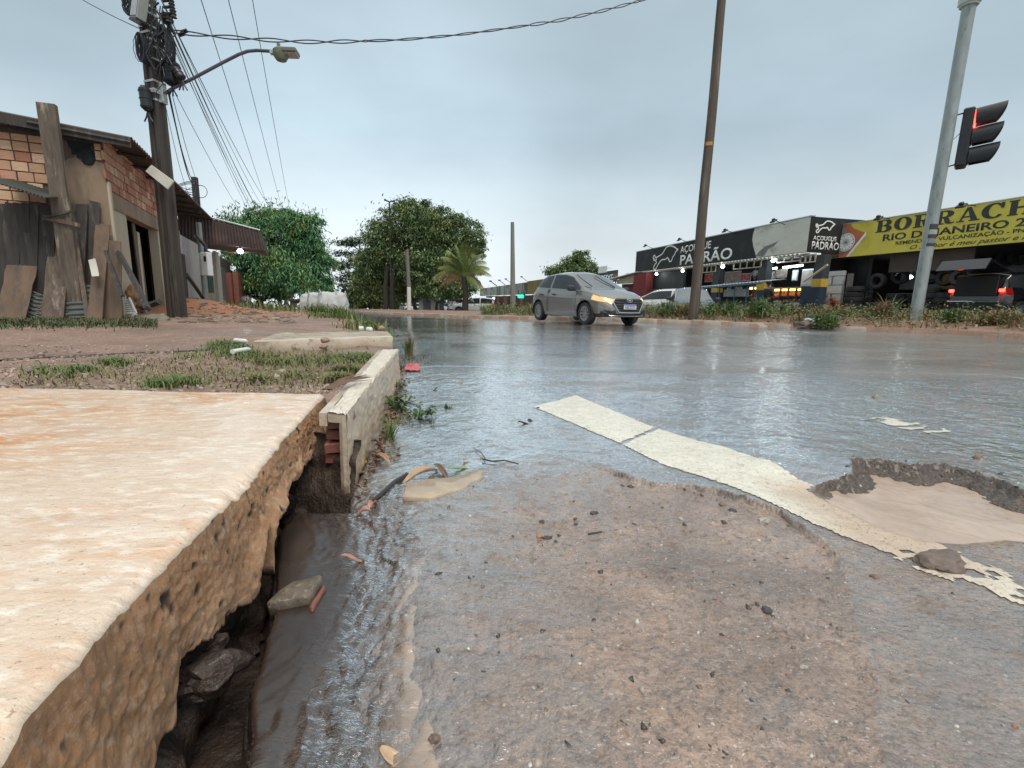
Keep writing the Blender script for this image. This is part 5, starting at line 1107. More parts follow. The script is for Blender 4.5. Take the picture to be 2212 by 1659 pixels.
def make_meter_pole():
 w = W_A; u, z = w.hit(421, 393, -.3); ub, zb = w.hit(448, 664, -.3); p0 = Vector(w.pt(u, -.3, -.2)); p1 = Vector(w.pt(u, -.3, z))
 o = thing('meter_pole', 'slim grey service pole with a meter box between the two houses', 'pole', p0)
 m = MB(); m.tube([p0, p0.lerp(p1, .72)], .07, 10); m.build('lower_tube', M_GALV, o, True); m = MB(); m.box((p1.x, p1.y, p1.z - .35), (.14, .12, .95), None, .01); m.build('upper_post', M_WOOD_DARK, o)
 m = MB(); m.tube([p1 + Vector((-.3, -.05, -.45)), p1 + Vector((0, -.05, -.42))], .015, 5); m.lathe([(0, -.07), (.05, -.06), (.03, 0), (.05, .06), (0, .07)], 10, Tr(p1 + Vector((-.32, -.05, -.45)))); m.build('insulator', M_BPL, o)
 for k in range(4): R = random.Random(k); m = MB(); c = p1 + Vector((-.3 + .3 * (k == 3), 0, -.1 - .05 * k)); m.tube([(c.x + .32 * cos(t), c.y, c.z + (.08 + .02 * k) * sin(t) + .05 * sin(2 * t)) for t in lsp(0, 6.28, 20)], .009, 4, False); m.build('wire_loop', M_CABLE, o, True)
 c = Vector(w.pt(w.hit(446, 571, -.45)[0], -.42, w.hit(446, 571, -.45)[1])); T = Tr(c) @ Ro(-.25, 4, 'Z')
 b = thing('meter_box', 'white electricity meter box on the slim pole by the grey wall', 'meter box', c)
 m = MB(); m.box((-.10, .03, 0), (.16, .14, .60), T, .02); m.build('back_case', M_WHITEPL, b); m = MB(); m.box((.09, -.03, 0), (.24, .18, .64), T, .02); m.build('cover', mat('white_meter_plastic', (.76, .78, .78), (.68, .70, .70), 4, .35, 0), b); m = MB(); m.box((.14, -.125, .14), (.08, .012, .14), T, .003); m.build('window', M_BPL, b)
 m = MB(); m.tube([p1.lerp(p0, .38) + Vector((-.04, -.09, 0)), c + Vector((-.15, 0, .75)), c + Vector((0.05, 0, .5)), c + Vector((.05, 0, .3))], .05, 8); m.build('conduit', M_BPL, o, True)
make_cables(); make_meter_pole()
# ------------------------------------------------------------------ middle pole, traffic light, thin pole
def make_right_poles():
 b = mid_base(); o = thing('utility_pole', 'tall brown round pole standing in the weeds right of the silver car', 'utility pole', b); H = 12.4; m = MB()
 m.tube([(b[0] + .01 * sin(z * 1.3), b[1], b[2] - .3 + z) for z in lsp(0, H, 26)], [.152 - .055 * k / 25 for k in range(26)], 14); m.build('shaft', M_POLE_WOOD, o, True)
 W = Wall(b[:2] - arr((1, 0)), b[:2] + arr((1, 0))); z = W.hit(1528, 313)[1]; m = MB(); m.lathe([(.132, -.05), (.138, -.05), (.138, .05), (.132, .05)], 14, Tr((b[0], b[1], z)), -2.6, -1.2); m.build('tag', mat('orange_tag', (.55, .25, .05), None, 5, .5, 0), o)
 # galvanised traffic pole
 b = on_ground(1977, 688, .30); b = yp(1977, 688, 11.6); b[2] = b[2]; o = thing('traffic_light_pole', 'galvanised traffic light pole rising from the dry weeds at the right', 'traffic pole', b)
 m = MB(); m.tube([(b[0], b[1], b[2] - .5 + z) for z in lsp(0, 7.62, 12)], .125, 18); m.build('shaft', M_GALV, o, True)
 W = Wall(b[:2] - arr((1, .0)), b[:2] + arr((1, .0)));
 zt = W.hit(2086, 14)[1]; m = MB(); m.lathe([(.12, 0), (.17, 0), (.17, .03), (.20, .05), (.20, .5), (.12, .5)], 8, Tr((b[0], b[1], zt))); m.build('collar', mat('pale_green_steel', (.45, .52, .47), (.36, .42, .38), 4, .5, .1, c3=(.20, .12, .09), c3s=5), o)
 for i, (y0, y1) in enumerate(((485, 497), (497, 507), (507, 516), (516, 526), (526, 533))):
  z0, z1 = W.hit(1993, y1)[1], W.hit(1993, y0)[1]; m = MB(); m.lathe([(.1275, z0), (.1285, z0 + .005), (.1285, z1 - .008), (.1275, z1)], 16, Tr((b[0], b[1], 0)), -2.5 + .1 * (i % 2), -.75)
  m.build('sticker', mat('sticker_%s' % ['dark', 'pale', 'dark', 'grey', 'dark'][i], [(.04, .045, .05), (.35, .37, .36), (.03, .03, .05), (.20, .22, .22), (.04, .04, .045)][i], None, 40, .5, 0), o)
 t = thing('traffic_light', 'black three lamp traffic light seen from the side, its top lamp glowing red', 'traffic light', yp(2085, 300, 11.5))
 # housing: a slab seen edge on, visors pointing right
 hz1 = W.hit(2092, 236)[1]; hz0 = W.hit(2074, 362)[1]; uc = W.hit(2087, 300)[0]; cz = (hz1 + hz0) / 2; Hh = hz1 - hz0; c = Vector(W.pt(uc, .0, cz)); T = Tr(c) @ Ro(rad(-44), 4, 'Z')
 m = MB(); m.box((-.02, 0, 0), (.20, .42, Hh), T, .03); m.build('housing', M_BPL, t)
 for k in range(3):
  z = Hh / 2 - Hh / 6 - k * Hh / 3; Tv = T @ Tr((.10, 0, z + .03)) @ Ro(rad(90 + 7), 4, 'Y')
  vis = MB(); R_ = .205; n = 18; vs = []; fs = []
  for i in range(n + 1):
   a = rad(-50 + 280 * i / n);
   for rr, L in ((R_, 0), (R_, .50 - .20 * (0.5 - .5 * sin(a)) ** 1.6), (R_ - .012, .50 - .20 * (0.5 - .5 * sin(a)) ** 1.6), (R_ - .012, 0)): vs.append((L, rr * cos(a), rr * sin(a)))
  for i in range(n):
   for k2 in range(4): fs.append((i * 4 + k2, i * 4 + 4 + k2, i * 4 + 4 + (k2 + 1) % 4, i * 4 + (k2 + 1) % 4))
  vis.add(vs, fs, T @ Tr((.10, 0, z)) @ Ro(rad(-5), 4, 'Y')); vis.build('visor', M_BPL, t, True)
  m = MB(); m.lathe([(0, .03), (.10, .024), (.17, .0), (.185, -.02)], 20, T @ Tr((.105, 0, z)) @ Ro(rad(90), 4, 'Y')); m.build('lens', emis('red_signal', (1, .05, .03), 6) if k == 0 else mat('dark_lens', (.03, .02, .015), None, 4, .2, 0, coat=.5), t, True)
 for y in (240, 361):
  z = W.hit(2075, y)[1] - (.03 if y < 300 else -.06); m = MB(); m.tube([(b[0], b[1] - .05, z - .10), c + Vector((-.12, 0, z - c.z))], .018, 6); m.build('bracket', M_BPL, t)
 m = MB(); z = W.hit(2045, 300)[1]; m.tube([(b[0] - .11, b[1] - .09, W.hit(2026, 325)[1]), c + Vector((-.12, 0, W.hit(2063, 283)[1] - c.z))], .007, 5); m.build('signal_cable', M_CABLE, t)
 # thin concrete pole behind the road
 b = on_ground(1107, 672, .2); b = yp(1108, 671, 24.0); tp = yp(1107, 480, 24.0); o = thing('utility_pole', 'thin grey concrete pole left of the silver car', 'utility pole', b); m = MB(); m.tube([b, tp], [.15, .09], 10); m.build('shaft', mat('grey_pole_concrete', (.24, .225, .205), (.17, .16, .145), 3, .8, .3, 20, .01, stretch=(3, 3, .3)), o, True)
 m = MB(); m.tube([yp(1103, 484, 24), yp(1110, 484, 24)], .03, 5); m.build('cap', M_CONC_POLE, o)
 # double headed lamp above the trees
 b = yp(850, 672, 38.0); tp = yp(841, 436, 38.0); b[0] = tp[0]; o = thing('street_lamp', 'double headed street lamp poking out above the big trees', 'street lamp', b); m = MB(); m.tube([b, tp], [.10, .06], 8); m.build('column', M_WOOD_DARK, o)
 for x, y in ((830, 431), (853, 434)): m = MB(); m.tube([tp, yp(x, y, 38)], [.05, .07], 5); m.build('lamp_head', M_BPL, o)
make_right_poles()
# ================================================================== vegetation
def leafmat(name, c1, c2, c3, trans=.0, rough=.5):
 t = NT(name); g = t.n('NewGeometry'); v = t.coord('Object')
 c = t.mix(g.outputs['Random Per Island'], c1, c2); c = t.mix(t.rng(t.noise(.9, 3, .6, v), .5, .68, 0, .8), c, c3)
 return t.set(color=c, rough=rough, spec=.4, sss=0.0)
M_LEAF_MANGO = leafmat('mango_leaves', (.035, .12, .055), (.13, .29, .12), (.27, .36, .10))
M_LEAF_DARK = leafmat('dense_leaves', (.06, .115, .05), (.19, .27, .11), (.30, .32, .12))
M_LEAF_FAR = leafmat('far_leaves', (.045, .082, .040), (.075, .115, .055), (.10, .13, .06))  # distance haze is put into this leaf colour
M_PALM = leafmat('palm_fronds', (.085, .13, .035), (.18, .22, .06), (.24, .23, .07))
M_PALM_DRY = leafmat('dry_palm_fronds', (.36, .20, .07), (.28, .17, .09), (.40, .26, .12))
M_WEED = leafmat('green_weeds', (.060, .12, .035), (.12, .18, .055), (.17, .19, .07))
M_WEED_DRY = leafmat('dry_weeds', (.28, .20, .09), (.18, .12, .06), (.15, .17, .065))
M_GRASS = leafmat('verge_grass', (.07, .12, .028), (.14, .185, .05), (.24, .19, .10))
M_BARK = mat('dark_bark', (.045, .036, .030), (.026, .021, .018), 6, .85, .7, 20, .02, stretch=(3, 3, .5))
M_BARK_L = mat('grey_bark', (.22, .20, .17), (.13, .115, .10), 4, .85, .6, 20, .02, stretch=(3, 3, .5))
def leaves(C, size, rs, droop=.45, ratio=.3, fold=True):
 """C: n x 3 leaf positions. Each leaf two triangles folded along its middle (4 vertices)."""
 n = len(C); a = rs.rand(n) * 2 * np.pi; tilt = -droop + rs.randn(n) * .5
 d = stk([np.cos(a) * np.cos(tilt), np.sin(a) * np.cos(tilt), np.sin(tilt)], -1)
 up = arr((0, 0, 1.0)) + rs.randn(n, 3) * .35; s = np.cross(d, up); s /= np.linalg.norm(s, axis=1, keepdims=True) + 1e-9; nn = np.cross(s, d)
 L = size * (0.65 + .7 * rs.rand(n))[:, None]; w = L * ratio
 V = stk([C, C + d * L * .5 + s * w * .5 + nn * w * .12, C + d * L - nn * L * .12, C + d * L * .5 - s * w * .5 + nn * w * .12], 1).reshape(-1, 3)
 i = np.arange(n) * 4; F = stk([stk([i, i + 1, i + 2], -1), stk([i, i + 2, i + 3], -1)], 1).reshape(-1, 3)
 return V, F
def crown_points(blobs, n, rs, clump=.17, inner=.55, per=85):
 vol = arr([b[3] * b[4] * b[5] for b in blobs]) ** (2 / 3); vol /= vol.sum(); P = []
 for b, f in zip(blobs, vol):
  m = max(3, int(n * f / per)); q = rs.randn(m, 3); q /= np.linalg.norm(q, axis=1, keepdims=True); rr = inner + (1.04 - inner) * rs.rand(m) ** .45
  c = arr(b[:3]) + q * rr[:, None] * arr(b[3:6]) * (1 + .19 * rs.randn(m))[:, None]
  k = (rs.poisson(per, m) * rs.choice([.35, 1, 1.8], m)).astype(int) + 1; idx = np.repeat(np.arange(m), k); sz = clump * arr(b[3:6]).mean() * (0.4 + 1.2 * rs.rand(m))
  P.append(c[idx] + rs.randn(len(idx), 3) * sz[idx][:, None] * arr((1, 1, .62)))
 return cat_(P)
def trunk(parent, base, tips, r0, matl, name='trunk', seed=0, n=8):
 m = MB(); R = random.Random(seed); base = Vector(base); tips = [Vector(t) for t in tips]; c = sum(tips, Vector((0, 0, 0))) / len(tips); fork = base.lerp(Vector((base.x * .7 + c.x * .3, base.y * .7 + c.y * .3, c.z)), .42)
 m.tube([base - Vector((0, 0, .3)), base + Vector((.02, 0, .1)), base.lerp(fork, .5) + Vector((R.uniform(-.08, .08), 0, 0)), fork], [r0 * 1.35, r0 * 1.05, r0 * .85, r0 * .75], n)
 m.build(name, matl, parent, True)
 for t in tips:
  m = MB(); mid = fork.lerp(t, .5) + Vector((R.uniform(-.3, .3), R.uniform(-.3, .3), R.uniform(.0, .3))); m.tube([fork - Vector((0, 0, .1)), mid, t], [r0 * .55, r0 * .33, r0 * .12], 6); m.build('limb', matl, parent, True)
def tree(label, base, blobs, n, size, matl, bark=None, r0=.18, tips=None, seed=0, name='tree', group=None, ratio=.3, clump=.22, inner=.45, droop=.45, cat='tree'):
 rs = np.random.RandomState(seed + 11); o = thing(name, label, cat, base, 0, group)
 C = crown_points(blobs, n, rs, clump, inner); V, F = leaves(C, size, rs, droop, ratio); fast('crown', V, F, matl, o, False, True)
 tips = tips or [tuple(arr(b[:3])) for b in sorted(blobs, key=lambda b: -b[3])[:5]]; trunk(o, base, tips, r0, bark or M_BARK, seed=seed); return o
def bl(x, y, Y, r, ry=None, flat=.9):
 p = yp(x, y, Y); s = r * Y / F_PX; t = (ry or r) * Y / F_PX; return (p[0], p[1], p[2], s, s * flat, t)
def plant_trees():
 Y = 28.0; b = [bl(600, 525, Y, 68), bl(540, 500, Y, 42, 38), bl(520, 545, Y - 1, 32, 40), bl(655, 515, Y, 42, 45), bl(680, 570, Y, 34, 50), bl(640, 600, Y - 1.2, 50, 42), bl(580, 600, Y - .5, 50, 40), bl(535, 600, Y, 38, 35), bl(605, 476, Y, 26, 24), bl(556, 470, Y, 24, 22), bl(660, 480, Y, 26, 22), bl(694, 610, Y, 20, 30)]
 tree('rounded dark green mango tree behind the brown awning', on_ground(606, 670, 0), b, 44000, .25, M_LEAF_MANGO, None, .20, None, 1, 'mango_tree', ratio=.26, clump=.20, droop=.8)
 t2 = on_ground(619, 671, 0); o = [x for x in bpy.data.objects if x.name.startswith('mango_tree')][0]; m = MB(); m.tube([t2 - arr((0, 0, .3)), t2 + arr((.05, 0, 1.2)), t2 + arr((-.1, 0, 2.4))], [.2, .15, .12], 8); m.build('trunk', M_BARK, o, True)
 Y = 40.0
 b = [bl(900, 520, Y, 75, 66), bl(880, 462, Y, 40, 28), bl(940, 478, Y, 50, 34), bl(985, 510, Y, 45, 38), bl(1015, 545, Y, 26, 34), bl(960, 560, Y, 52, 48), bl(850, 540, Y, 44, 42), bl(905, 445, Y, 22, 12), bl(1000, 590, Y, 30, 32), bl(1035, 520, Y, 13, 18)]
 tree('huge broad crowned dark tree in the middle of the view', on_ground(963, 672, .1), b, 56000, .26, M_LEAF_DARK, None, .42, [tuple(yp(900, 560, Y)), tuple(yp(950, 540, Y)), tuple(yp(1000, 560, Y))], 2, 'big_tree', ratio=.36, clump=.17)
 b = [bl(835, 560, Y + 1, 50, 44), bl(800, 590, Y + 1, 36, 40), bl(850, 610, Y + 1, 48, 34), bl(815, 500, Y + 1, 24, 20), bl(880, 600, Y + 1, 36, 36)]
 tree('dense tree joining the huge tree on its left side', on_ground(898, 672, .1), b, 34000, .26, M_LEAF_DARK, None, .30, None, 3, 'roadside_tree', ratio=.36, clump=.19)
 b = [bl(930, 615, Y - 2, 34, 26), bl(965, 622, Y - 2, 30, 24), bl(1000, 625, Y - 2, 24, 18), bl(912, 585, Y - 2, 36, 34)]
 tree('thick trunked tree right of the white trunk with low hanging crown', on_ground(943, 673, .1), b, 21000, .24, M_LEAF_DARK, None, .22, None, 4, 'roadside_tree', ratio=.36)
 b = [bl(800, 632, Y + 8, 30, 26), bl(775, 645, Y + 8, 26, 20), bl(828, 640, Y + 8, 30, 22), bl(852, 640, Y + 8, 22, 22), bl(762, 658, Y + 8, 14, 14), bl(785, 610, Y + 8, 26, 26), bl(815, 655, Y + 8, 22, 14)]
 tree('low dark tree with bare trunks left of the white trunk', on_ground(800, 671, .0), b, 22000, .28, M_LEAF_DARK, None, .2, None, 5, 'roadside_tree', ratio=.38)
 for i, x in enumerate((834, 848)):
  p = yp(x, 673, 38.0); p[2] = Gz(p[0], 38) + .1; m = MB(); m.tube([p, p + arr((0, 0, 2.2)), p + arr((.2, 0, 3.6))], [.2, .17, .12], 8); o = thing('tree_trunk', ['dark bare trunk left of its twin under the dense crown', 'dark bare trunk close to the white washed trunk'][i], 'tree trunk', p, 0, 'bare trunks under the big crown'); m.build('trunk', M_BARK, o, True)
 p = yp(884, 673, 36.0); p[2] = Gz(p[0], 36) + .1; o = thing('whitewashed_tree', 'tall straight trunk with whitewashed foot among the dark trees', 'tree', p); m = MB(); m.tube([p, p + arr((0, 0, 1.9))], [.17, .15], 9); m.build('painted_foot', M_WHITEPAINT, o, True); m = MB(); m.tube([p + arr((0, 0, 1.9)), p + arr((-.1, 0, 4.6))], [.15, .12], 9); m.build('trunk', M_BARK_L, o, True)
 # sparse tree left of the cluster
 Y = 48.0; rs = np.random.RandomState(6); o = thing('sparse_tree', 'thin tree with flat airy tiers of leaves left of the big trees', 'tree', on_ground(785, 671, 0)); P = []; base = Vector(on_ground(785, 671, 0)); tops = [(730, 545), (738, 572), (745, 520), (752, 598), (722, 580), (760, 560), (735, 508 + 10), (770, 510), (765, 600), (742, 625), (790, 545), (728, 610)]
 fork = Vector(yp(782, 600, Y)); m = MB(); m.tube([base, fork, Vector(yp(775, 520, Y))], [.14, .09, .03], 6); m.build('trunk', M_BARK, o, True)
 for k, (x, y) in enumerate(tops):
  t = Vector(yp(x, y, Y)); s0 = Vector(yp(779, 560 + (y - 560) * .4, Y)); m = MB(); m.tube([s0, s0.lerp(t, .6) + Vector((0, 0, .15)), t], [.05, .03, .015], 5); m.build('limb', M_BARK, o, True)
  c = arr(s0.lerp(t, .75)); P.append(c + rs.randn(220, 3) * arr((.62, .5, .14)))
 V, F = leaves(cat_(P), .34, rs, .1, .4); fast('crown', V, F, M_LEAF_FAR, o, False, True)
 # bare twig sticking out of the crown
 # distant row beyond the bend
 for i, (x, y, r, YY) in enumerate(((735, 648, 15, 80), (752, 640, 16, 85), (770, 646, 16, 78), (718, 655, 10, 95), (905, 640, 16, 90), (930, 638, 17, 95), (975, 645, 14, 100))):
  tree(['small pale far tree at the vanishing end of the road', 'taller pale far tree at the road end', 'third far tree beside the sparse tree', 'tiny hazy tree above the white bags', 'far hazy tree seen behind the trunks', 'far rounded tree behind the parked cars', 'far low tree left of the palm trunk'][i], on_ground(x, 668, 0) * 0 + arr((yp(x, 650, YY)[0], YY, Gz(0, YY))), [bl(x, y, YY, r), bl(x + r * .7, y + 5, YY, r * .7), bl(x - r * .7, y + 4, YY, r * .7)], 2200, .6, M_LEAF_FAR, None, .2, None, 20 + i, 'far_tree', 'hazy trees at the end of the road', .45)
 # tree behind the silver car
 Y = 60.0; b = [bl(1243, 572, Y, 26, 22), bl(1215, 585, Y, 24, 18), bl(1270, 585, Y, 20, 18), bl(1250, 556, Y, 14, 12), bl(1232, 595, Y, 34, 16), bl(1285, 590, Y, 12, 10)]
 tree('round topped tree rising behind the roof of the silver car', arr((yp(1243, 650, Y)[0], Y, Gz(8, Y))), b, 20000, .34, M_LEAF_DARK, None, .3, None, 7, 'background_tree', ratio=.4, clump=.2)
plant_trees()
def make_palm():
 Yp = 31.0; base = yp(1004, 673, Yp); base[2] = Gz(base[0], Yp) + .1; top = Vector(yp(1003, 598, Yp)); o = thing('palm_tree', 'young coconut palm with drooping orange dry fronds beside the road', 'palm tree', base)
 m = MB(); m.tube([Vector(base) - Vector((0, 0, .2)), Vector(base).lerp(top, .5) + Vector((.08, 0, 0)), top], [.24, .19, .17], 10); m.build('trunk', M_BARK, o, True)
 rs = np.random.RandomState(9); tipsG = [(950, 556), (965, 540), (985, 528), (1003, 522), (1025, 530), (1045, 548), (1058, 580), (1062, 596), (945, 580), (935, 600), (975, 548), (1020, 545), (1050, 566), (1046, 640)]
 tipsD = [(932, 616), (948, 622), (960, 624), (986, 632), (1006, 618), (1052, 636)]
 for k, (x, y) in enumerate(tipsG + tipsD):
  dry = k >= len(tipsG); tip = Vector(yp(x, y, Yp + rs.uniform(-1.2, 1.2))); d = tip - top; L = d.length; mid = top.lerp(tip, .5) + Vector((0, 0, (.45 if not dry else .55) * L * (.5 + .5 * (d.x ** 2 + d.y ** 2) ** .5 / L)))
  pts = [top * (1 - t) ** 2 + mid * 2 * t * (1 - t) + tip * t * t for t in lsp(0, 1, 12)]; m = MB(); m.tube(pts, [.03 * (1 - .07 * i) for i in range(12)], 4, False)
  for i in range(64):
   t = .12 + .86 * i / 64; q = top * (1 - t) ** 2 + mid * 2 * t * (1 - t) + tip * t * t; tg = ((mid - top) * (1 - t) + (tip - mid) * t).normalized(); sd = tg.cross(Vector((0, 0, 1)))
   if sd.length < .05: sd = Vector((0, 1, 0))
   sd.normalize(); Ll = (.74 if not dry else .6) * sin(PI * min(1, .15 + t * .85)) ** .6
   for sg in (-1, 1):
    e = q + (sd * sg * (.55 if not dry else .25) + tg * .5 + Vector((0, 0, -.55 if not dry else -.95))).normalized() * Ll; w = tg * .012; m.add([q - w, q + w, e], [(0, 1, 2)])
  m.build('frond', M_PALM_DRY if dry else M_PALM, o, False, fix=False)
make_palm()
def blades(P, h, rs, w=.006, bend=.5, spread=.35):
 """grass blades: n x 3 roots, one bent two-quad strip each (5 vertices, 3 triangles)"""
 n = len(P); a = rs.rand(n) * 2 * np.pi; H = h * (.5 + rs.rand(n)); lean = spread * (rs.rand(n) + .15); d = stk([np.cos(a), np.sin(a), np.zeros(n)], -1); s = stk([-np.sin(a), np.cos(a), np.zeros(n)], -1) * (w * (.6 + .8 * rs.rand(n)))[:, None]
 z = arr((0, 0, 1.0)); mid = P + d * (H * lean * .4)[:, None] + z * (H * .6)[:, None]; tip = P + d * (H * (lean + bend * rs.rand(n) * .8))[:, None] + z * (H * (1 - .3 * rs.rand(n)))[:, None]
 V = stk([P - s, P + s, mid - s * .7, mid + s * .7, tip], 1).reshape(-1, 3); i = np.arange(n) * 5
 F = stk([stk([i, i + 1, i + 3], -1), stk([i, i + 3, i + 2], -1), stk([i + 2, i + 3, i + 4], -1)], 1).reshape(-1, 3); return V, F
def put_blades(name, label, P, h, matl, rs, **k):
 P = arr(P)
 if h > .15: h = h * np.clip(.55 + 1.5 * vnoise(P[:, 0] * 1.6, P[:, 1] * 1.6), .2, 1.6)
 V, F = blades(P, h, rs, **k); return tag(fast(name, V, F, matl), label, kind='stuff')
def verge():
 rs = np.random.RandomState(4)
 def scat(cx, cy, rx, n):
  """tufts around a spot of the photograph, on the dirt"""
  out = []
  for _ in range(n):
   x, y = cx + rs.randn() * rx, cy + rs.randn() * rx * .16; p = gp(x, min(max(y, 690), 846), .13)
   if p[0] < leftx(p[1]) - .03: out.append((p[0], p[1], float(dirt_z(arr(p[0]), arr(p[1]))) - .004))
  return out
 P = []
 for (x, y, r, n) in ((485, 745, 22, 900), (505, 755, 30, 600), (540, 765, 30, 500), (750, 800, 14, 900), (735, 820, 14, 600), (775, 775, 22, 1100), (700, 775, 40, 900), (610, 775, 35, 700), (250, 782, 16, 350), (350, 828, 26, 300), (400, 820, 30, 250), (130, 806, 40, 220), (180, 800, 18, 200), (560, 822, 12, 300), (640, 812, 22, 150), (430, 770, 40, 160), (670, 765, 60, 350)): P += scat(x, y, r, n)
 put_blades('grass', 'bright green low grass growing in tufts on the verge', P, .045, M_GRASS, rs, w=.0035, spread=.9, bend=.9)
 P = []
 for (x, y, r, n) in ((200, 805, 90, 500), (450, 800, 120, 1100), (620, 800, 100, 1300), (600, 830, 70, 300), (330, 790, 70, 300), (120, 825, 60, 200)): P += scat(x, y, r, n)
 put_blades('dry_grass', 'straw coloured dry grass thinly covering the verge', P, .030, leafmat('straw', (.24, .19, .09), (.17, .15, .06), (.13, .15, .05)), rs, w=.0028, spread=1.2, bend=.8)
 # grass in front of the boards, along the house, by the road edge further on
 P = []
 for _ in range(5000):
  x = rs.uniform(-20, 340); y = 703 + rs.randn() * 4 - (x / 340) * 6; p = on_ground(x, y, .15); P.append((p[0], p[1], float(dirt_z(arr(p[0]), arr(p[1])))))
 put_blades('grass', 'short dull grass at the foot of the leaning boards', P, .05, leafmat('dull_grass', (.05, .08, .025), (.09, .10, .04), (.13, .11, .06)), rs, w=.006, spread=.8)
 P = []
 for (x, y, sx, sy, n) in ((800, 708, 22, 4, 1500), (690, 684, 14, 4, 1200), (740, 687, 12, 4, 900), (600, 676, 60, 2.5, 900), (520, 672, 30, 2, 400), (828, 712, 8, 5, 700), (780, 712, 20, 3, 700)):
  for _ in range(n):
   p = on_ground(x + rs.randn() * sx, max(y + rs.randn() * sy, 668), .08); P.append((p[0], p[1], float(dirt_z(arr(p[0]), arr(p[1]))) - .01))
 put_blades('grass', 'taller rough grass along the broken road edge', P, .17, M_GRASS, rs, w=.010, spread=.5)
 # small stones of the verge
 m = MB(); R = random.Random(3)
 for _ in range(1500):
  p = gp(R.uniform(-30, 800), R.uniform(745, 846), .13)
  if p[0] > leftx(p[1]) - .05: continue
  s = R.uniform(.004, .016) * (2 if R.random() < .05 else 1); z = float(dirt_z(arr(p[0]), arr(p[1]))); T = Tr((p[0], p[1], z + s * .2)) @ Ro(R.uniform(0, 6), 4, (R.random(), R.random(), R.random() + .1)); m.add([Vector(v) * s * R.uniform(.7, 1.2) for v in ((1, 0, 0), (-1, 0, 0), (0, 1, 0), (0, -1, 0), (0, 0, .7), (0, 0, -.7))], [(0, 2, 4), (2, 1, 4), (1, 3, 4), (3, 0, 4), (2, 0, 5), (1, 2, 5), (3, 1, 5), (0, 3, 5)], T)
 tag(m.build('gravel', mat('verge_gravel', (.22, .16, .13), (.38, .31, .26), 1.5, .8, .2, island=.4), fix=False), 'loose gravel strewn over the verge', kind='stuff')
verge()
def median_weeds():
 rs = np.random.RandomState(8); R = random.Random(8)
 G, D = [], []; LG, LD = [], []
 for _ in range(46000):
  s = rs.uniform(2.2, 40); w = rs.uniform(.12, 3.9); x, y, z = med_point(s, w); X = px_of((x, y), z)
  if X < 1040 or X > 2330: continue
  den = .5 + .5 * vnoise(arr(x * .9), arr(y * .9));
  if rs.rand() > .30 + .9 * den - (.55 if w < .45 else 0): continue
  (G if vnoise(arr(x * .7 + 9), arr(y * .7)) > (.25 if X > 1700 else -.1) else D).append((x, y, z - .02))
  if rs.rand() < .42: (LG if rs.rand() < .5 else LD).append((x, y, z + abs(rs.randn()) * .14 + .02))
 put_blades('grass', 'green grass of the weedy strip behind the far kerb', G, .27, M_WEED, rs, w=.012, spread=1.0)
 put_blades('dry_grass', 'brownish dry grass of the weedy strip behind the far kerb', D, .19, M_WEED_DRY, rs, w=.012, spread=1.2)
 for nm, L, mt, lb in (('weeds', LG, M_WEED, 'small leafy green weeds of the far strip'), ('dry_weeds', LD, M_WEED_DRY, 'small leafy withered weeds of the far strip')):
  C = np.repeat(arr(L), 5, 0); C = C + rs.randn(len(C), 3) * arr((.09, .09, .05)); V, F = leaves(C, .07, rs, .0, .45); tag(fast(nm, V, F, mt), lb, kind='stuff')
 # bushes one can tell apart
 for i, (x, y, r, mt, lb) in enumerate(((1640, 662, 24, M_WEED, 'green long bladed bush between the tall pole and the butcher shop'), (1575, 668, 20, M_WEED, 'leafy bush growing against the foot of the tall brown pole'), (1440, 668, 20, M_WEED, 'green bush in front of the white parked hatchback'), (1480, 672, 20, M_WEED_DRY, 'yellowish bush left of the tall brown pole'), (1535, 668, 18, M_WEED, 'bush just left of the tall pole foot'), (1790, 693, 17, M_WEED, 'dark green bush beside the litter on the far kerb'), (1760, 690, 14, M_WEED, 'small green bush above the litter'), (1905, 668, 20, M_WEED_DRY, 'yellow green bush left of the traffic pole'), (2140, 690, 16, M_WEED_DRY, 'withered bush near the right frame edge'), (2060, 680, 16, M_WEED, 'pale green bush right of the traffic pole'))):
  Yd = {0: 13.6, 1: 14.6, 2: 15.2, 3: 14.9, 4: 14.4, 5: 11.6, 6: 12, 7: 12.2, 8: 10.3, 9: 11}[i]; p = yp(x, y + r * .8, Yd); sc = Yd / F_PX; rs2 = np.random.RandomState(40 + i); o = thing('bush', lb, 'bush', p, 0, 'bushes on the strip behind the far kerb')
  n = 420; q = rs2.randn(n, 3) * arr((.5, .5, .36)) * r * sc + arr((p[0], p[1], p[2] + r * sc * .35)); q[:, 2] = np.maximum(q[:, 2], p[2]); V, F = leaves(q, .10, rs2, -.2, .35); fast('foliage', V, F, mt, o, False, True)
  n = 160; q = rs2.randn(n, 3) * arr((.35, .35, 0)) * r * sc + p; V, F = blades(q, r * sc * 1.5, rs2, w=.010, spread=.4); fast('blades', V, F, mt, o, False, True)
 # tall pale spear leaves left of the traffic pole
 for i, (x0, y0, x1, y1) in enumerate(((1912, 660, 1893, 630), (1880, 665, 1872, 652), (1925, 668, 1955, 640), (1935, 665, 1966, 642), (1925, 662, 1938, 633), (1990, 672, 2010, 655))):
  a, b = Vector(yp(x0, y0, 12.6)), Vector(yp(x1, y1, 12.6)); m = MB(); d = Vector((.016, 0, 0)); mid = a.lerp(b, .5) + Vector((0, 0, .04)); m.add([a - d, a + d, mid - d, mid + d, b], [(0, 1, 3, 2), (2, 3, 4)]); tag(m.build('spear_leaf', M_WEED, fix=False), ['tallest', 'short leftmost', 'low right leaning', 'second right leaning', 'upright middle', 'single far right'][i] + ' spear shaped leaf near the traffic pole foot', 'leaf', 'spear leaves by the traffic pole')
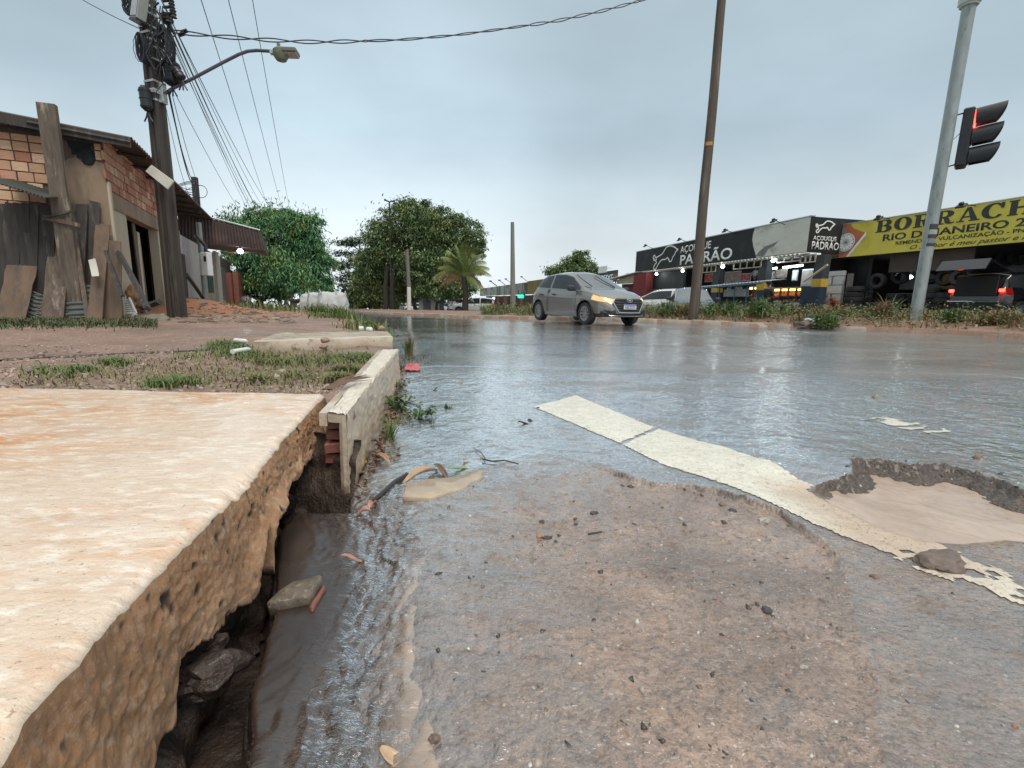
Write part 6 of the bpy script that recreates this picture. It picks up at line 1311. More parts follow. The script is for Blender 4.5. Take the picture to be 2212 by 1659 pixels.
 # litter along the far kerb
 pale = mat('litter_pale', (.62, .58, .52), (.45, .40, .35), 5, .7, .3); m = MB(); R = random.Random(5)
 for _ in range(230):
  s = R.uniform(3, 22); w = R.uniform(.12, 1.6); x, y, z = med_point(s, w); k = R.uniform(.015, .06); T = Tr((x, y, z + .02)) @ Ro(R.uniform(0, 6), 4, (R.random(), R.random(), 1)); m.box((0, 0, 0), (k * 1.8, k, k * .4), T)
 tag(m.build('litter', mat('litter_mixed', (.50, .44, .37), (.16, .12, .09), 1.2, .8, .2, island=.5), fix=False), 'pale scraps and stones strewn among the weeds', kind='stuff')
median_weeds()
# ================================================================== right side: shops
FLIP = Matrix(((1, 0, 0, 0), (0, 0, -1, 0), (0, 1, 0, 0), (0, 0, 0, 1)))
def text_mesh(s, off=0.0, shear=0.0):
 c = bpy.data.curves.new('text', 'FONT'); c.body = s; c.offset = off; c.shear = shear; c.resolution_u = 3; o = bpy.data.objects.new('text', c); COL.objects.link(o)
 dg = bpy.context.evaluated_depsgraph_get(); me = bpy.data.meshes.new_from_object(o.evaluated_get(dg)); bpy.data.objects.remove(o); bpy.data.curves.remove(c); return me
def text_on(w, s, u0, u1, z0, z1, v, matl, parent, off=.0, name='lettering', shear=0.0, caps=True, thick=.006):
 me = text_mesh(s, off, shear); co = arr([x.co[:] for x in me.vertices]); x0, x1 = co[:, 0].min(), co[:, 0].max(); y0, y1 = (0.0, .69 if caps else co[:, 1].max())
 if not caps: y0 = co[:, 1].min()
 M_ = wallM(w, u0, v, z0) @ FLIP @ Matrix.Diagonal(((u1 - u0) / (x1 - x0), (z1 - z0) / (y1 - y0), 1, 1)) @ Tr((-x0, -y0, 0))
 bm = bmesh.new(); bm.from_mesh(me); bpy.data.meshes.remove(me)
 ex = bmesh.ops.extrude_face_region(bm, geom=list(bm.faces)); bmesh.ops.translate(bm, vec=(0, 0, thick), verts=[g for g in ex['geom'] if isinstance(g, bmesh.types.BMVert)])
 bmesh.ops.recalc_face_normals(bm, faces=bm.faces); bm.transform(M_); me = bpy.data.meshes.new(name); bm.to_mesh(me); bm.free(); me.transform(wmat(parent).inverted()); return link_mesh(name, me, matl, parent)
def flat(w, pts, v, matl, parent, name='print', th=.004):
 """flat printed shape on a wall: pts are (u, z)"""
 m = MB(); m.prism([(u, z) for u, z in pts], th, wallM(w, 0, v, 0) @ FLIP); return m.build(name, matl, parent)
def ribbon(w, pts, width, v, matl, parent, name='emblem'):
 P = [Vector(p) for p in pts]; m = MB(); n = len(P); L = []
 for i, p in enumerate(P):
  t = (P[min(i + 1, n - 1)] - P[max(i - 1, 0)]).normalized(); k = Vector((-t.y, t.x)) * width / 2; L.append((p + k, p - k))
 T = wallM(w, 0, v, 0) @ FLIP
 for i in range(n - 1):
  q = [L[i][0], L[i + 1][0], L[i + 1][1], L[i][1]]; m.hexa([(a.x, a.y, 0) for a in q], [(a.x, a.y, .006) for a in q], T)
 return m.build(name, matl, parent)
def smooth_pts(P, k=4):
 P = arr(P, float); n = len(P); out = []
 for i in range(n - 1):
  p0, p1, p2, p3 = P[max(i - 1, 0)], P[i], P[i + 1], P[min(i + 2, n - 1)]
  for t in lsp(0, 1, k, endpoint=False): out.append(.5 * (2 * p1 + (p2 - p0) * t + (2 * p0 - 5 * p1 + 4 * p2 - p3) * t * t + (3 * p1 - p0 - 3 * p2 + p3) * t ** 3))
 out.append(P[-1]); return out
BULL = [(380, 575), (440, 545), (478, 480), (520, 468), (560, 488), (585, 515), (600, 527), (578, 548), (572, 572), (555, 600), (545, 640), (528, 650), (515, 625), (500, 598), (480, 615), (440, 616), (405, 665), (385, 712), (365, 718), (357, 690), (372, 655), (385, 640), (375, 610), (382, 578), (362, 565), (362, 545), (346, 552), (345, 580), (358, 590), (350, 608), (385, 600)]
def bull(w, u0, u1, z0, z1, wd, v, matl, parent):
 P = arr(BULL, float); x0, x1, y0, y1 = P[:, 0].min(), P[:, 0].max(), P[:, 1].min(), P[:, 1].max(); return ribbon(w, smooth_pts([(u0 + (x - x0) / (x1 - x0) * (u1 - u0), z1 - (y - y0) / (y1 - y0) * (z1 - z0)) for x, y in P]), wd, v, matl, parent)
M_SIGNBLACK = mat('sign_black', (.018, .020, .021), (.026, .028, .029), 2, .6, .05, c3=(.045, .045, .045), c3s=1.0, spec=.25)
M_SIGNWHITE = mat('sign_white', (.86, .86, .82), (.80, .80, .76), 3, .5, 0)
M_HIDE = mat('sign_cream_hide', (.58, .58, .50), (.50, .49, .42), 1.2, .6, 0, stretch=(1, 1, 2), c3=(.17, .165, .15), c3s=.42, c3t=(.60, .68))
M_YELLOW = mat('sign_yellow', (.66, .56, .075), (.60, .50, .07), 1, .45, .02, c3=(.46, .36, .04), c3s=.7)
M_SIGNORANGE = mat('sign_orange', (.55, .17, .07), (.42, .13, .06), 1.5, .5, 0)
M_INK = mat('sign_ink', (.025, .035, .022), (.03, .04, .03), 3, .5, 0)
M_NAVY = mat('navy_wall_paint', (.022, .038, .065), (.015, .025, .045), 2, .6, .1, c3=(.05, .06, .07), c3s=1.4)
M_YELBAND = mat('yellow_wall_paint', (.55, .36, .05), (.45, .29, .05), 2, .6, .1)
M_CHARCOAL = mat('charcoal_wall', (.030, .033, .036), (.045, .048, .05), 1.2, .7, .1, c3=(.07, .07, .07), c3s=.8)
M_CREAMFRAME = mat('cream_frame', (.50, .44, .34), None, 3, .6, 0)
EM_COOL = emis('cool_lamp', (.9, 1.0, 1.0), 34); EM_TUBE = emis('tube_light', (.8, .95, 1.0), 22); EM_WARM = emis('warm_strip', (1.0, .50, .12), 5.0)
def slab_u(w, u0, u1, z0, z1, v0, v1, name, mt, parent, bev=0.0):
 m = MB(); m.box(((u0 + u1) / 2, (v0 + v1) / 2, (z0 + z1) / 2), (abs(u1 - u0), abs(v1 - v0), abs(z1 - z0)), wallM(w), bev); return m.build(name, mt, parent)
def flood(w, px, py, tx, ty, label, group, v=-.02):
 """small flood lamp on a thin arm leaning out over the sign"""
 u, z = w.hit(tx, ty, v); hu, hz = w.hit(px, py, -1.0); o = thing('sign_lamp', label, 'lamp', w.pt(u, v, z), 0, group)
 A, B = Vector(w.pt(u, v, z - .05)), Vector(w.pt(hu, -1.0, hz)); m = MB(); m.tube([A, B], .018, 5); m.build('arm', M_BPL, o)
 T = Tr(B) @ Ro(w.ang(), 4, 'Z') @ Ro(rad(35), 4, 'X'); m = MB(); m.box((0, -.03, -.05), (.26, .22, .07), T, .015); m.build('head', M_BPL, o); m = MB(); m.box((0, .0, .02), (.12, .10, .07), T, .01); m.build('driver', M_BPL, o)
def butcher():
 a = yp(1371, 600, 37.0); b = yp(1743, 545, 21.2); w = Wall(a, b); H = lambda x, y, v=0.0: w.hit(x, y, v)
 o = thing('butcher_shop', 'black fronted butcher shop with white bull sign, lit counters and navy pillars', 'shop', a)
 sg = thing('fascia_sign', 'long black roof sign with white bull outline reading AÇOUGUE PADRÃO', 'sign', a)
 zt = .5 * (H(1371, 544)[1] + H(1743, 472)[1]); zb = .5 * (H(1371, 588)[1] + H(1740, 544)[1]); L = w.len
 slab_u(w, 0, L, zb, zt, 0, .15, 'panel', M_SIGNBLACK, sg); slab_u(w, L - .15, L, zb, zt, .16, 3.2, 'side_panel', M_SIGNBLACK, sg)
 slab_u(w, -.03, L + .03, zt + .003, zt + .05, -.03, .18, 'edge_trim', M_STEEL, sg)
 C = lambda x, y, v=0.0: w.hit(*cc(6, x, y), v)
 g = lambda p: p[0]
 u0, u1 = g(C(340, 600)), g(C(602, 600)); z0, z1 = C(370, 718)[1], C(520, 466)[1]; bull(w, u0, u1, z0, z1, .075, -.008, M_SIGNWHITE, sg)
 text_on(w, 'AÇOUGUE', g(C(635, 500)), g(C(966, 470)), C(640, 542)[1], C(652, 470)[1], -.006, M_SIGNWHITE, sg, .012)
 text_on(w, 'PADRÃO', g(C(632, 620)), g(C(1197, 560)), C(640, 671)[1], C(650, 568)[1], -.006, M_SIGNWHITE, sg, .016)
 hp = [C(*p) for p in ((1445, 288), (1425, 340), (1418, 400), (1428, 470), (1445, 530), (1462, 580))]; sc = lambda p: (p[0], min(max(p[1], zb + .01), zt - .01)); hp = [sc(p) for p in hp]; hp[0] = (hp[0][0], zt - .01); hp[-1] = (hp[-1][0], zb + .01)
 flat(w, hp + [(L - .02, zb + .01), (L - .02, zt - .01)], -.003, M_HIDE, sg, 'hide_print')
 sp = [sc(C(*p)) for p in ((1452, 575), (1500, 520), (1560, 470), (1640, 440), (1705, 412), (1650, 470), (1590, 500), (1550, 570), (1530, 582))]; flat(w, sp, -.008, mat('hide_spot', (.13, .135, .125), (.22, .22, .20), 2, .7, 0), sg, 'hide_spot')
 # side face
 ws = Wall(w.pt(L + .003, 0, 0)[:2], w.pt(L + .003, 3.2, 0)[:2]); S = lambda x, y: ws.hit(*cc(7, x, y))
 zz = zb + (zt - zb) * .56; bull(ws, .28, 1.25, zz, zt - .15, .05, -.008 if np.dot(ws.n, w.d) < 0 else -.008, M_SIGNWHITE, sg)
 text_on(ws, 'AÇOUGUE', .22, 1.45, zz - .32, zz - .14, -.006, M_SIGNWHITE, sg, .01); text_on(ws, 'PADRÃO', .20, 1.62, zz - .70, zz - .38, -.006, M_SIGNWHITE, sg, .014)
 for i, (x0, y0, x1, y1) in enumerate(((250, 456, 345, 489), (620, 388, 718, 418), (1117, 290, 1245, 322), (1648, 180, 1770, 220))):
  flood(w, *cc(6, x0, y0), *cc(6, x1, y1), ['leftmost', 'second from left', 'third from left', 'rightmost'][i] + ' flood lamp on a thin arm above the black bull sign', 'flood lamps above the black sign')
 # canopy edge, dark face below
 corrugated('canopy', mat('white_canopy', (.52, .52, .48), (.40, .40, .37), 2, .6, .1), w.pt(-.6, -.5, zb - .12), Vector((w.d[0], w.d[1], 0)) * (L + .8), Vector((w.n[0], w.n[1], .12)) * .5, 70, .035, o, .012)
 slab_u(w, 0, L + .1, zb - .20, zb - .14, -.45, -.38, 'canopy_beam', M_CREAMFRAME, o)
 floor = Gz(8, 24) + .12
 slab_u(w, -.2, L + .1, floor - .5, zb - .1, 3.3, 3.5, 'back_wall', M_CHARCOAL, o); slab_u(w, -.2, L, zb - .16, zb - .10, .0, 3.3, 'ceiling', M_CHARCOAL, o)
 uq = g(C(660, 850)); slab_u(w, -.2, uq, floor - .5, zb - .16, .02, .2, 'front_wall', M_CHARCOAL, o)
 slab_u(w, g(C(290, 950)), uq - .1, H(1345 + 57, 632)[1] - .04, H(1402, 628)[1] + .06, -.004, .018, 'yellow_band', M_YELBAND, o)
 slab_u(w, -.2, g(C(300, 900)) - .1, floor - .5, zb - .3, -.03, .018, 'red_wall', mat('dark_red_wall', (.17, .03, .028), (.12, .025, .022), 2, .7, .1), o)
 # pillars: black above, yellow band, navy foot
 D = lambda x, y, v=0.0: w.hit(*cc(22, x, y), v)
 for i, (x0, x1, yt, y0, y1) in enumerate(((215, 300, 380, 572, 632), (868, 985, 190, 490, 600), (1668, 1800, 140, 440, 556))):
  u0, u1 = D(x0, 600)[0], D(x1, 600)[0]; zy1, zy0 = D(x0, y0)[1], D(x0, y1)[1]
  slab_u(w, u0, u1, zy1 + .003, zb - .2, -.12, .22, 'pillar', M_CHARCOAL, o); slab_u(w, u0 - .01, u1 + .01, zy0, zy1, -.13, .23, 'pillar_band', M_YELBAND, o); slab_u(w, u0 - (.08 if i else 0), u1, floor - .6, zy0 - .003, -.12, .22, 'pillar_foot', M_NAVY, o)
 slab_u(w, D(1500, 700)[0], D(1660, 700)[0], floor - .6, D(1500, 545)[1], -.1, .2, 'counter_pillar', M_NAVY, o)
 # framed transoms
 for (x0, x1, yt, yb, n) in ((105, 290, 262, 345, 3), (560, 955, 190, 285, 4), (1190, 1530, 100, 190, 3), (1535, 1750, 100, 200, 3)):
  u0, u1 = D(x0, yt)[0], D(x1, yt)[0]; z1 = D((x0 + x1) / 2, yt)[1]; z0 = D((x0 + x1) / 2, yb - 15)[1]; m = MB(); T = wallM(w)
  for k in range(n + 1): m.box((u0 + (u1 - u0) * k / n, -.16, (z0 + z1) / 2), (.05, .05, z1 - z0), T)
  m.box(((u0 + u1) / 2, -.16, z1 + .03), (u1 - u0 + .05, .05, .05), T); m.box(((u0 + u1) / 2, -.16, z0 - .03), (u1 - u0 + .05, .05, .05), T); m.build('transom_frame', M_CREAMFRAME, o)
 for i, (x, y) in enumerate(((373, 772), (658, 736), (1094, 690), (1645, 625))):
  u, z = w.hit(*cc(6, x, y), -.42); l = thing('canopy_lamp', ['leftmost', 'second from left', 'third from left', 'rightmost'][i] + ' glaring round lamp under the white canopy edge of the butcher shop', 'lamp', w.pt(u, -.42, z), 0, 'lamps under the butcher canopy')
  m = MB(); m.lathe([(0, -.085), (.06, -.06), (.085, 0), (.06, .05), (.03, .09)], 12, wallM(w, u, -.42, z)); m.build('bulb', EM_COOL, l, True); m = MB(); m.tube([w.pt(u, -.42, z + .09), w.pt(u, -.42, z + .17)], .03, 6); m.build('socket', M_BPL, l)
 # tube lights, posters, counter with warm strips
 for i, (x0, y0, x1, y1) in enumerate(((1035, 290, 1135, 280), (1230, 272, 1510, 240))):
  p, q = D(x0, y0, .5), D(x1, y1, .5); l = thing('tube_light', ['short', 'long'][i] + ' bluish tube light inside the butcher shop', 'lamp', w.pt(p[0], .5, p[1])); m = MB(); m.tube([w.pt(p[0], .5, p[1]), w.pt(q[0], .5, q[1])], .035, 7); m.build('tube', EM_TUBE, l); m = MB(); m.tube([w.pt(p[0], .55, p[1] + .05), w.pt(q[0], .55, q[1] + .05)], .03, 4); m.build('fitting', M_CREAMFRAME, l)
 P_MEAT = mat('meat_print', (.30, .22, .18), (.20, .15, .13), 3, .5, 0, c3=(.48, .40, .34), c3s=2); P_RED = mat('red_meat_print', (.42, .03, .04), (.22, .03, .035), 4, .5, 0, c3=(.55, .30, .28), c3s=3)
 for i, (x0, y0, x1, y1, mt, lb) in enumerate(((100, 375, 238, 465, P_RED, 'red meat poster beside the tall brown pole'), (392, 345, 600, 480, P_MEAT, 'large brownish poster of meat cuts inside the butcher shop'), (632, 370, 750, 455, P_RED, 'small red meat poster between the posters and the white coat'), (1130, 315, 1270, 400, P_MEAT, 'faded poster under the tube lights'), (1375, 320, 1425, 450, M_SIGNWHITE, 'narrow pale sheet hanging inside the shop'), (1520, 310, 1640, 540, mat('banner_grey', (.40, .36, .33), (.26, .24, .22), 2, .6, 0), 'tall pale stained banner at the right of the butcher shop'))):
  p, q = D(x0, y0, 1.0), D(x1, y1, 1.0); r = thing('poster', lb, 'poster', w.pt(p[0], 1.0, q[1])); slab_u(w, p[0], q[0], q[1], p[1], .98, 1.0, 'sheet', mt, r); slab_u(w, p[0] - .04, q[0] + .04, q[1] - .04, p[1] + .04, 1.003, 1.02, 'frame', M_STEEL, r)
 for i, (x0, x1, y0, y1, lb) in enumerate(((720, 865, 570, 770, 'left lit glass meat counter behind the kiosk'), (985, 1525, 590, 765, 'long lit glass meat counter in the middle of the butcher shop'))):
  p, q = D(x0, y0, .15), D(x1, y1, .15); r = thing('meat_counter', lb, 'display counter', w.pt(p[0], .15, floor)); zt_ = D((x0 + x1) / 2, y0 - 15, .15)[1]; z0_ = D((x0 + x1) / 2, y1, .15)[1]; dz = zt_ - z0_
  slab_u(w, p[0], q[0], zt_, zt_ + .06, .12, .9, 'counter_top', mat('marble', (.34, .32, .30), (.26, .25, .24), 2, .3, 0), r)
  slab_u(w, p[0] + .05, q[0] - .05, zt_ - .10, zt_ - .02, .20, .28, 'light_strip', EM_WARM, r)
  slab_u(w, p[0], q[0], z0_, zt_ - .1, .6, .7, 'back_panel', mat('meat_rows', (.24, .10, .07), (.36, .25, .20), 6, .6, .3, c3=(.14, .05, .04), c3s=4), r)
  m = MB(); R = random.Random(i)
  for k in range(26 if i else 9):
   u = R.uniform(p[0] + .1, q[0] - .1); m.box((u, .42, z0_ + dz * R.choice((.12, .50))), (.22, .22, .09), wallM(w), .03)
  tag(m.build('meat_tray', mat('meat_on_trays', (.30, .07, .05), (.45, .28, .20), 3, .5, .3, island=.4), r), None, kind='stuff')
  for f in (.0, .42): slab_u(w, p[0], q[0], z0_ + dz * f, z0_ + dz * f + .025, .22, .6, 'shelf', M_STEEL, r)
  n = 5 if i else 2
  for k in range(n + 1):
   u = p[0] + (q[0] - p[0]) * k / n; slab_u(w, u - .04, u + .04, z0_, zt_, .13, .18, 'mullion', mat('maroon_frame', (.10, .02, .02), None, 3, .5, 0), r)
  slab_u(w, p[0], q[0], floor - .5, z0_ - .003, .13, .8, 'base', M_SIGNBLACK, r)
 # banner below the counter
 p, q = D(975, 770, .08), D(1500, 765, .08); z1 = D(1230, 772, .08)[1]; z0 = D(1230, 880, .08)[1]; r = thing('counter_banner', 'black banner below the meat counter with bull outline reading AÇOUGUE PADRÃO', 'banner', w.pt(p[0], .08, z0)); slab_u(w, p[0], q[0], z0 - .2, z1, .06, .1, 'panel', M_SIGNBLACK, r)
 Lb = q[0] - p[0]; bull(w, p[0] + .02 * Lb, p[0] + .21 * Lb, z0 + .06, z1 - .04, .03, .052, M_SIGNWHITE, r); text_on(w, 'PADRÃO', p[0] + .25 * Lb, p[0] + .61 * Lb, z0 + .08, z0 + .27, .054, M_SIGNWHITE, r, .014); text_on(w, 'AÇOUGUE', p[0] + .25 * Lb, p[0] + .45 * Lb, z0 + .32, z0 + .40, .054, M_SIGNWHITE, r, .01)
 flat(w, [(p[0] + Lb * x, z0 + (z1 - z0) * y) for x, y in ((.70, .35), (.69, .7), (.74, .98), (1.0, .95), (1.0, .1), (.84, .02), (.75, .12), (.80, .3))], .056, M_HIDE, r, 'hide_print')
 # diagonal pale beam and white block wall with red rubble at the border to the tyre shop
 A, B = Vector(w.pt(*(lambda k: (k[0], -.5, k[1]))(D(1535, 470, -.5)))), Vector(w.pt(*(lambda k: (k[0], -.5, k[1]))(D(1875, 232, -.5)))); m = MB(); m.tube([A, B], .045, 6); tag(m.build('beam', M_CREAMFRAME), 'pale slanting beam between the butcher shop and the tyre shop', 'beam')
 return w
W_P = butcher()
# ---- kiosk roof with blue posts in front of the butcher shop
def kiosk():
 w = W_P; D = lambda x, y, v: w.hit(*cc(22, x, y), v); v = -2.6; k = thing('kiosk', 'open kiosk with pale sheet roof and thin blue posts before the butcher shop', 'kiosk', w.pt(D(400, 600, v)[0], v, 0))
 a = w.hit(*cc(6, 590, 935), v); b = D(925, 470, v); A, B = Vector(w.pt(a[0], v, a[1])), Vector(w.pt(b[0], v, b[1])); corrugated('roof', mat('blue_grey_sheet', (.30, .40, .46), (.42, .48, .52), 2, .35, 0, metal=.3), A, B - A, Vector((w.n[0], w.n[1], .12)) * 1.2, 30, .02, k, .01)
 m = MB(); m.tube([A - Vector((0, 0, .08)), B - Vector((0, 0, .08))], .035, 5); m.build('eave_beam', mat('petrol_blue_paint', (.03, .11, .15), (.02, .07, .10), 3, .5, 0), k)
 for x in (300, 520, 700, 130):
  p = D(x, 540, v); m = MB(); m.tube([w.pt(p[0], v + .05, p[1]), w.pt(p[0], v + .05, -.4)], .03, 5); m.build('post', mat('petrol_blue_paint', (.03, .11, .15), (.02, .07, .10), 3, .5, 0), k)
 p, q = D(375, 550, v + .3), D(720, 690, v + .3); slab_u(w, p[0], q[0], q[1], (p[1] + q[1]) / 2 + .1, v + .3, v + .33, 'panel', mat('grey_kiosk_panel', (.33, .34, .33), (.24, .25, .245), 2, .5, 0), k)
 slab_u(w, p[0], q[0], (p[1] + q[1]) / 2 + .103, p[1] + .02, v + .3, v + .33, 'header', M_SIGNBLACK, k); text_on(w, 'PADR', D(545, 570, v + .3)[0], D(645, 570, v + .3)[0], p[1] - .14, p[1] - .02, v + .29, M_SIGNWHITE, k, .014); bull(w, D(420, 570, v + .3)[0], D(480, 570, v + .3)[0], p[1] - .18, p[1], .02, v + .29, M_SIGNWHITE, k)
kiosk()
M_TYRE = mat('old_tyre_rubber', (.022, .022, .023), (.014, .014, .015), 5, .7, .4, 30, .01, c3=(.05, .048, .045), c3s=3)
TY = [(.17, -.08), (.20, -.095), (.28, -.10), (.315, -.085), (.325, -.05), (.318, -.03), (.326, -.02), (.326, .02), (.318, .03), (.325, .05), (.315, .085), (.28, .10), (.20, .095), (.17, .08), (.175, .0), (.17, -.08)]
def tyre_mesh():
 o = MB().lathe(TY, 22).build('tyre', M_TYRE, None, True); me = o.data; bpy.data.objects.remove(o); return me
TYRE = tyre_mesh()
def tyre_at(c, label, rot=None, s=1.0, group='old tyres at the tyre shop'):
 o = bpy.data.objects.new('tyre', TYRE); COL.objects.link(o); o.matrix_world = Tr(Vector(c)) @ (rot or Matrix.Identity(4)) @ Matrix.Scale(s, 4); return tag(o, label, 'tyre', group)
def slab_letter(ch):
 """heavy slab-serif capitals as lists of polygons in a unit box"""
 def arc(cx, cy, rx, ry, a0, a1, n=14): return [(cx + rx * cos(rad(a0 + (a1 - a0) * i / n)), cy + ry * sin(rad(a0 + (a1 - a0) * i / n))) for i in range(n + 1)]
 def band(o, i): return [[o[k], o[k + 1], i[k + 1], i[k]] for k in range(len(o) - 1)]
 def rect(a, b, c, d): return [(a, b), (c, b), (c, d), (a, d)]
 sr = .09
 if ch == 'I': return [rect(.33, 0, .67, 1), rect(.14, 0, .86, sr), rect(.14, 1 - sr, .86, 1)]
 if ch == 'H': return [rect(.08, 0, .36, 1), rect(.64, 0, .92, 1), rect(.36, .44, .64, .56)] + [rect(x, y, x + .42, y + sr) for x in (0, .58) for y in (0, 1 - sr)]
 if ch in 'BR':
  q = [rect(.10, 0, .38, 1), rect(0, 0, .5, sr), rect(0, 1 - sr, .5, 1), rect(.38, .47, .55, .56), rect(.38, 1 - sr, .55, 1)] + band(arc(.55, .735, .38, .265, 90, -90), arc(.50, .735, .13, .175, 90, -90))
  if ch == 'B': q += [rect(.38, 0, .55, sr)] + band(arc(.55, .265, .43, .29, 90, -90), arc(.52, .265, .15, .175, 90, -90))
  else: q += band([(.50, .50), (.68, .46), (.76, .30), (.80, .12), (.90, .10), (1.0, .14)], [(.40, .46), (.48, .40), (.52, .22), (.58, .04), (.80, -.02), (1.0, .06)])
  return q
 if ch == 'O': return band(arc(.5, .5, .5, .52, 0, 360, 32), arc(.5, .5, .19, .42, 0, 360, 32))
 if ch == 'C': return band(arc(.5, .5, .5, .52, 48, 322, 26), arc(.55, .5, .24, .42, 48, 322, 26)) + [rect(.80, .62, .93, 1.0), [(.66, .90), (.93, .72), (.93, .62), (.72, .80)]]
 if ch == 'A': return [[(.42, 1), (.60, 1), (.97, .05), (.66, .05)], [(.42, 1), (.50, .84), (.22, .05), (.12, .05)], rect(0, 0, .36, sr), rect(.56, 0, 1.05, sr), [(.26, .28), (.62, .28), (.58, .38), (.29, .38)]]
 return []
def tyre_shop():
 a = yp(1773, 560, 22.4); b = yp(2212, 522, 15.6); w = Wall(a, b); C = lambda x, y, v=0.0: w.hit(*cc(7, x, y), v)
 sg = thing('fascia_sign', 'long yellow roof sign with tyre picture at its left reading BORRACHARIA RIO DE JANEIRO 2', 'sign', a)
 zt = .5 * (C(500, 455)[1] + C(2212, 190)[1]); zb = .5 * (C(480, 780)[1] + C(2212, 630)[1]); U1 = w.len + 7.5
 slab_u(w, 0, U1, zb, zt, 0, .12, 'panel', M_YELLOW, sg); slab_u(w, -.02, U1, zt + .003, zt + .035, -.02, .14, 'edge_trim', M_STEEL, sg)
 cl = lambda p: (p[0], min(max(p[1], zb + .004), zt - .004))
 flat(w, [cl(C(*p)) for p in ((203, 808), (232, 470), (500, 455), (530, 500), (655, 545), (640, 590), (470, 782))], -.003, M_SIGNORANGE, sg, 'orange_print')
 flat(w, [cl(C(*p)) for p in ((455, 790), (480, 780), (660, 560), (650, 535), (632, 560))], -.009, M_SIGNWHITE, sg, 'white_print')
 grey = mat('printed_tyre_grey', (.16, .17, .17), (.30, .31, .30), 9, .5, 0, stretch=(.4, .4, 3)); dk = mat('printed_dark_tyre', (.05, .055, .055), (.09, .095, .09), 6, .5, 0)
 for i, (x0, y0, x1, y1) in enumerate(((272, 500, 470, 585), (232, 590, 420, 670), (245, 680, 350, 745))):
  p, q = C(x0, y1 - 4), C(x1, y0 - 4); cu, cz = (p[0] + q[0]) / 2, (p[1] + q[1]) / 2; ru, rz = (q[0] - p[0]) / 2, (q[1] - p[1]) / 2
  flat(w, [cl((cu + ru * math.copysign(abs(cos(t)) ** .5, cos(t)), cz + rz * math.copysign(abs(sin(t)) ** .5, sin(t)))) for t in lsp(0, 6.28, 25)[:-1]], -.012 - .001 * i, grey if i != 1 else dk, sg, 'tyre_print')
 def ell(cx, cy, rx, ry, v, mt, nm, n=30):
  c = C(cx, cy); r = abs(C(cx + rx, cy)[0] - c[0]); h = abs(C(cx, cy - ry)[1] - c[1]); flat(w, [cl((c[0] + r * cos(t), c[1] + h * sin(t))) for t in lsp(0, 2 * PI, n + 1)[:-1]], v, mt, sg, nm); return c, r, h
 ell(420, 650, 100, 95, -.018, grey, 'tyre_print'); c, r, h = ell(460, 638, 84, 88, -.024, M_SIGNWHITE, 'rim_print'); ell(460, 638, 76, 80, -.030, dk, 'rim_print')
 m = MB(); T = wallM(w, c[0], -.036, c[1]) @ FLIP
 for k in range(11):
  t = k * 2 * PI / 11
  for dl in (-.13, .13): p, q = (0.1 * r * cos(t), .1 * h * sin(t)), (.88 * r * cos(t + dl), .88 * h * sin(t + dl)); e = .035; m.add([(p[0] - e * sin(t), p[1] + e * cos(t), 0), (q[0] - e * sin(t), q[1] + e * cos(t), 0), (q[0] + e * sin(t), q[1] - e * cos(t), 0), (p[0] + e * sin(t), p[1] - e * cos(t), 0)], [(0, 1, 2, 3)], T)
 m.build('rim_spokes', M_SIGNWHITE, sg)
 # BORRACHARIA in slab letters
 u0 = C(745, 500)[0]; u7 = C(2050, 300)[0]; lw = (u7 - u0) / 6.0; z0 = .5 * (C(800, 537)[1] + C(1940, 397)[1]); z1 = .5 * (C(820, 424)[1] + C(1960, 238)[1]); m = MB(); T = wallM(w, 0, -.004, 0) @ FLIP
 for k, ch in enumerate('BORRACHARIA'):
  for j, poly in enumerate(slab_letter(ch)):
   pp = [(u0 + lw * (k + .03 + .92 * x) + .0, z0 + (z1 - z0) * y) for x, y in poly]; n = len(pp); e = .0006 * j; m.add([(x, y, .001 + e) for x, y in pp], [tuple(range(n))], T)
 m.build('lettering', M_INK, sg, fix=False)
 text_on(w, 'RIO DE JANEIRO 2', C(820, 600)[0], C(2235, 440)[0], .5 * (C(825, 627)[1] + C(1985, 492)[1]), .5 * (C(825, 560)[1] + C(1990, 425)[1]), -.004, M_INK, sg, .022)
 text_on(w, 'REMENDOS - VULCANIZAÇÃO - PNEUS NOVOS', C(945, 650)[0], C(2212, 540)[0] + 1.35, .5 * (C(950, 665)[1] + C(1900, 563)[1]), .5 * (C(950, 632)[1] + C(1905, 527)[1]), -.004, M_INK, sg, .016)
 text_on(w, 'O Senhor é meu pastor e nada me faltará', C(1085, 700)[0], C(2212, 600)[0] + 1.9, .5 * (C(1440, 692)[1] + C(2100, 632)[1]), .5 * (C(1440, 642)[1] + C(2100, 575)[1]) + .03, -.004, M_INK, sg, .002, shear=.45, caps=False)
 for i, (x0, y0, x1, y1) in enumerate(((775, 384, 885, 392), (1595, 258, 1735, 262), (2400, 120, 2500, 140))):
  flood(w, *cc(7, x0, y0), *cc(7, x1, y1), ['left', 'middle', 'right'][i] + ' flood lamp leaning out above the yellow sign', 'flood lamps above the yellow sign')
 # ---- shop body
 o = thing('tyre_shop', 'dark open tyre repair shop under the yellow sign, stuffed with tyres', 'shop', a); fl = .28; bz = mat('brown_hanging_tarp', (.12, .095, .08), (.075, .06, .05), 1, .8, .2)
 slab_u(w, -.1, U1, fl - .9, fl, -1.2, 7, 'floor', mat('oily_floor', (.05, .045, .04), (.03, .028, .026), 2, .5, .2), o); slab_u(w, -.1, U1, zb + .02, zb + .1, .13, 7, 'ceiling', M_VOID, o)
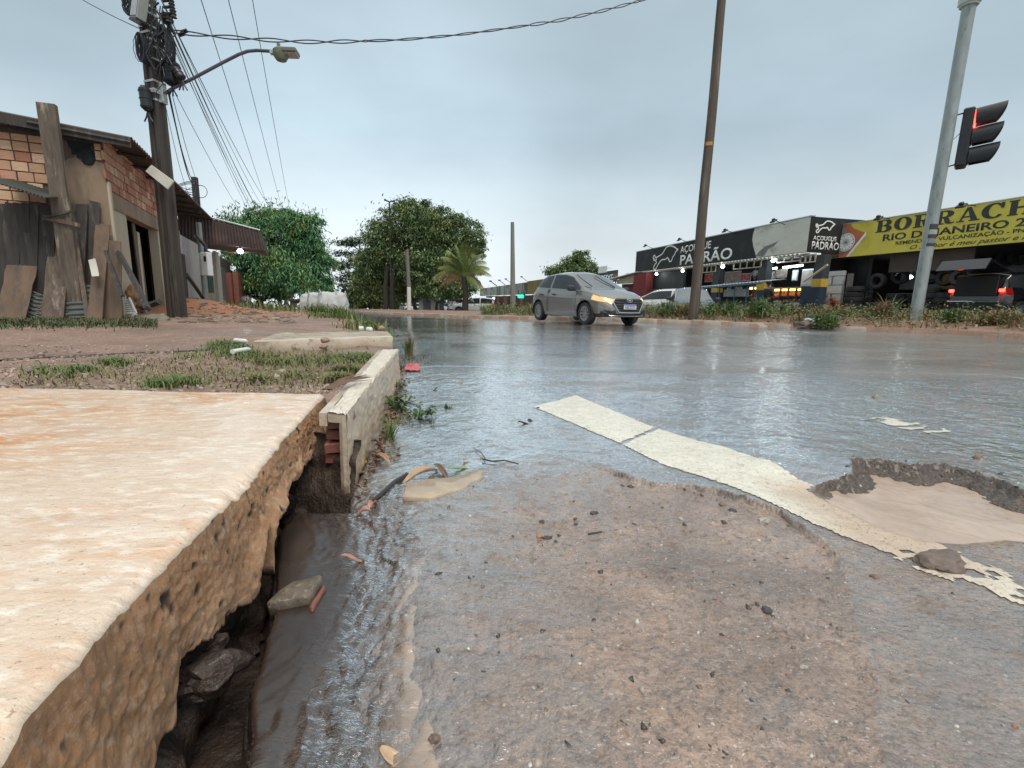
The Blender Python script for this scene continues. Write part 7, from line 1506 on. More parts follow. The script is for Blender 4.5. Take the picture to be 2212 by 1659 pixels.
 ug = C(1500, 980, 6.5)[0]; slab_u(w, -.1, U1 + 5, fl, zb, 6.6, 6.8, 'back_wall', mat('shop_back_wall', (.05, .048, .045), (.035, .033, .03), 1, .8, .1), o); slab_u(w, -.1, .1, fl, zb, .13, 6.6, 'side_wall', M_VOID, o)
 p, q = C(900, 745, .6), C(1690, 925, .6); slab_u(w, p[0], q[0], q[1] + .1, zb + .015, .6, .65, 'tarp', bz, o)
 p, q = C(1515, 935, 5.0), C(1815, 1048, 5.0); slab_u(w, p[0] - .4, q[0] + .6, q[1] - .2, p[1] + .1, 5.0, 5.05, 'orange_wall', mat('yellow_orange_wall', (.55, .30, .08), (.50, .28, .09), 1, .7, 0), o)  # wall panel in its own yellow-orange colour
 p, q = C(920, 955, 5.2), C(1520, 1030, 5.2); slab_u(w, p[0], q[0], q[1] - .3, p[1] + .1, 5.2, 5.25, 'back_light_panel', mat('pale_back_light', (.45, .47, .48), (.3, .32, .33), 1.5, .7, 0), o)  # pale panel colour stands in for light showing at the back
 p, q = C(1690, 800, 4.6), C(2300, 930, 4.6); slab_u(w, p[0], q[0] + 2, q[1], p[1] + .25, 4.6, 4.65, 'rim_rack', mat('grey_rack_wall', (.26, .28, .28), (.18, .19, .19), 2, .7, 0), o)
 u, z = C(1085, 980, 2.0); l = thing('work_lamp', 'bluish lit lamp among the tyres left of the traffic pole', 'lamp', w.pt(u, 2, z)); m = MB(); m.lathe([(0, -.07), (.08, -.05), (.10, .0), (.06, .06), (0, .08)], 12, wallM(w, u, 2, z)); m.build('bulb', EM_COOL, l, True); m = MB(); m.tube([w.pt(u, 2, z + .07), w.pt(u, 2, zb)], .012, 5); m.build('wire', M_CABLE, l)
 # white block wall at the left edge
 D = lambda x, y, v=0.0: w.hit(*cc(22, x, y), v); r = thing('block_wall', 'chipped white block wall standing on red rubble between the two shops', 'wall', w.pt(D(1940, 700, -.3)[0], -.3, fl - .4))
 tops = [(1810, 395, 2100, 330, 395), ]; rows = ((322, 395), (398, 525), (528, 655), (658, 790)); wp = mat('peeling_white_paint', (.60, .60, .57), (.50, .50, .47), 2, .7, .2, c3=(.20, .18, .15), c3s=1.6, c3t=(.60, .70))
 for i, (y0, y1) in enumerate(rows):
  xs = [(1830 - 18 * i, 1950 - 12 * i), (1953 - 12 * i, 2112 - 14 * i)] if i % 2 else [(1830 - 18 * i, 2112 - 14 * i)]
  for x0, x1 in xs:
   p, q = D(x0, y1, -.3), D(x1, y0, -.3); z0_ = D(1960, y1, -.3)[1]; z1_ = D(1960, y0, -.3)[1]; slab_u(w, p[0] + .006, q[0] - .006, z0_ + .006, z1_ - .006, -.3, -.12, 'block', wp, r, .012)
 p, q = D(1760, 700, -.3), D(2110, 700, -.3); slab_u(w, q[0] + .01, q[0] + .16, fl - .5, D(2120, 360, -.3)[1], -.28, -.1, 'end_post', mat('mauve_old_wall', (.22, .18, .18), (.15, .13, .13), 3, .8, .1), r)
 m = MB(); R = random.Random(2); p, q = D(1580, 850, -.9), D(2060, 850, -.9)
 for k in range(36):
  u = p[0] + (q[0] - p[0]) * R.random(); t = (u - p[0]) / (q[0] - p[0]); zt_ = D(1800, 880, -.9)[1] + .62 * max(0, 1 - (2 * t - 1.05) ** 2) * R.random(); T = wallM(w, u, -.6 - .5 * R.random(), zt_) @ Ro(R.uniform(-.5, .5), 4, 'Z') @ Ro(R.uniform(-.3, .3), 4, 'Y'); m = MB(); m.box((0, 0, 0), (.20, .13, .10), T, .008)
  tag(m.build('brick', mat('fallen_red_brick', (.34, .10, .05), (.24, .08, .045), 5, .8, .3)), 'red brick tumbled in the heap under the white block wall', 'brick', 'heap of red bricks below the white block wall')
 tag(lump('red_earth_heap', mat('red_earth', (.30, .10, .055), (.22, .075, .045), 5, .9, .6, 20, .03), w.pt((p[0] + q[0]) / 2, -.8, D(1800, 900, -.9)[1] - .05), ((q[0] - p[0]) * .55, .5, .35), 5, .2), 'mound of red earth under the tumbled bricks', 'earth heap')
 # ---- tyres
 order = ['bottom', 'second from the bottom', 'third from the bottom', 'fourth from the bottom', 'fifth from the bottom', 'sixth from the bottom', 'seventh from the bottom']
 def stack(x, v, n, nm, z0=fl, jit=.02, s=1.0, top=True):
  u = C(x, 1100, v)[0]; R = random.Random(int(x))
  for k in range(n): tyre_at(w.pt(u + R.uniform(-jit, jit), v + R.uniform(-jit, jit), z0 + .1 * s + .2 * s * k), (order[k] if k < n - 1 or not top else 'topmost') + ' tyre of the ' + nm, Ro(R.uniform(-.03, .03), 4, 'X'), s)
 stack(545, -.3, 6, 'stack just right of the white block wall', fl, .03, 1.06); stack(760, .2, 3, 'low stack below the upright tyre', fl, .03, 1.06)
 u, z = C(765, 1020, .2); tyre_at(w.pt(u, .2, z), 'upright tyre facing the road on top of the low stack', Ro(w.ang(), 4, 'Z') @ Ro(rad(90), 4, 'X'), 1.0)
 stack(960, .5, 5, 'stack left of the traffic pole', fl); stack(1300, .2, 6, 'stack right of the traffic pole', fl, .05); stack(1430, 0.3, 5, 'second stack right of the traffic pole', fl, .05); stack(1570, .1, 6, 'stack nearest the black vehicle', fl, .05); stack(640, 1.2, 7, 'dark stack behind the upright tyre'); stack(1100, 1.2, 5, 'stack hidden behind the traffic pole')
 for i, (x, y, v) in enumerate(((1440, 985, .9), (1590, 990, .3), (990, 975, 1.2), (1290, 970, 1.0))):
  u, z = C(x, y, v); tyre_at(w.pt(u, v, z), ['tyre standing upright with pale light in its hole', 'tyre leaning on the stack by the orange wall', 'tyre lying askew left of the traffic pole', 'tyre set upright right of the traffic pole'][i], Ro(w.ang() + .3 * i, 4, 'Z') @ Ro(rad(80 - 15 * (i % 2)), 4, 'X'), 1.0)
 for i, x in enumerate((1730, 1810, 1925, 2045, 2165)):
  u, z = C(x, 832 - .12 * (x - 1730), 4.0); tyre_at(w.pt(u, 4.0, z), ['leftmost', 'second', 'middle', 'fourth', 'rightmost'][i] + ' of the tyres hung in a row under the shop roof', Ro(w.ang() + .5, 4, 'Z') @ Ro(rad(90), 4, 'X'), 1.0, 'tyres hung under the roof')
 u = C(1640, 1040, 0)[0]
 return w
W_Y = tyre_shop()
# ---- far buildings
def far_buildings():
 d = W_P.d
 a = yp(1040, 640, 60.0); w = Wall(a[:2], a[:2] + d * 10); u1 = w.hit(1200, 620)[0]; C = lambda x, y, v=0.0: w.hit(*cc(5, x, y), v)
 o = thing('painted_shop_row', 'long low shop row with a patchy green and white painted band', 'shop', a); zt = .5 * (C(50, 578)[1] + C(720, 488)[1]); zb = .5 * (C(50, 678)[1] + C(640, 655)[1]); u0 = w.hit(*cc(4, 1760, 1120))[0]
 t = NT('painted_mural'); v = t.coord('Object', (1, 1, .45)); c = t.mix(t.rng(t.noise(.55, 5, .7, v, 1.0), .42, .50), (.12, .19, .14), (.42, .44, .40)); c = t.mix(t.rng(t.noise(.8, 4, .6, t.coord('Object', (1.3, 1, .6)), .8), .55, .6), c, (.10, .09, .07)); mur = t.set(color=c, rough=.7)
 slab_u(w, u0, C(565, 560)[0], zb, zt, 0, .2, 'painted_band', mur, o); slab_u(w, C(568, 560)[0], u1, zb, zt + .05, -.05, .2, 'orange_band', mat('orange_mural', (.35, .22, .05), (.08, .13, .06), .7, .7, 0, c3=(.45, .32, .10), c3s=.5), o)
 slab_u(w, u0, u1, -2.2, zb, 1.5, 1.7, 'wall', mat('far_shop_wall', (.13, .085, .075), (.07, .055, .05), .6, .8, 0, c3=(.25, .20, .18), c3s=.5), o)
 for k, x in enumerate((70, 150, 250, 330, 480, 600)):
  uu = C(x, 750)[0]; slab_u(w, uu, uu + .5, -2.2, zb, .9, 1.2, 'pillar', mat('brown_post_far', (.16, .07, .055), None, 2, .8, 0), o)
 slab_u(w, u0, C(35, 600)[0], -2.2, zb, .8, 1.0, 'red_front', mat('far_red', (.18, .06, .05), (.10, .05, .045), .8, .8, 0), o)
 p, q = C(490, 706), C(553, 668); l = thing('led_sign', 'glowing green led sign on the far shop front left of the silver car', 'led sign', w.pt(p[0], -.3, p[1])); slab_u(w, p[0], q[0], p[1], q[1], -.35, -.25, 'display', emis('green_led', (.0, 1.0, .35), 2.2), l, .1); slab_u(w, p[0] - .1, q[0] + .1, p[1] - .1, q[1] + .1, -.24, -.15, 'casing', M_BPL, l)
 for i, (x, y) in enumerate((((135, 712), 5), ((1898, 1212), 4), ((1420, 1232), 4))):
  px, py = cc(y, *x); q = yp(px, py, 52.0); l = thing('far_lamp', ['small lit lamp on the far shop left of the thin pole', 'lit lamp on the far shop front right of the palm', 'lit lamp under the dark shed behind the trees'][i], 'lamp', q); m = MB(); m.lathe([(0, -.14), (.12, -.09), (.16, 0), (.1, .1), (0, .12)], 10, Tr(q)); m.build('bulb', emis('far_cool_lamp', (.9, 1, 1), 1.6), l, True)
 for i, (x0, y0, x1, y1, n) in enumerate(((485, 443, 565, 505, 5), (290, 470, 355, 520, 5), (210, 485, 285, 545, 5), (100, 495, 180, 555, 5), (1955, 1030, 2010, 1075, 4), (1865, 1040, 1930, 1090, 4))):
  A, B = yp(*cc(n, x0, y0), 53), yp(*cc(n, x1, y1), 54); m = MB(); m.tube([B, A], .03, 4); m.box(tuple(A), (.25, .25, .12)); tag(m.build('sign_lamp', M_BPL), ['rightmost', 'second from right', 'third from right', 'fourth from right', 'fifth from right', 'leftmost'][i] + ' thin armed lamp over the patchy painted shop row', 'lamp', 'thin lamps over the painted shop row')
 # grey shed, white sign, pale house behind the trees
 def block(name, label, x0, x1, y0, y1, Y, mt, dep=6, cat='building', roof=None):
  A, B = yp(x0, y1, Y), yp(x1, y0, Y); g = Gz(8, Y) - .2; r = thing(name, label, cat, (A[0], Y, g)); m = MB(); m.box(((A[0] + B[0]) / 2, Y + dep / 2, (g + B[2]) / 2), (B[0] - A[0], dep, B[2] - g)); m.build('wall', mt, r)
  if roof: m = MB(); m.box(((A[0] + B[0]) / 2, Y + dep / 2 - .3, B[2] + .08), (B[0] - A[0] + .6, dep + .8, .12)); m.build('roof', roof, r)
  n = max(2, int((B[0] - A[0]) / 2.2));
  for k in range(n):
   x = A[0] + (B[0] - A[0]) * (k + .5) / n; m = MB(); m.box((x, Y - .03, g + 1.25), (1.1, .05, 1.9 if k % 2 else 1.3)); m.build('shutter' if k % 2 else 'window', M_CHARCOAL if k % 2 else mat('far_glass', (.05, .06, .07), None, 2, .2, 0), r)
  return r
 block('grey_shed', 'grey patched shed seen between the tree trunks left of the palm', 905, 975, 643, 672, 70, mat('patched_grey', (.22, .22, .21), (.13, .13, .125), .5, .8, 0), 6, 'shed', M_ROOF_TIN)
 block('blue_shop', 'dark blue shop behind the young palm', 960, 1000, 642, 673, 58, mat('far_blue', (.04, .06, .085), (.06, .08, .1), .6, .7, 0), 5, 'shop', M_CHARCOAL)
 block('pale_house', 'small pale green house seen far between the trunks', 858, 892, 650, 671, 110, mat('pale_green_wall', (.40, .46, .42), (.5, .52, .48), .5, .8, 0), 8, 'house', M_WHITEPAINT)
 block('pale_house', 'pale house at the road end left of the trees', 700, 722, 655, 672, 90, mat('pale_end_wall', (.42, .42, .40), (.33, .33, .32), .5, .8, 0), 8, 'house', M_ROOF_TIN)
 A, B = yp(969, 646, 57), yp(1000, 629, 57); r = thing('billboard', 'white and red billboard half hidden by the palm', 'billboard', A); m = MB(); m.box(((A[0] + B[0]) / 2, 57, (A[2] + B[2]) / 2), (B[0] - A[0], .1, B[2] - A[2])); m.build('panel', M_SIGNWHITE, r); m = MB(); m.box((B[0] - .45, 56.93, (A[2] + B[2]) / 2), (.7, .03, (B[2] - A[2]) * .85)); m.build('red_print', mat('sign_red', (.45, .06, .05), None, 3, .5, 0), r)
 # dark billboard, gable house and red wall right of the silver car
 a = yp(1290, 600, 46.0); w2 = Wall(a[:2], a[:2] + d * 5); E = lambda x, y: w2.hit(*cc(5, x, y)); p, q = E(1435, 480), E(1676, 355); r = thing('billboard', 'dark navy billboard with white words above the roof of the silver car', 'billboard', w2.pt(p[0], 0, p[1])); slab_u(w2, p[0], q[0], p[1] - .3, q[1], 0, .1, 'panel', M_NAVY, r)
 text_on(w2, 'PEIXE', E(1480, 470)[0], E(1625, 460)[0], p[1] - .25, p[1] + .35, -.01, M_SIGNWHITE, r, .02); slab_u(w2, E(1440, 420)[0], E(1545, 420)[0], p[1] + .6, p[1] + 1.2, -.02, -.003, 'white_print', M_SIGNWHITE, r); slab_u(w2, E(1625, 420)[0], E(1674, 420)[0], p[1] - .2, q[1] - .3, -.02, -.003, 'picture', mat('fish_print', (.25, .12, .06), (.10, .08, .07), 2, .5, 0), r)
 for k in (.15, .85): m = MB(); u = p[0] + (q[0] - p[0]) * k; m.tube([w2.pt(u, .2, p[1]), w2.pt(u, .2, -1)], .06, 5); m.build('post', M_CHARCOAL, r)
 a = yp(1334, 610, 38.0); b = yp(1402, 610, 34.0); w3 = Wall(a, b); E = lambda x, y: w3.hit(*cc(5, x, y)); r = thing('gable_shop', 'small beige gabled shop with red front just right of the silver car', 'shop', a)
 zt = E(1940, 520)[1]; m = MB(); m.prism([(E(1690, 520)[0], zt), (E(1945, 520)[0], zt), (E(1945, 400)[0], E(1945, 400)[1]), (E(1690, 490)[0], E(1690, 485)[1])], .15, wallM(w3) @ FLIP); m.build('gable', mat('beige_gable', (.50, .42, .30), (.42, .35, .26), 1, .8, 0), r)
 slab_u(w3, E(1690, 600)[0], E(1925, 600)[0], -1, zt - .003, .3, .5, 'front', mat('maroon_front', (.17, .035, .035), (.05, .03, .03), .8, .7, 0), r); slab_u(w3, E(1930, 600)[0], E(2085, 600)[0], -1, E(2000, 400)[1], -.4, .2, 'red_wall', mat('red_side_wall', (.21, .028, .03), (.15, .025, .026), 1, .7, 0), r)
 corrugated('roof', mat('pale_roof_sheet', (.45, .44, .40), (.36, .35, .33), 1, .6, 0), w3.pt(E(1660, 460)[0] - .2, -.5, E(1660, 470)[1]), Vector(w3.pt(E(1990, 395)[0], -.5, E(1990, 385)[1])) - Vector(w3.pt(E(1660, 460)[0] - .2, -.5, E(1660, 470)[1])), Vector((w3.n[0], w3.n[1], .05)) * 5, 30, .03, r, .02)
 slab_u(w3, E(1700, 600)[0], E(1900, 600)[0], -.6, zt - .9, .26, .295, 'shutter', M_VOID, r)
 # lattice mast far behind
 A, B = yp(*cc(5, 1547, 360), 120), yp(*cc(5, 1545, 303), 120); m = MB(); m.tube([A, B], .15, 4);
 for k in range(3): z = B[2] - .6 - 1.6 * k; m.box((B[0], 120, z), (2.4, .12, .15))
 tag(m.build('antenna', mat('pale_far_metal', (.45, .5, .53), None, 2, .5, 0)), 'faint thin antenna mast beyond the navy billboard', 'antenna')
far_buildings()
# ================================================================== vehicles
def paint(name, c, metal=.35, rough=.32):
 return mat(name, c, tuple(x * .93 for x in c), 1.5, rough, 0, metal=metal, coat=1.0, c3=tuple(x * .72 for x in c), c3s=1.0, c3t=(.62, .85))
M_GLASS_DK = mat('tinted_glass', (.035, .04, .045), None, 2, .10, 0, spec=.35)
M_WSHIELD = mat('windscreen', (.085, .095, .10), (.05, .055, .06), 1.4, .07, 0, spec=.9, coat=.5)
M_BTR = mat('black_trim', (.018, .019, .02), (.025, .026, .027), 5, .5, 0)
M_TYREN = mat('wet_tyre', (.016, .016, .017), (.024, .024, .024), 6, .55, .2, 40, .003)
M_HUB = mat('silver_wheel_cover', (.36, .36, .355), (.26, .26, .255), 5, .35, 0, metal=.6)
M_TAIL = mat('red_tail_glass', (.30, .012, .012), (.22, .01, .01), 4, .15, 0, coat=1.0)
M_CHROME = mat('chrome', (.75, .75, .76), None, 2, .15, 0, metal=1.0)
M_PLATE = mat('plate_white', (.70, .71, .72), None, 3, .4, 0)
def lin(x, P): return np.interp(x, [p[0] for p in P], [p[1] for p in P])
HATCH = dict(L=3.92, top=[(0, .60), (.03, .86), (.10, 1.0), (.26, 1.20), (.46, 1.37), (.85, 1.45), (1.35, 1.475), (1.85, 1.455), (2.2, 1.385), (2.6, 1.18), (2.98, .985), (3.25, .93), (3.55, .845), (3.78, .74), (3.88, .62), (3.92, .50)],
             belt=[(0, .80), (.10, .93), (.4, 1.01), (1.0, .97), (2.0, .92), (2.98, .885), (3.3, .83), (3.6, .75), (3.92, .48)],
             bot=[(0, .40), (.15, .27), (.5, .21), (3.2, .20), (3.7, .22), (3.85, .26), (3.92, .32)],
             hw=[(0, .60), (.06, .70), (.2, .78), (.6, .83), (1.5, .84), (2.9, .84), (3.3, .82), (3.6, .75), (3.8, .62), (3.88, .50), (3.92, .40)],
             rw=[(0, .56), (.3, .56), (.6, .58), (1.5, .60), (2.2, .58), (2.98, .70), (3.3, .70), (3.6, .62), (3.92, .34)], wheels=(.62, 3.12), ws=(2.16, 2.97), rg=(.10, .46), wr=.30, cut=(1.22, 1.30))
SUV = dict(HATCH, L=4.3, top=[(0, .70), (.03, 1.0), (.08, 1.15), (.20, 1.45), (.35, 1.60), (.9, 1.66), (1.6, 1.67), (2.2, 1.62), (2.5, 1.55), (2.9, 1.35), (3.3, 1.12), (3.6, 1.06), (3.95, .98), (4.15, .88), (4.25, .75), (4.3, .6)],
           belt=[(0, .9), (.08, 1.08), (1.0, 1.08), (2.4, 1.03), (3.3, 1.0), (3.7, .93), (4.3, .58)], bot=[(0, .45), (.2, .32), (3.5, .28), (4.1, .30), (4.3, .40)], hw=[(0, .70), (.06, .80), (.3, .87), (3.4, .88), (3.9, .82), (4.15, .68), (4.3, .5)],
           rw=[(0, .66), (.5, .68), (2.4, .66), (3.3, .76), (3.8, .7), (4.3, .42)], wheels=(.75, 3.45), ws=(2.5, 3.28), rg=(.07, .32), wr=.36, cut=(1.35, 1.45))
def car(name, label, spec, loc, heading, body, lights=False, plate=None, group=None, res=1.0, tail_lit=False, cat='car', rear_open=False):
 """x forward from the rear bumper, y to the left, z up; heading = direction the car points to"""
 o = thing(name, label, cat, loc, math.atan2(heading[1], heading[0]), group); S = spec; L = S['L']; off = -L / 2
 xs = np.unique(cat_([lsp(0, .3, int(14 * res)), lsp(.3, L - .5, int(80 * res)), lsp(L - .5, L, int(24 * res))])); n1, n2, n3 = int(26 * res), int(12 * res), int(12 * res)
 t1, t2, t3 = lsp(0, 1, n1), lsp(0, 1, n2 + 1)[1:], lsp(0, 1, n3 + 1)[1:]
 top, belt, bot, hw, rw = [lin(xs, S[k])[:, None] for k in ('top', 'belt', 'bot', 'hw', 'rw')]
 cab = sstep(S['ws'][1] + .05, S['ws'][1] - .5, xs)[:, None] * sstep(0.02, .3, xs)[:, None]
 belt = np.minimum(belt, top - .05); zs = np.maximum(top - (.05 + .035 * cab), belt + .002); bw = hw * .965
 z1 = bot + (belt - bot) * t1; q = (z1 - bot) / (belt - bot + 1e-6); y1 = hw * (.93 + .07 * np.sin(np.pi * np.clip(q * .9 + .08, 0, 1)) ** .8) * (1 - .035 * sstep(.8, 1, q)) - .02 * (1 - sstep(0, .15, q)) + .006 * nexp(-((q - .72) / .05) ** 2)
 z2 = belt + (zs - belt) * t2; y2 = y1[:, -1:] + (rw - y1[:, -1:]) * (t2 ** 1.15); z3 = zs + (top - zs) * np.sin(t3 * np.pi / 2) ** .9; y3 = rw * (1 - t3) ** .92
 Yh = cat_([y1, y2, y3], 1); Zh = cat_([z1, z2, z3], 1); nt = Yh.shape[1]; X = np.repeat(xs[:, None], nt, 1)
 # blunt nose and tail: pull the side rows in
 V = []; seg = cat_([np.zeros(n1, int), np.ones(n2, int), np.full(n3, 2)])
 idx = np.arange(len(xs) * nt).reshape(len(xs), nt); Fh = stk([idx[:-1, :-1], idx[1:, :-1], idx[1:, 1:], idx[:-1, 1:]], -1).reshape(-1, 4)
 P = stk([X + off, -Yh, Zh], -1).reshape(-1, 3); Pl = P * arr((1, -1, 1)); sgn = np.repeat(seg[None, :], len(xs), 0).ravel()
 cx, cy, cz = (P[Fh].mean(1) + arr((-off, 0, 0))).T; sg_ = np.maximum(sgn[Fh[:, 0]], sgn[Fh[:, 2]]); sg_ = np.where(sgn[Fh[:, 3]] > sgn[Fh[:, 0]], sgn[Fh[:, 3]], sgn[Fh[:, 0]])
 tf, bf, hf, rf = lin(cx, S['top']), lin(cx, S['belt']), lin(cx, S['hw']), lin(cx, S['rw']); zsf = np.maximum(tf - .085, bf)
 cls = np.zeros(len(Fh), int)                                  # 0 body
 side = (sg_ == 1) & (cz > bf + .02) & (cz < zsf - .028) & (zsf - bf > .11) & (cx > S['rg'][0] + .18) & (cx < S['ws'][1] - .14); cls[side] = 1; cls[side & (cx > S['cut'][0]) & (cx < S['cut'][1])] = 0
 cls[(sg_ >= 1) & (cx > S['ws'][0]) & (cx < S['ws'][1]) & (-cy < rf - .035) & (sg_ == 2)] = 2; cls[(sg_ == 2) & (cx > S['rg'][0]) & (cx < S['rg'][1]) & (-cy < rf - .05)] = 3
 hl = (cx > L - .54) & (cx < L - .07) & (-cy > .38) & (cz > lin(L - .35, S['belt']) - .175 + .17 * (L - .06 - cx)) & (cz < lin(L - .35, S['belt']) - .09 + .27 * (L - .06 - cx)); cls[hl] = 4
 tl = (cx < .32) & (-cy > .50) & (cz > bf - .22) & (cz < bf + .03) & (sg_ <= 1); cls[tl] = 5
 cls[(sg_ == 0) & (cz < lin(cx, S['bot']) + .10) & ((cx < .6) | (cx > L - .6))] = 6
 arch = np.minimum(np.hypot(cx - S['wheels'][0], cz - S['wr']), np.hypot(cx - S['wheels'][1], cz - S['wr'])) < S['wr'] + .055; cls[arch & (sg_ == 0)] = 9
 names = {0: ('body', body), 1: ('side_window', M_GLASS_DK), 2: ('windscreen', M_WSHIELD), 3: ('rear_window', M_GLASS_DK), 4: ('headlight', None), 5: ('tail_light', M_TAIL if not tail_lit else M_TAIL), 6: ('bumper_trim', M_BTR)}
 hlm = emis('lit_headlight_glass', (1.0, .60, .25), .8) if lights else mat('headlight_glass', (.45, .45, .44), (.3, .3, .3), 6, .12, 0, coat=1.0)
 for k, (nm, mt) in names.items():
  f = Fh[cls == k]
  if not len(f): continue
  if k in (1, 4, 5):
   for PP, ff in ((P, f), (Pl, f[:, ::-1])): V2, F2, _ = prune(PP, ff, np.ones(len(ff), bool)); fast(nm, V2, F2, hlm if k == 4 else mt, o, True)
  else:
   V2, F2, _ = prune(cat_([P, Pl]), cat_([f, f[:, ::-1] + len(P)]), np.ones(2 * len(f), bool)); fast(nm, V2, F2, mt, o, True)
 # end caps
 for i in (0, len(xs) - 1):
  m = MB()
  r = [(X[i, k] + off, -Yh[i, k], Zh[i, k]) for k in range(nt)]; l = [(a, -b, c) for a, b, c in r[::-1]]; m.add(r + l, [tuple(range(2 * nt))])
  m.build('end_panel', body, o, world=False)
 # dark underbody and wheel wells
 m = MB(); m.box((0, 0, .42), (L - .5, 1.15, .40)); m.box((0, 0, .30), (L - .35, 1.40, .14)); m.build('underbody', M_BTR, o, world=False)
 r_ = S['wr']; n = 0
 for i, wx in enumerate(S['wheels']):
  for sy in (-1, 1):
   T = Tr((wx + off, sy * (lin(wx, S['hw']) - .11), r_)) @ Ro(PI / 2 * sy * -1, 4, 'X') @ (Ro(0, 4, 'Z'))
   ty = MB().lathe([(r_ * .62, -.10), (r_ * .66, .095), (r_ * .80, .105), (r_ * .95, .09), (r_, .05), (r_, -.09), (r_ * .8, -.1), (r_ * .62, -.10)], 28, T).build('wheel', M_TYREN, o, True, world=False)
   m = MB(); m.lathe([(0, .075), (r_ * .18, .085), (r_ * .22, .06)], 16, T); m.lathe([(r_ * .56, .080), (r_ * .66, .092), (r_ * .67, .06)], 28, T)
   for k in range(10):
    a = k * PI / 5; Ts = T @ Ro(a, 4, 'Z'); m.hexa([(r_ * .18, -.014, .078), (r_ * .60, -.024, .088), (r_ * .60, .024, .088), (r_ * .18, .014, .078)], [(r_ * .18, -.022, .05), (r_ * .60, -.034, .05), (r_ * .60, .034, .05), (r_ * .18, .022, .05)], Ts)
   h = m.build('rim', M_HUB, None, world=False); h.parent = ty
   m = MB(); m.lathe([(0, .035), (r_ * .64, .035)], 20, T); b = m.build('brake_drum', M_BTR, None, world=False); b.parent = ty
   m = MB(); pts = [((r_ + .05) * cos(t), (r_ + .05) * sin(t)) for t in lsp(-.25, PI + .25, 18)]; y0 = sy * (lin(wx, S['hw']) - .0);
   vs = [(wx + off + a, y0 - sy * .005, r_ + b_) for a, b_ in pts] + [(wx + off + a * .97, y0 - sy * .35, r_ + b_ * .97) for a, b_ in pts]; m.add(vs, [(k, k + 1, 18 + k + 1, 18 + k) for k in range(17)]); m.build('wheel_arch', M_BTR, o, world=False)
 # mirrors, handles, seams
 for sy in (-1, 1):
  mx = S['ws'][1] - .42 + off; my = lin(S['ws'][1] - .4, S['hw']); mz = lin(S['ws'][1] - .4, S['belt']) + .06
  m = MB(); m.box((0, 0, 0), (.12, .22, .15), Tr((mx + .06, sy * (my + .09), mz)) @ Ro(.12 * sy, 4, 'Z'), .035); m.box((mx + .06, sy * (my - .01), mz - .05), (.07, .10, .04)); m.build('mirror', M_BTR, o, world=False)
  for hx in (S['cut'][0] - .38, S['ws'][1] - 1.05 - .35): m = MB(); m.box((hx + off, sy * (my + .012), mz - .16), (.17, .03, .035), None, .01); m.build('door_handle', M_BTR, o, world=False)
  m = MB()
  for sx in (S['cut'][0] + .02, S['ws'][1] - .26, S['wheels'][0] + .55):
   zz = lsp(.30, lin(sx, S['belt']) - .01, 9); yy = [lin(sx, S['hw']) * (.93 + .07 * sin(PI * min(1, ((z - .2) / (lin(sx, S['belt']) - .2)) * .9 + .08)) ** .8) + .0015 for z in zz]; m.tube([(sx + off, sy * (y - .004), z) for y, z in zip(yy, zz)], .010, 4)
  m.build('door_seam', M_BTR, o, world=False)
 if lights:
  # grille, badge, plate, lower intake, wipers, lit lamps: the face of the car
  fx = L + off
  nose = lambda y: fx - .012 - .55 * max(0, abs(y) - .30) ** 1.6 - .02
  def front_poly(name, P2, mt, d, th=.02):
   m = MB(); a = [(nose(y) + d - .30 * max(0, z - .55), y, z) for y, z in P2]; m.hexa(a, [(x - th, y, z) for x, y, z in a]) if len(a) == 4 else m.add(a + [(x - th, y, z) for x, y, z in a], [tuple(range(len(a))), tuple(range(len(a), 2 * len(a)))[::-1]] + [(k, (k + 1) % len(a), len(a) + (k + 1) % len(a), len(a) + k) for k in range(len(a))]); return m.build(name, mt, o, world=False)
  gp_ = [(-.40, .70), (-.46, .60), (-.30, .37), (.30, .37), (.46, .60), (.40, .70)]; front_poly('grille', gp_, M_BTR, .055, .05)
  m = MB()
  for k in range(5):
   z = .42 + .062 * k; h = .30 + (.15 * (z - .37) / .23 if z < .6 else .13); m.tube([(nose(y) + .062 - .30 * max(0, z - .55), y, z) for y in lsp(-h, h, 9)], .012, 5)
  m.build('grille_bar', mat('dark_grey_slat', (.07, .07, .075), None, 3, .35, 0, metal=.5), o, world=False)
  m = MB(); m.tube([(nose(y) + .06 - .30 * max(0, z - .55), y, z) for y, z in ((-.42, .70), (-.48, .60), (-.32, .355), (0, .345), (.32, .355), (.48, .60), (.42, .70))], .016, 6); m.build('grille_surround', M_CHROME, o, world=False)
  e = MB(); e.tube([(nose(0) + .085 - .03, .085 * cos(t), .655 + .045 * sin(t)) for t in lsp(0, 2 * PI, 21)], .009, 5, False); e.tube([(nose(0) + .085 - .03, -.035, .63), (nose(0) + .085 - .03, -.02, .685)], .008, 5); e.tube([(nose(0) + .085 - .03, .02, .625), (nose(0) + .085 - .03, .035, .68)], .008, 5); e.tube([(nose(0) + .085 - .03, -.028, .648), (nose(0) + .085 - .03, .028, .662)], .008, 5); e.build('emblem', M_CHROME, o, world=False)
  pb = MB().box((nose(0) + .085, 0, .50), (.012, .40, .13), None, .003).build('licence_plate', M_PLATE, o, world=False); m = MB(); m.box((nose(0) + .0925, 0, .547), (.004, .39, .028)); b = m.build('plate_band', mat('plate_blue', (.03, .07, .40), None, 3, .4, 0), None, world=False); b.parent = pb
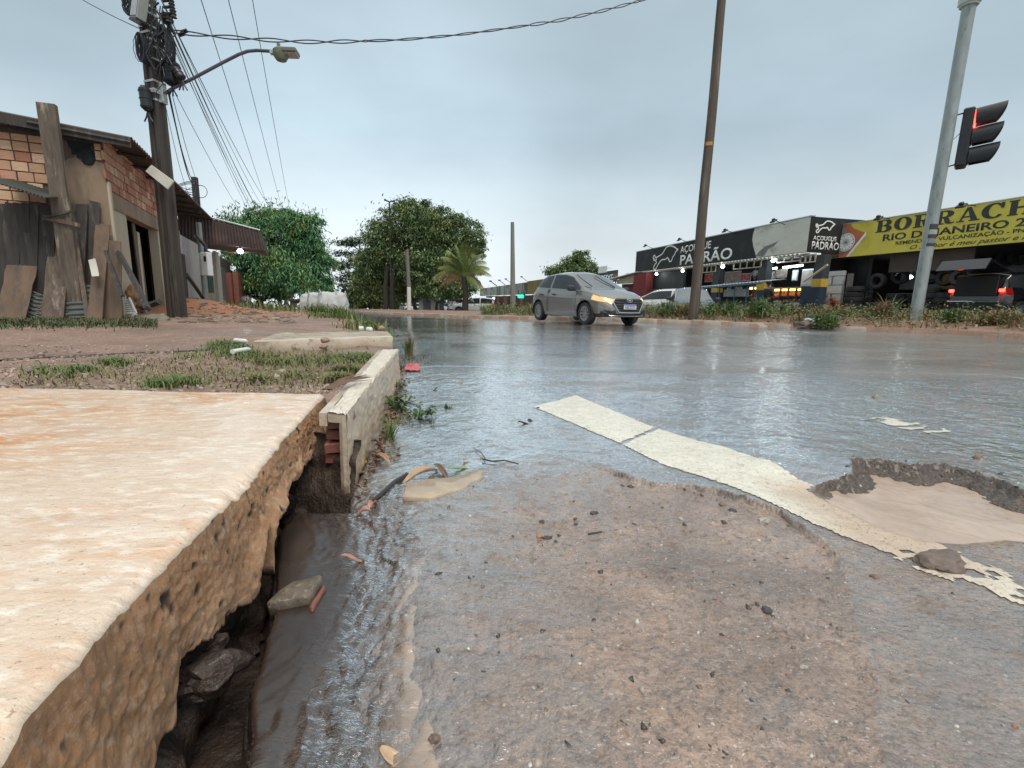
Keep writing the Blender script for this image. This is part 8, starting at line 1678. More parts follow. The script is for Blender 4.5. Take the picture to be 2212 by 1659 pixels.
  me = text_mesh('NEE3D05', .012); co = arr([v.co[:] for v in me.vertices]); x0, x1 = co[:, 0].min(), co[:, 0].max(); me.transform(Tr((nose(0) + .094, 0, .447)) @ Matrix(((0, 0, 1, 0), (1, 0, 0, 0), (0, 1, 0, 0), (0, 0, 0, 1))) @ Matrix.Diagonal((.34 / (x1 - x0), .072 / .69, 1, 1)) @ Tr((-(x0 + x1) / 2, 0, 0))); b = link_mesh('plate_lettering', me, M_INK, pb)
  front_poly('lower_intake', [(-.62, .30), (-.62, .335), (.62, .335), (.62, .30)], M_BTR, .02, .04) if False else None
  for sy in (-1, 1):
   m = MB(); m.tube([(nose(.52) + .00, sy * .52, .39), (nose(.66) + .0, sy * .66, .40)], [.055, .03], 6); m.build('fog_recess', M_BTR, o, world=False)
   c = Vector((L - .40 + off, sy * .60, .735)); c = Vector((fx - .20, sy * .56, .665)); m = MB(); m.box((0, 0, 0), (.16, .09, .07), Tr(c) @ Ro(-.75 * sy, 4, 'Z') @ Ro(.35, 4, 'Y'), .03); m.build('lit_lamp', emis('warm_headlamp', (1.0, .55, .18), 3.2), o, world=False)
   m = MB(); wz = lambda x: lin(x - off, S['top']); b0, b1 = S['ws'][1] + off - .02, S['ws'][1] + off - .62
   m.tube([(b0, -.10 + .38 * sy, wz(b0) + .01), (b0 - .3, -.24 + .34 * sy, wz(b0 - .3) + .035), (b1 + .02, -.30 + .30 * sy, wz(b1) + .03)], [.014, .012, .009], 5); m.build('wiper', M_BTR, o, world=False)
  m = MB(); m.tube([(nose(y) + .012, y, .262 + .05 * abs(y) ** 3) for y in lsp(-.55, .55, 15)], .009, 6); m.build('bumper_lip', M_CHROME, o, world=False)
 return o
def cars():
 h = arr((.44, -.898)); FR = on_ground(1264, 702, 0); c = arr((.898, .44)) * 0
 right = arr((-.898, -.44))                                 # the right-hand side of the car, towards the camera's left
 W_ = HATCH; mid_axle = (W_['wheels'][0] + W_['wheels'][1]) / 2; ctr = FR[:2] - right * .76 - h * (W_['wheels'][1] - W_['L'] / 2); z = Gz(ctr[0], ctr[1]) + .004
 car('silver_hatchback', 'silver beige hatchback with lit headlamps turning on the wet road', HATCH, (ctr[0], ctr[1], z), h, paint('silver_beige_paint', (.215, .205, .19), .45, .3), True, res=1.5)
 def at(x, Y, z=None): p = yp(x, 660, Y); return (p[0], Y, Gz(min(p[0], 8), Y) if z is None else z)
 car('white_hatchback', 'white hatchback parked behind the weeds just right of the silver car', HATCH, at(1428, 22.5, -.12), (-.80, .60), paint('white_paint', (.62, .63, .63), .0, .3), group='parked cars')
 car('dark_hatchback', 'dark blue car parked behind the weeds close to the tall brown pole', HATCH, at(1492, 20.0, -.10), (-.25, -.97), paint('dark_blue_paint', (.035, .045, .06), .3, .3), group='parked cars')
 W0 = paint('white_paint', (.62, .63, .63), .0, .3)
 for i, (x, Y, hd, sp, pt, lb) in enumerate(((924, 72, (-.9, .4), HATCH, W0, 'white car parked far off between the trunks, the right one of a pair'), (898, 76, (-.9, .4), HATCH, W0, 'white car parked far off, the left one of a pair'), (866, 82, (-.9, .4), HATCH, paint('grey_paint', (.2, .21, .22), .3), 'grey car parked far off beside the whitewashed trunk'), (1024, 46, (-.97, .1), SUV, W0, 'white utility vehicle parked behind the palm trunk'), (978, 56, (.3, -.9), HATCH, paint('dark_blue_paint', (.035, .045, .06), .3), 'dark car parked behind the young palm'))):
  car('parked_car', lb, sp, at(x, Y), hd, pt, group='cars parked far off among the trees', res=.5)
 # black vehicle with its tailgate up
 p = W_Y.hit(2124, 640, -1.0); c = W_Y.pt(p[0], 1.1, .28); hd = (W_Y.n[0] * .98 + W_Y.d[0] * .1, W_Y.n[1] * .98 + W_Y.d[1] * .1); blk = paint('black_paint', (.012, .014, .018), .3, .25)
 o = car('black_suv', 'black vehicle with its tailgate raised in front of the tyre shop', SUV, c, hd, blk, cat='car')
 off = -SUV['L'] / 2
 m = MB(); m.hexa([(off + .32, -.66, 1.62), (off + .32, .66, 1.62), (off - .62, .70, 1.98), (off - .62, -.70, 1.98)], [(off + .32, -.66, 1.58), (off + .32, .66, 1.58), (off - .60, .70, 1.90), (off - .60, -.70, 1.90)]); m.hexa([(off - .62, -.70, 1.98), (off - .62, .70, 1.98), (off - .82, .72, 1.66), (off - .82, -.72, 1.66)], [(off - .57, -.70, 1.93), (off - .57, .70, 1.93), (off - .76, .72, 1.64), (off - .76, -.72, 1.64)]); m.build('tailgate', blk, o, world=False)
 m = MB(); m.box((off - .015, 0, 1.16), (.05, 1.20, .62)); m.build('boot_opening', M_VOID, o, world=False); m = MB(); m.box((off - .05, 0, .66), (.09, 1.5, .035), None, .01); m.build('bumper_strip', M_CHROME, o, world=False)
 for sy in (-1, 1): m = MB(); m.box((off + .01, sy * .72, 1.02), (.08, .14, .10), None, .02); m.build('lit_tail_lamp', emis('lit_red', (1, .06, .03), 5), o, world=False)
cars()
def bike(label, loc, heading, mt, group='motorcycles by the roadside', s=1.0):
 o = thing('motorcycle', label, 'motorcycle', loc, math.atan2(heading[1], heading[0]), group); o.scale = (s, s, s)
 for wx in (-.66, .66):
  T = Tr((wx, 0, .30)) @ Ro(PI / 2, 4, 'X'); ty = MB().lathe([(.24, -.04), (.28, -.05), (.30, 0), (.28, .05), (.24, .04), (.24, -.04)], 20, T).build('wheel', M_TYREN, o, True, world=False)
  m = MB(); m.lathe([(.0, .03), (.06, .03), (.06, -.03), (0, -.03)], 10, T)
  for k in range(6): m.tube([(0, 0, 0), (.25 * cos(k), .25 * sin(k), 0)], .008, 4, M=T)
  r = m.build('rim', M_STEEL, None, world=False); r.parent = ty
 m = MB(); m.tube([(-.35, 0, .62), (0, 0, .68), (.25, 0, .82), (.40, 0, .78)], [.08, .14, .17, .08], 10); m.build('fuel_tank', mt, o, True, world=False)
 m = MB(); m.tube([(-.85, 0, .82), (-.5, 0, .80), (-.15, 0, .76), (.08, 0, .80)], [.06, .12, .12, .08], 8); m.build('seat', M_BTR, o, True, world=False)
 m = MB(); m.box((.02, 0, .42), (.42, .24, .34), None, .06); m.tube([(0, .12, .3), (-.3, .14, .25), (-.75, .15, .34)], [.03, .04, .06], 7); m.build('engine', mat('engine_metal', (.12, .12, .125), (.05, .05, .05), 8, .4, .2, metal=.5), o, world=False)
 m = MB();
 for y in (-.07, .07): m.tube([(.66, y, .30), (.42, y, .95)], .025, 6); m.tube([(-.66, y * 1.3, .30), (-.1, y, .42)], .022, 5); m.tube([(-.62, y * 1.3, .32), (-.5, y, .74)], .02, 5)
 m.build('fork', M_STEEL, o, world=False); m = MB(); m.tube([(.30, -.38, 1.02), (.40, -.12, 1.00), (.40, .12, 1.00), (.30, .38, 1.02)], .018, 6); m.build('handlebar', M_BTR, o, world=False)
 m = MB(); m.box((.52, 0, .86), (.14, .18, .18), None, .05); m.build('headlight', M_CHROME, o, world=False); m = MB(); m.tube([(-.95, 0, .80), (-1.0, 0, .62)], [.06, .03], 6); m.build('tail_light', M_TAIL, o, world=False)
 return o
def left_traffic():
 G = lambda x, Y: (yp(x, 660, Y)[0], Y, Gz(-10, Y) + .02)
 bike('black motorcycle parked under the mango tree by the red brick wall', G(562, 27.5), (-1.0, -.05), paint('black_tank', (.02, .022, .025), .2)); bike('smaller dark motorcycle parked behind the mango trunks', G(636, 36), (-1, .1), paint('black_tank', (.02, .022, .025), .2)); bike('dark motorcycle parked at the far shop left of the thin grey pole', G(1085, 45), (1, .1), paint('black_tank', (.02, .022, .025), .2))
 # white van at the end of the bags
 o = thing('white_van', 'boxy white van with wide glass parked behind the white bags', 'van', G(722, 38.0), math.atan2(.9, -.35)); o.scale = (.8, .8, .78); m = MB(); wh = paint('white_paint', (.62, .63, .63), 0, .3)
 prof = [(-1.9, .35), (-1.95, 1.0), (-1.8, 1.85), (-1.5, 1.95), (1.0, 1.95), (1.5, 1.35), (1.95, 1.15), (2.0, .45)]; T = Matrix(((1, 0, 0, 0), (0, 0, -1, .85), (0, 1, 0, 0), (0, 0, 0, 1))); m.prism(prof, 1.7, T); m.build('body', wh, o, world=False)
 gl = mat('van_glass', (.12, .15, .16), (.08, .10, .11), 2, .1, 0, coat=1.0)
 for sy in (-1, 1):
  for (a, b) in ((-1.6, -.7), (-.6, .2), (.3, 1.05)): m = MB(); m.box(((a + b) / 2, sy * .855, 1.48), (b - a, .02, .55), None, .008); m.build('side_window', gl, o, world=False)
 m = MB(); m.hexa([(-1.90, -.75, 1.15), (-1.90, .75, 1.15), (-1.77, .72, 1.82), (-1.77, -.72, 1.82)], [(-1.95, -.75, 1.15), (-1.95, .75, 1.15), (-1.84, .72, 1.82), (-1.84, -.72, 1.82)]); m.build('rear_window', gl, o, world=False)
 for sy in (-1, 1): m = MB(); m.box((-1.93, sy * .78, .95), (.06, .10, .3), None, .01); m.build('tail_light', M_TAIL, o, world=False)
 for wx in (-1.2, 1.25):
  for sy in (-1, 1): MB().lathe([(0, .09), (.18, .09), (.20, .10), (.31, .08), (.31, -.08), (0, -.08)], 18, Tr((wx, sy * .80, .31)) @ Ro(-sy * PI / 2, 4, 'X')).build('wheel', M_TYREN, o, True, world=False)
 # white bulk bags
 bagm = mat('white_woven_bag', (.52, .53, .52), (.38, .39, .38), 4, .8, .5, 14, .03, c3=(.38, .37, .35), c3s=3); R = random.Random(3)
 for i, (x, Y, hh, ww) in enumerate(((664, 24.4, .86, .60), (681, 23.6, .92, .62), (696, 24.6, .88, .60), (709, 23.4, .98, .86), (727, 24.4, .90, .60), (738, 23.6, .94, .56))):
  p = yp(x, 681, Y); p[2] = Gz(p[0], Y) + .02; bm = bmesh.new(); bmesh.ops.create_cube(bm, size=1); bmesh.ops.subdivide_edges(bm, edges=list(bm.edges), cuts=7, use_grid_fill=True)
  for v in bm.verts:
   x_, y_, z_ = v.co; q = 1 - .35 * max(0, (x_ * x_ + y_ * y_) - .28); bul = 1 + .10 * cos(z_ * 3.0); v.co = Vector((x_ * q * bul * ww, y_ * q * bul * ww, (z_ + .5) * hh)); tp = 1 - .45 * max(0, z_ - .05) ** 1.0; v.co.x *= tp; v.co.y *= tp; v.co += mnoise.noise_vector(v.co * 5 + Vector((i * 7, 0, 0))) * .07
   if z_ > .45: v.co.z += .10 * (1 - 2 * max(abs(x_), abs(y_))) + .05 * mnoise.noise(v.co * 8)
  me = bpy.data.meshes.new('bulk_bag'); bm.to_mesh(me); bm.free(); b = thing('bulk_bag', ['leftmost white bulk bag with a green plastic edge', 'second white bulk bag from the left', 'small white bulk bag in the middle', 'widest white bulk bag, bulging at the front', 'white bulk bag next to the van', 'rightmost white bulk bag by the road edge'][i], 'bag', p, R.uniform(0, 1), 'white bulk bags by the road edge'); s_ = link_mesh('sack', me, bagm, b, True)
  for k in (-1, 1): m = MB(); m.tube([(k * ww * .4, -ww * .4, hh), (k * ww * .45, -.1, hh + .16), (k * ww * .4, ww * .4, hh)], .018, 5); m.build('loop', bagm if i else mat('green_strap', (.03, .30, .15), None, 3, .6, 0), b, world=False)
 p = yp(652, 664, 26); tag(MB().box((yp(650, 660, 27)[0], 27, Gz(-10, 27) + .6), (.12, .12, 1.5), None, .02).build('post', M_BARK), 'dark post stump left of the white bags', 'post')
 rs = np.random.RandomState(12)
 for i, (x, y, r) in enumerate(((683, 677, 16), (727, 678, 17))):
  p = on_ground(x, y + 5, .05); sc = p[1] / F_PX; o = thing('bush', ['low green weeds in front of the left white bags', 'low green weeds in front of the white van'][i], 'bush', p); q = rs.randn(700, 3) * arr((.55, .3, .3)) * r * sc + p + arr((0, 0, r * sc * .3)); V, F = leaves(q, .11, rs, -.3, .3); fast('foliage', V, F, M_GRASS, o, False, True)
left_traffic()
# ------------------------------------------------------------------ people in the butcher shop
def person(label, base, face, J, shirt, pants, skin, hair, s=1.0):
 """one continuous skinned body from a stick skeleton; J: joints in body axes (x right, y forward, z up)"""
 o = thing('person', label, 'person', base, math.atan2(face[1], face[0]) - PI / 2); o.scale = (s, s, s)
 def skin_obj(name, verts, edges, radii, mt, par):
  me = bpy.data.meshes.new(name); me.from_pydata(verts, edges, []); ob = link_mesh(name, me, mt, par); md = ob.modifiers.new('skin', 'SKIN'); md.use_smooth_shade = True
  for v, r in zip(me.skin_vertices[0].data, radii): v.radius = (r, r)
  me.skin_vertices[0].data[0].use_root = True; sb = ob.modifiers.new('smooth', 'SUBSURF'); sb.levels = 1; sb.render_levels = 1; return ob
 V = [(0, 0, .95), (0, 0, 1.12), (0, 0, 1.32), (0, .0, 1.46), (0, .02, 1.56), (0, .03, 1.66), (0, .02, 1.74), (-.17, 0, 1.42), (.17, 0, 1.42), J['le'], J['re'], J['lh'], J['rh'], (-.10, 0, .90), (.10, 0, .90), (-.11, .02, .50), (.11, .02, .50), (-.11, 0, .08), (.11, 0, .08), (-.11, .15, .04), (.11, .15, .04)]
 E = [(0, 1), (1, 2), (2, 3), (3, 4), (4, 5), (5, 6), (2, 7), (2, 8), (7, 9), (8, 10), (9, 11), (10, 12), (0, 13), (0, 14), (13, 15), (14, 16), (15, 17), (16, 18), (17, 19), (18, 20)]
 R_ = [.15, .14, .15, .07, .055, .10, .08, .075, .075, .045, .045, .03, .03, .09, .09, .06, .06, .045, .045, .03, .03]
 skin_obj('body', V, E, R_, skin, o)
 skin_obj('shirt', [(0, 0, .92), (0, 0, 1.12), (0, 0, 1.34), (0, 0, 1.44), (-.18, 0, 1.42), (.18, 0, 1.42), tuple(J['le']), tuple(J['re'])], [(0, 1), (1, 2), (2, 3), (2, 4), (2, 5), (4, 6), (5, 7)], [.175, .165, .175, .085, .095, .095, .062, .062], shirt, o)
 skin_obj('trousers', [(0, 0, .95), (-.10, 0, .88), (.10, 0, .88), (-.11, .02, .50), (.11, .02, .50), (-.11, 0, .10), (.11, 0, .10)], [(0, 1), (0, 2), (1, 3), (2, 4), (3, 5), (4, 6)], [.16, .115, .115, .08, .08, .065, .065], pants, o)
 bm = bmesh.new(); bmesh.ops.create_icosphere(bm, subdivisions=2, radius=.115); bm.transform(Tr((0, -.015, 1.735)) @ Matrix.Diagonal((1, 1.05, .95, 1))); me = bpy.data.meshes.new('hair'); bm.to_mesh(me); bm.free(); link_mesh('hair', me, hair, o, True)
 for k, hp in ((-1, J['lh']), (1, J['rh'])):
  m = MB(); hp = Vector(hp); d = (hp - Vector(J['le'] if k < 0 else J['re'])).normalized(); sd = d.cross(Vector((0, 0, 1))).normalized()
  for f in range(4): a = hp + d * .05 + sd * (.025 * (f - 1.5)); m.tube([a, a + d * (.045 + .008 * (f in (1, 2))), a + d * .08 + Vector((0, 0, -.02))], [.011, .010, .008], 5)
  m.tube([hp, hp + sd * .05 * k + d * .03], [.013, .009], 5); m.box(tuple(hp + d * .03), (.08, .08, .035), None, .012); m.build('hand', skin, o, world=False)
def people():
 w = W_P; D = lambda x, y, v: w.hit(*cc(22, x, y), v); skin = mat('brown_skin', (.22, .12, .08), (.18, .10, .065), 5, .5, 0); hair = mat('black_hair', (.012, .011, .010), None, 5, .6, .2); wht = mat('white_coat', (.66, .67, .68), (.58, .59, .60), 4, .8, .2, 12, .02); pan = mat('dark_trousers', (.03, .033, .04), None, 4, .8, 0)
 for i, (x, yt, v, J, lb, fc) in enumerate(((848, 305, 1.6, dict(le=(-.36, .08, 1.22), re=(.22, .2, 1.18), lh=(-.30, .30, 1.08), rh=(.12, .40, 1.1)), 'person in a white coat with an arm spread, working beside the dark pillar', (-w.n[0], -w.n[1])), (1080, 318, 1.2, dict(le=(-.25, .10, 1.16), re=(.25, .10, 1.16), lh=(-.16, .32, 1.05), rh=(.16, .32, 1.05)), 'person in a white coat standing with the back turned behind the meat counter', (w.n[0], w.n[1])))):
  u, z = D(x, yt, v); base = Vector(w.pt(u, v, z - 1.50)); person(lb, base, fc, J, wht, pan, skin, hair)
 # customer at the counter, dark hair seen low
 u, z = D(1028, 470, -.9); base = Vector(w.pt(u, -.9, z - 1.80 + .0)); person('person in dark clothes at the counter, seen from behind left of the long counter', base, (w.n[0], w.n[1]), dict(le=(-.24, .12, 1.14), re=(.24, .12, 1.14), lh=(-.14, .36, 1.1), rh=(.14, .36, 1.1)), mat('dark_shirt', (.03, .035, .04), None, 4, .8, 0), pan, skin, hair, 1.0)
people()
# ================================================================== small things on the road and in the gutter
def on_road(px, py, dz=0.0):
 z = 0.0
 for _ in range(4): p = gp(px, py, z); z = float(road_z(arr(p[0]), arr(p[1])))
 if bank_t(p[0], p[1]) > -.1 and p[1] < 1.34: z = max(z + .004, WATER_Z)
 return arr((p[0], p[1], z + dz))
def leaf(px, py, ex, ey, wpx, mt, label, lift=.006, curl=.5, seed=0, group=None, name='fallen_leaf'):
 """a dry or green leaf lying from (px, py) to (ex, ey)"""
 A, B = Vector(on_road(px, py, lift)), Vector(on_road(ex, ey, lift)); d = B - A; L = d.length; d.normalize(); s = d.cross(Vector((0, 0, 1))).normalized(); n = 12; k = 6; w = wpx / F_PX * A.length * .5; V = []
 for i in range(n + 1):
  t = i / n; hw = w * sin(PI * min(1, .04 + .94 * t)) ** .75 * (1 + .12 * mnoise.noise(Vector((t * 9, seed, 0)))); c = A.lerp(B, t) + Vector((0, 0, .012 * sin(t * 3.2 + seed)))
  for j in range(k + 1):
   q = j / k * 2 - 1; h = curl * hw * (abs(q) ** 1.6) + .18 * hw * mnoise.noise(Vector((t * 6, q * 2, seed * 3.0))); V.append(tuple(c + s * hw * q * (1 - .25 * curl * abs(q)) + Vector((0, 0, max(h, -.002)))))
 o = fast(name, V, grid_faces(k + 1, n + 1), None, None, True); o.data.materials.append(mt); md = o.modifiers.new('thickness', 'SOLIDIFY'); md.thickness = .0015
 return tag(o, label, 'leaf', group)
def lm(n, c1, c2, c3): return mat(n, c1, c2, 22, .5, .5, 70, .003, c3=c3, c3s=30, c3t=(.56, .7), coat=.3)
LF = dict(tan=lm('tan_dry_leaf', (.50, .34, .21), (.38, .25, .15), (.20, .12, .07)), brown=lm('brown_dry_leaf', (.20, .12, .075), (.12, .07, .045), (.06, .035, .025)), yellow=lm('yellow_leaf', (.60, .48, .08), (.48, .36, .06), (.25, .15, .04)),
          green=lm('green_leaf', (.22, .36, .10), (.15, .27, .07), (.30, .30, .10)), pink=lm('pinkish_wet_leaf', (.42, .20, .15), (.30, .15, .11), (.15, .08, .06)), dark=lm('black_wet_leaf', (.035, .026, .02), (.02, .016, .013), (.08, .055, .04)))
for i, (x0, y0, x1, y1, w, k, c, lb) in enumerate((
 (871, 1050, 944, 1019, 26, 'tan', .9, 'large curled tan leaf lying across the gutter stream'), (938, 1013, 970, 1037, 15, 'brown', .8, 'dark folded leaf end beside the large tan leaf'), (968, 1022, 1046, 1006, 13, 'green', .5, 'long pale green leaf with brown tip in the gutter'), (1000, 1003, 1040, 992, 12, 'tan', .7, 'small tan leaf behind the long green leaf'),
 (781, 1021, 791, 1004, 15, 'yellow', .3, 'small bright yellow leaf against the kerb'), (762, 1055, 786, 1030, 14, 'tan', .8, 'tan rolled leaf below the yellow leaf'), (806, 988, 842, 1006, 16, 'tan', .9, 'crumpled tan leaf under the grass tuft'), (770, 945, 790, 918, 20, 'tan', .7, 'pale tan leaf standing at the foot of the kerb'),
 (801, 962, 832, 950, 16, 'brown', .8, 'brown crumpled leaf right of the pale one at the kerb'), (782, 1075, 793, 1045, 9, 'dark', .4, 'thin black leaf in the rushing water'), (740, 1108, 790, 1074, 15, 'yellow', .8, 'yellow brown leaf caught where the stream drops'), (742, 1118, 778, 1096, 26, 'brown', 1., 'dark curled leaf in the middle of the rapids'),
 (770, 1130, 802, 1118, 22, 'pink', .6, 'pink brown leaf under the water of the rapids'), (798, 1112, 812, 1092, 17, 'pink', .8, 'small reddish folded leaf at the rapids'), (738, 1245, 786, 1228, 14, 'pink', .4, 'reddish leaf washed down below the rapids'), (822, 1640, 884, 1648, 36, 'tan', .35, 'broad pale leaf at the bottom edge of the picture'),
 (798, 895, 828, 880, 12, 'brown', .8, 'brown leaf in the litter by the kerb'), (812, 905, 850, 893, 12, 'brown', .9, 'second brown leaf in the litter by the kerb'), (828, 820, 850, 812, 9, 'brown', .8, 'brown leaf far up the gutter'), (846, 806, 868, 800, 8, 'dark', .8, 'dark leaf beside the red scrap'), (872, 862, 880, 855, 6, 'yellow', .4, 'tiny pale leaf on the wet road right of the kerb'),
 (1120, 918, 1150, 915, 8, 'dark', .9, 'black leaf on the road left of the painted stripe'), (1118, 913, 1152, 909, 5, 'tan', .8, 'pinkish leaf behind the black leaf'), (930, 850, 945, 842, 6, 'dark', .7, 'small dark leaf near the weeds in the road'), (1880, 858, 1896, 862, 4, 'yellow', .3, 'tiny yellow leaf far out on the wet road'), (985, 829, 1000, 826, 4, 'tan', .5, 'tiny tan leaf on the far wet road'))):
 leaf(x0, y0, x1, y1, w, LF[k], lb, .008, c, i)
def twig(pts, r, label, mt=M_WOOD_DARK, dz=.012):
 m = MB(); P = [Vector(on_road(*p, dz + (.03 if len(p) > 5 else 0))) for p in pts]; m.tube(P, [r * (1 - .5 * i / len(P)) for i in range(len(P))], 6); return tag(m.build('twig', mt, None, True, fix=False), label, 'twig')
twig([(880, 1032), (850, 1050), (822, 1077), (806, 1094)], .009, 'thick black twig pointing into the gutter stream', LF['dark'], .012)
twig([(1042, 998), (1063, 1003), (1090, 1001), (1120, 1009)], .0035, 'thin dark twig sticking out right of the green leaf'); twig([(1048, 997), (1040, 985), (1025, 975)], .002, 'very thin twig pointing up from the green leaf')
twig([(1270, 1163), (1300, 1158)], .003, 'short dark splinter lying on the muddy patch')
# flat pale stone slab under the thin water
def flat_stone(name, label, pts, mt, th, dz, cat='stone', z0=None):
 P = [on_road(*p) if z0 is None else gp(*p, z0) for p in pts]; z = max(p[2] for p in P); bm = bmesh.new(); vs = [bm.verts.new((p[0], p[1], z + dz - th)) for p in P]; f = bm.faces.new(vs); ex = bmesh.ops.extrude_face_region(bm, geom=[f])
 for v in ex['geom']:
  if isinstance(v, bmesh.types.BMVert): v.co.z = z + dz
 bmesh.ops.recalc_face_normals(bm, faces=bm.faces); bmesh.ops.bevel(bm, geom=list(bm.edges), offset=.003, segments=1, affect='EDGES')
 for _ in range(4): bmesh.ops.subdivide_edges(bm, edges=[e for e in bm.edges if e.calc_length() > .025], cuts=1)
 bmesh.ops.triangulate(bm, faces=bm.faces)
 for v in bm.verts: v.co += mnoise.noise_vector(v.co * 22) * .005 + mnoise.noise_vector(v.co * 70) * .003
 me = bpy.data.meshes.new(name); bm.to_mesh(me); bm.free(); return tag(link_mesh(name, me, mt, None, True), label, cat)
flat_stone('flat_stone', 'flat beige concrete fragment lying in the thin water beside the large tan leaf', [(868, 1088), (880, 1055), (935, 1045), (985, 1035), (1040, 1022), (1044, 1034), (1000, 1058), (930, 1082)], mat('beige_fragment', (.44, .35, .25), (.33, .25, .18), 16, .4, .4, 50, .004, coat=.5), .02, .010)
tq = [(577, 1313), (612, 1276), (690, 1247), (697, 1256), (668, 1300), (628, 1306)]
flat_stone('brick_fragment', 'angular mossy brick fragment with a red edge sticking out of the dark water', tq, mat('mossy_brick', (.16, .125, .09), (.085, .07, .05), 20, .7, .8, 60, .006, c3=(.30, .26, .20), c3s=55, coat=.2), .035, .012, 'brick fragment', -.026)
flat_stone('brick_fragment', 'small red clay tile edge under the mossy brick fragment', [(664, 1312), (700, 1262), (704, 1268), (672, 1318)], M_BRICKRED, .03, .004, 'brick fragment', -.03)
def rock(px, py, wpx, label, mt, flatn=.55, seed=1, rough=.45, asp=1.25, name='stone', group=None, dz=0.0, z=None):
 p = on_road(px, py) if z is None else np.append(gp(px, py, z)[:2], z); r = wpx / F_PX * np.linalg.norm(p - arr((0, 0, CAM_H))) * .5
 return tag(lump(name, mt, (p[0], p[1], p[2] + r * flatn * .5 + dz), (r, r / asp, r * flatn), seed, rough, 3 if wpx > 25 else 2, None, .2 * seed, wpx > 25), label, 'stone', group)
RK = mat('dark_road_stone', (.055, .045, .04), (.03, .027, .026), 30, .45, .5, 90, .002, coat=.4); RB = mat('brown_stone', (.20, .12, .085), (.12, .075, .06), 30, .5, .5, 90, .002, coat=.3); RP = mat('pale_stone', (.42, .38, .33), (.30, .27, .24), 30, .5, .4, 90, .002, coat=.3)
rock(2027, 1220, 84, 'large brown chunk of asphalt on the near edge of the pothole', mat('asphalt_chunk', (.19, .14, .115), (.11, .085, .07), 40, .7, .9, 90, .004, c3=(.04, .035, .03), c3s=9), .30, 3, .45, 1.5, 'asphalt_chunk')
rock(1165, 1163, 17, 'small orange brick chip on the muddy patch', mat('orange_chip', (.45, .20, .13), (.34, .15, .1), 20, .6, .3), .5, 5, .5, 1.4, 'brick_chip')
for i, (x, y, w, mt, lb) in enumerate(((1182, 1166, 20, RK, 'black stone touching the orange brick chip'), (1283, 1112, 18, RK, 'black rounded stone above the middle of the muddy patch'), (1170, 1130, 14, RK, 'black stone behind the orange brick chip'), (1330, 1123, 12, RB, 'rust brown stone right of the black rounded stone'), (1243, 1124, 12, RK, 'dark stone in the cluster left of the rust brown stone'), (1243, 1135, 12, RK, 'dark stone nearest in the cluster left of the rust brown stone'), (1207, 1160, 12, RK, 'black pebble just right of the orange brick chip'), (1200, 1172, 11, RK, 'black pebble below the orange brick chip'), (1362, 1054, 16, RK, 'dark stone lying at the step of the asphalt layer'), (1345, 1052, 10, RK, 'small dark stone left of the one at the step'), (1582, 1107, 17, RK, 'dark block shaped stone near the upper right of the patch'), (1560, 1093, 15, RB, 'brown stone against the broken asphalt edge'), (1470, 1123, 12, RP, 'grey stone in the upper right of the patch'), (1562, 1132, 14, RK, 'dark stone below the block shaped one'), (1540, 1240, 9, RK, 'small dark stone right of centre on the patch'), (1650, 1128, 20, RP, 'grey flat stone right of the block shaped one'), (1172, 1366, 14, RK, 'dark ring shaped stone alone on the near mud'), (1655, 1323, 22, RK, 'black lump near the centre right of the mud'), (1668, 1336, 12, RK, 'black pebble below the black lump'), (1580, 1380, 11, RB, 'reddish brown stone below the black lump'), (1776, 1304, 15, RB, 'reddish stone right of the black lump'), (1950, 1155, 12, RK, 'black pebble at the shore of the pothole puddle'), (1396, 1250, 10, RK, 'black pebble in the middle of the mud'), (1457, 1232, 11, RK, 'black pebble right of the middle of the mud'), (1890, 1250, 14, RB, 'brown stone just below the painted stripe'), (1145, 880 + 30, 12, RK, 'dark stone left of the start of the painted stripe'), (1163, 883, 9, RK, 'black pebble on the corner of the painted stripe'), (2113, 993, 16, RB, 'brown stone on the wet road above the pothole'), (938, 1604, 20, RB, 'rust stained stone at the bottom of the picture'), (1700, 1210, 9, RK, 'black pebble near the right edge of the patch'), (1735, 1445, 15, RP, 'grey pebble on the lower right mud'), (2010, 1330, 12, RB, 'brown pebble on the lower right asphalt'))):
 rock(x, y, w, lb, mt, .6, i + 2)
# drain: chunk of fallen concrete, pale board
rock(452, 1462, 110, 'rough brown lump of fallen concrete in the drain under the slab', M_SHADE_EARTH, .55, 4, .5, 1.6, 'concrete_lump', None, -.01, -.05); rock(470, 1400, 34, 'smaller rough lump wedged above the big one in the drain', M_SHADE_EARTH, .9, 7, .5, 1.6, 'concrete_lump', None, 0, -.04)
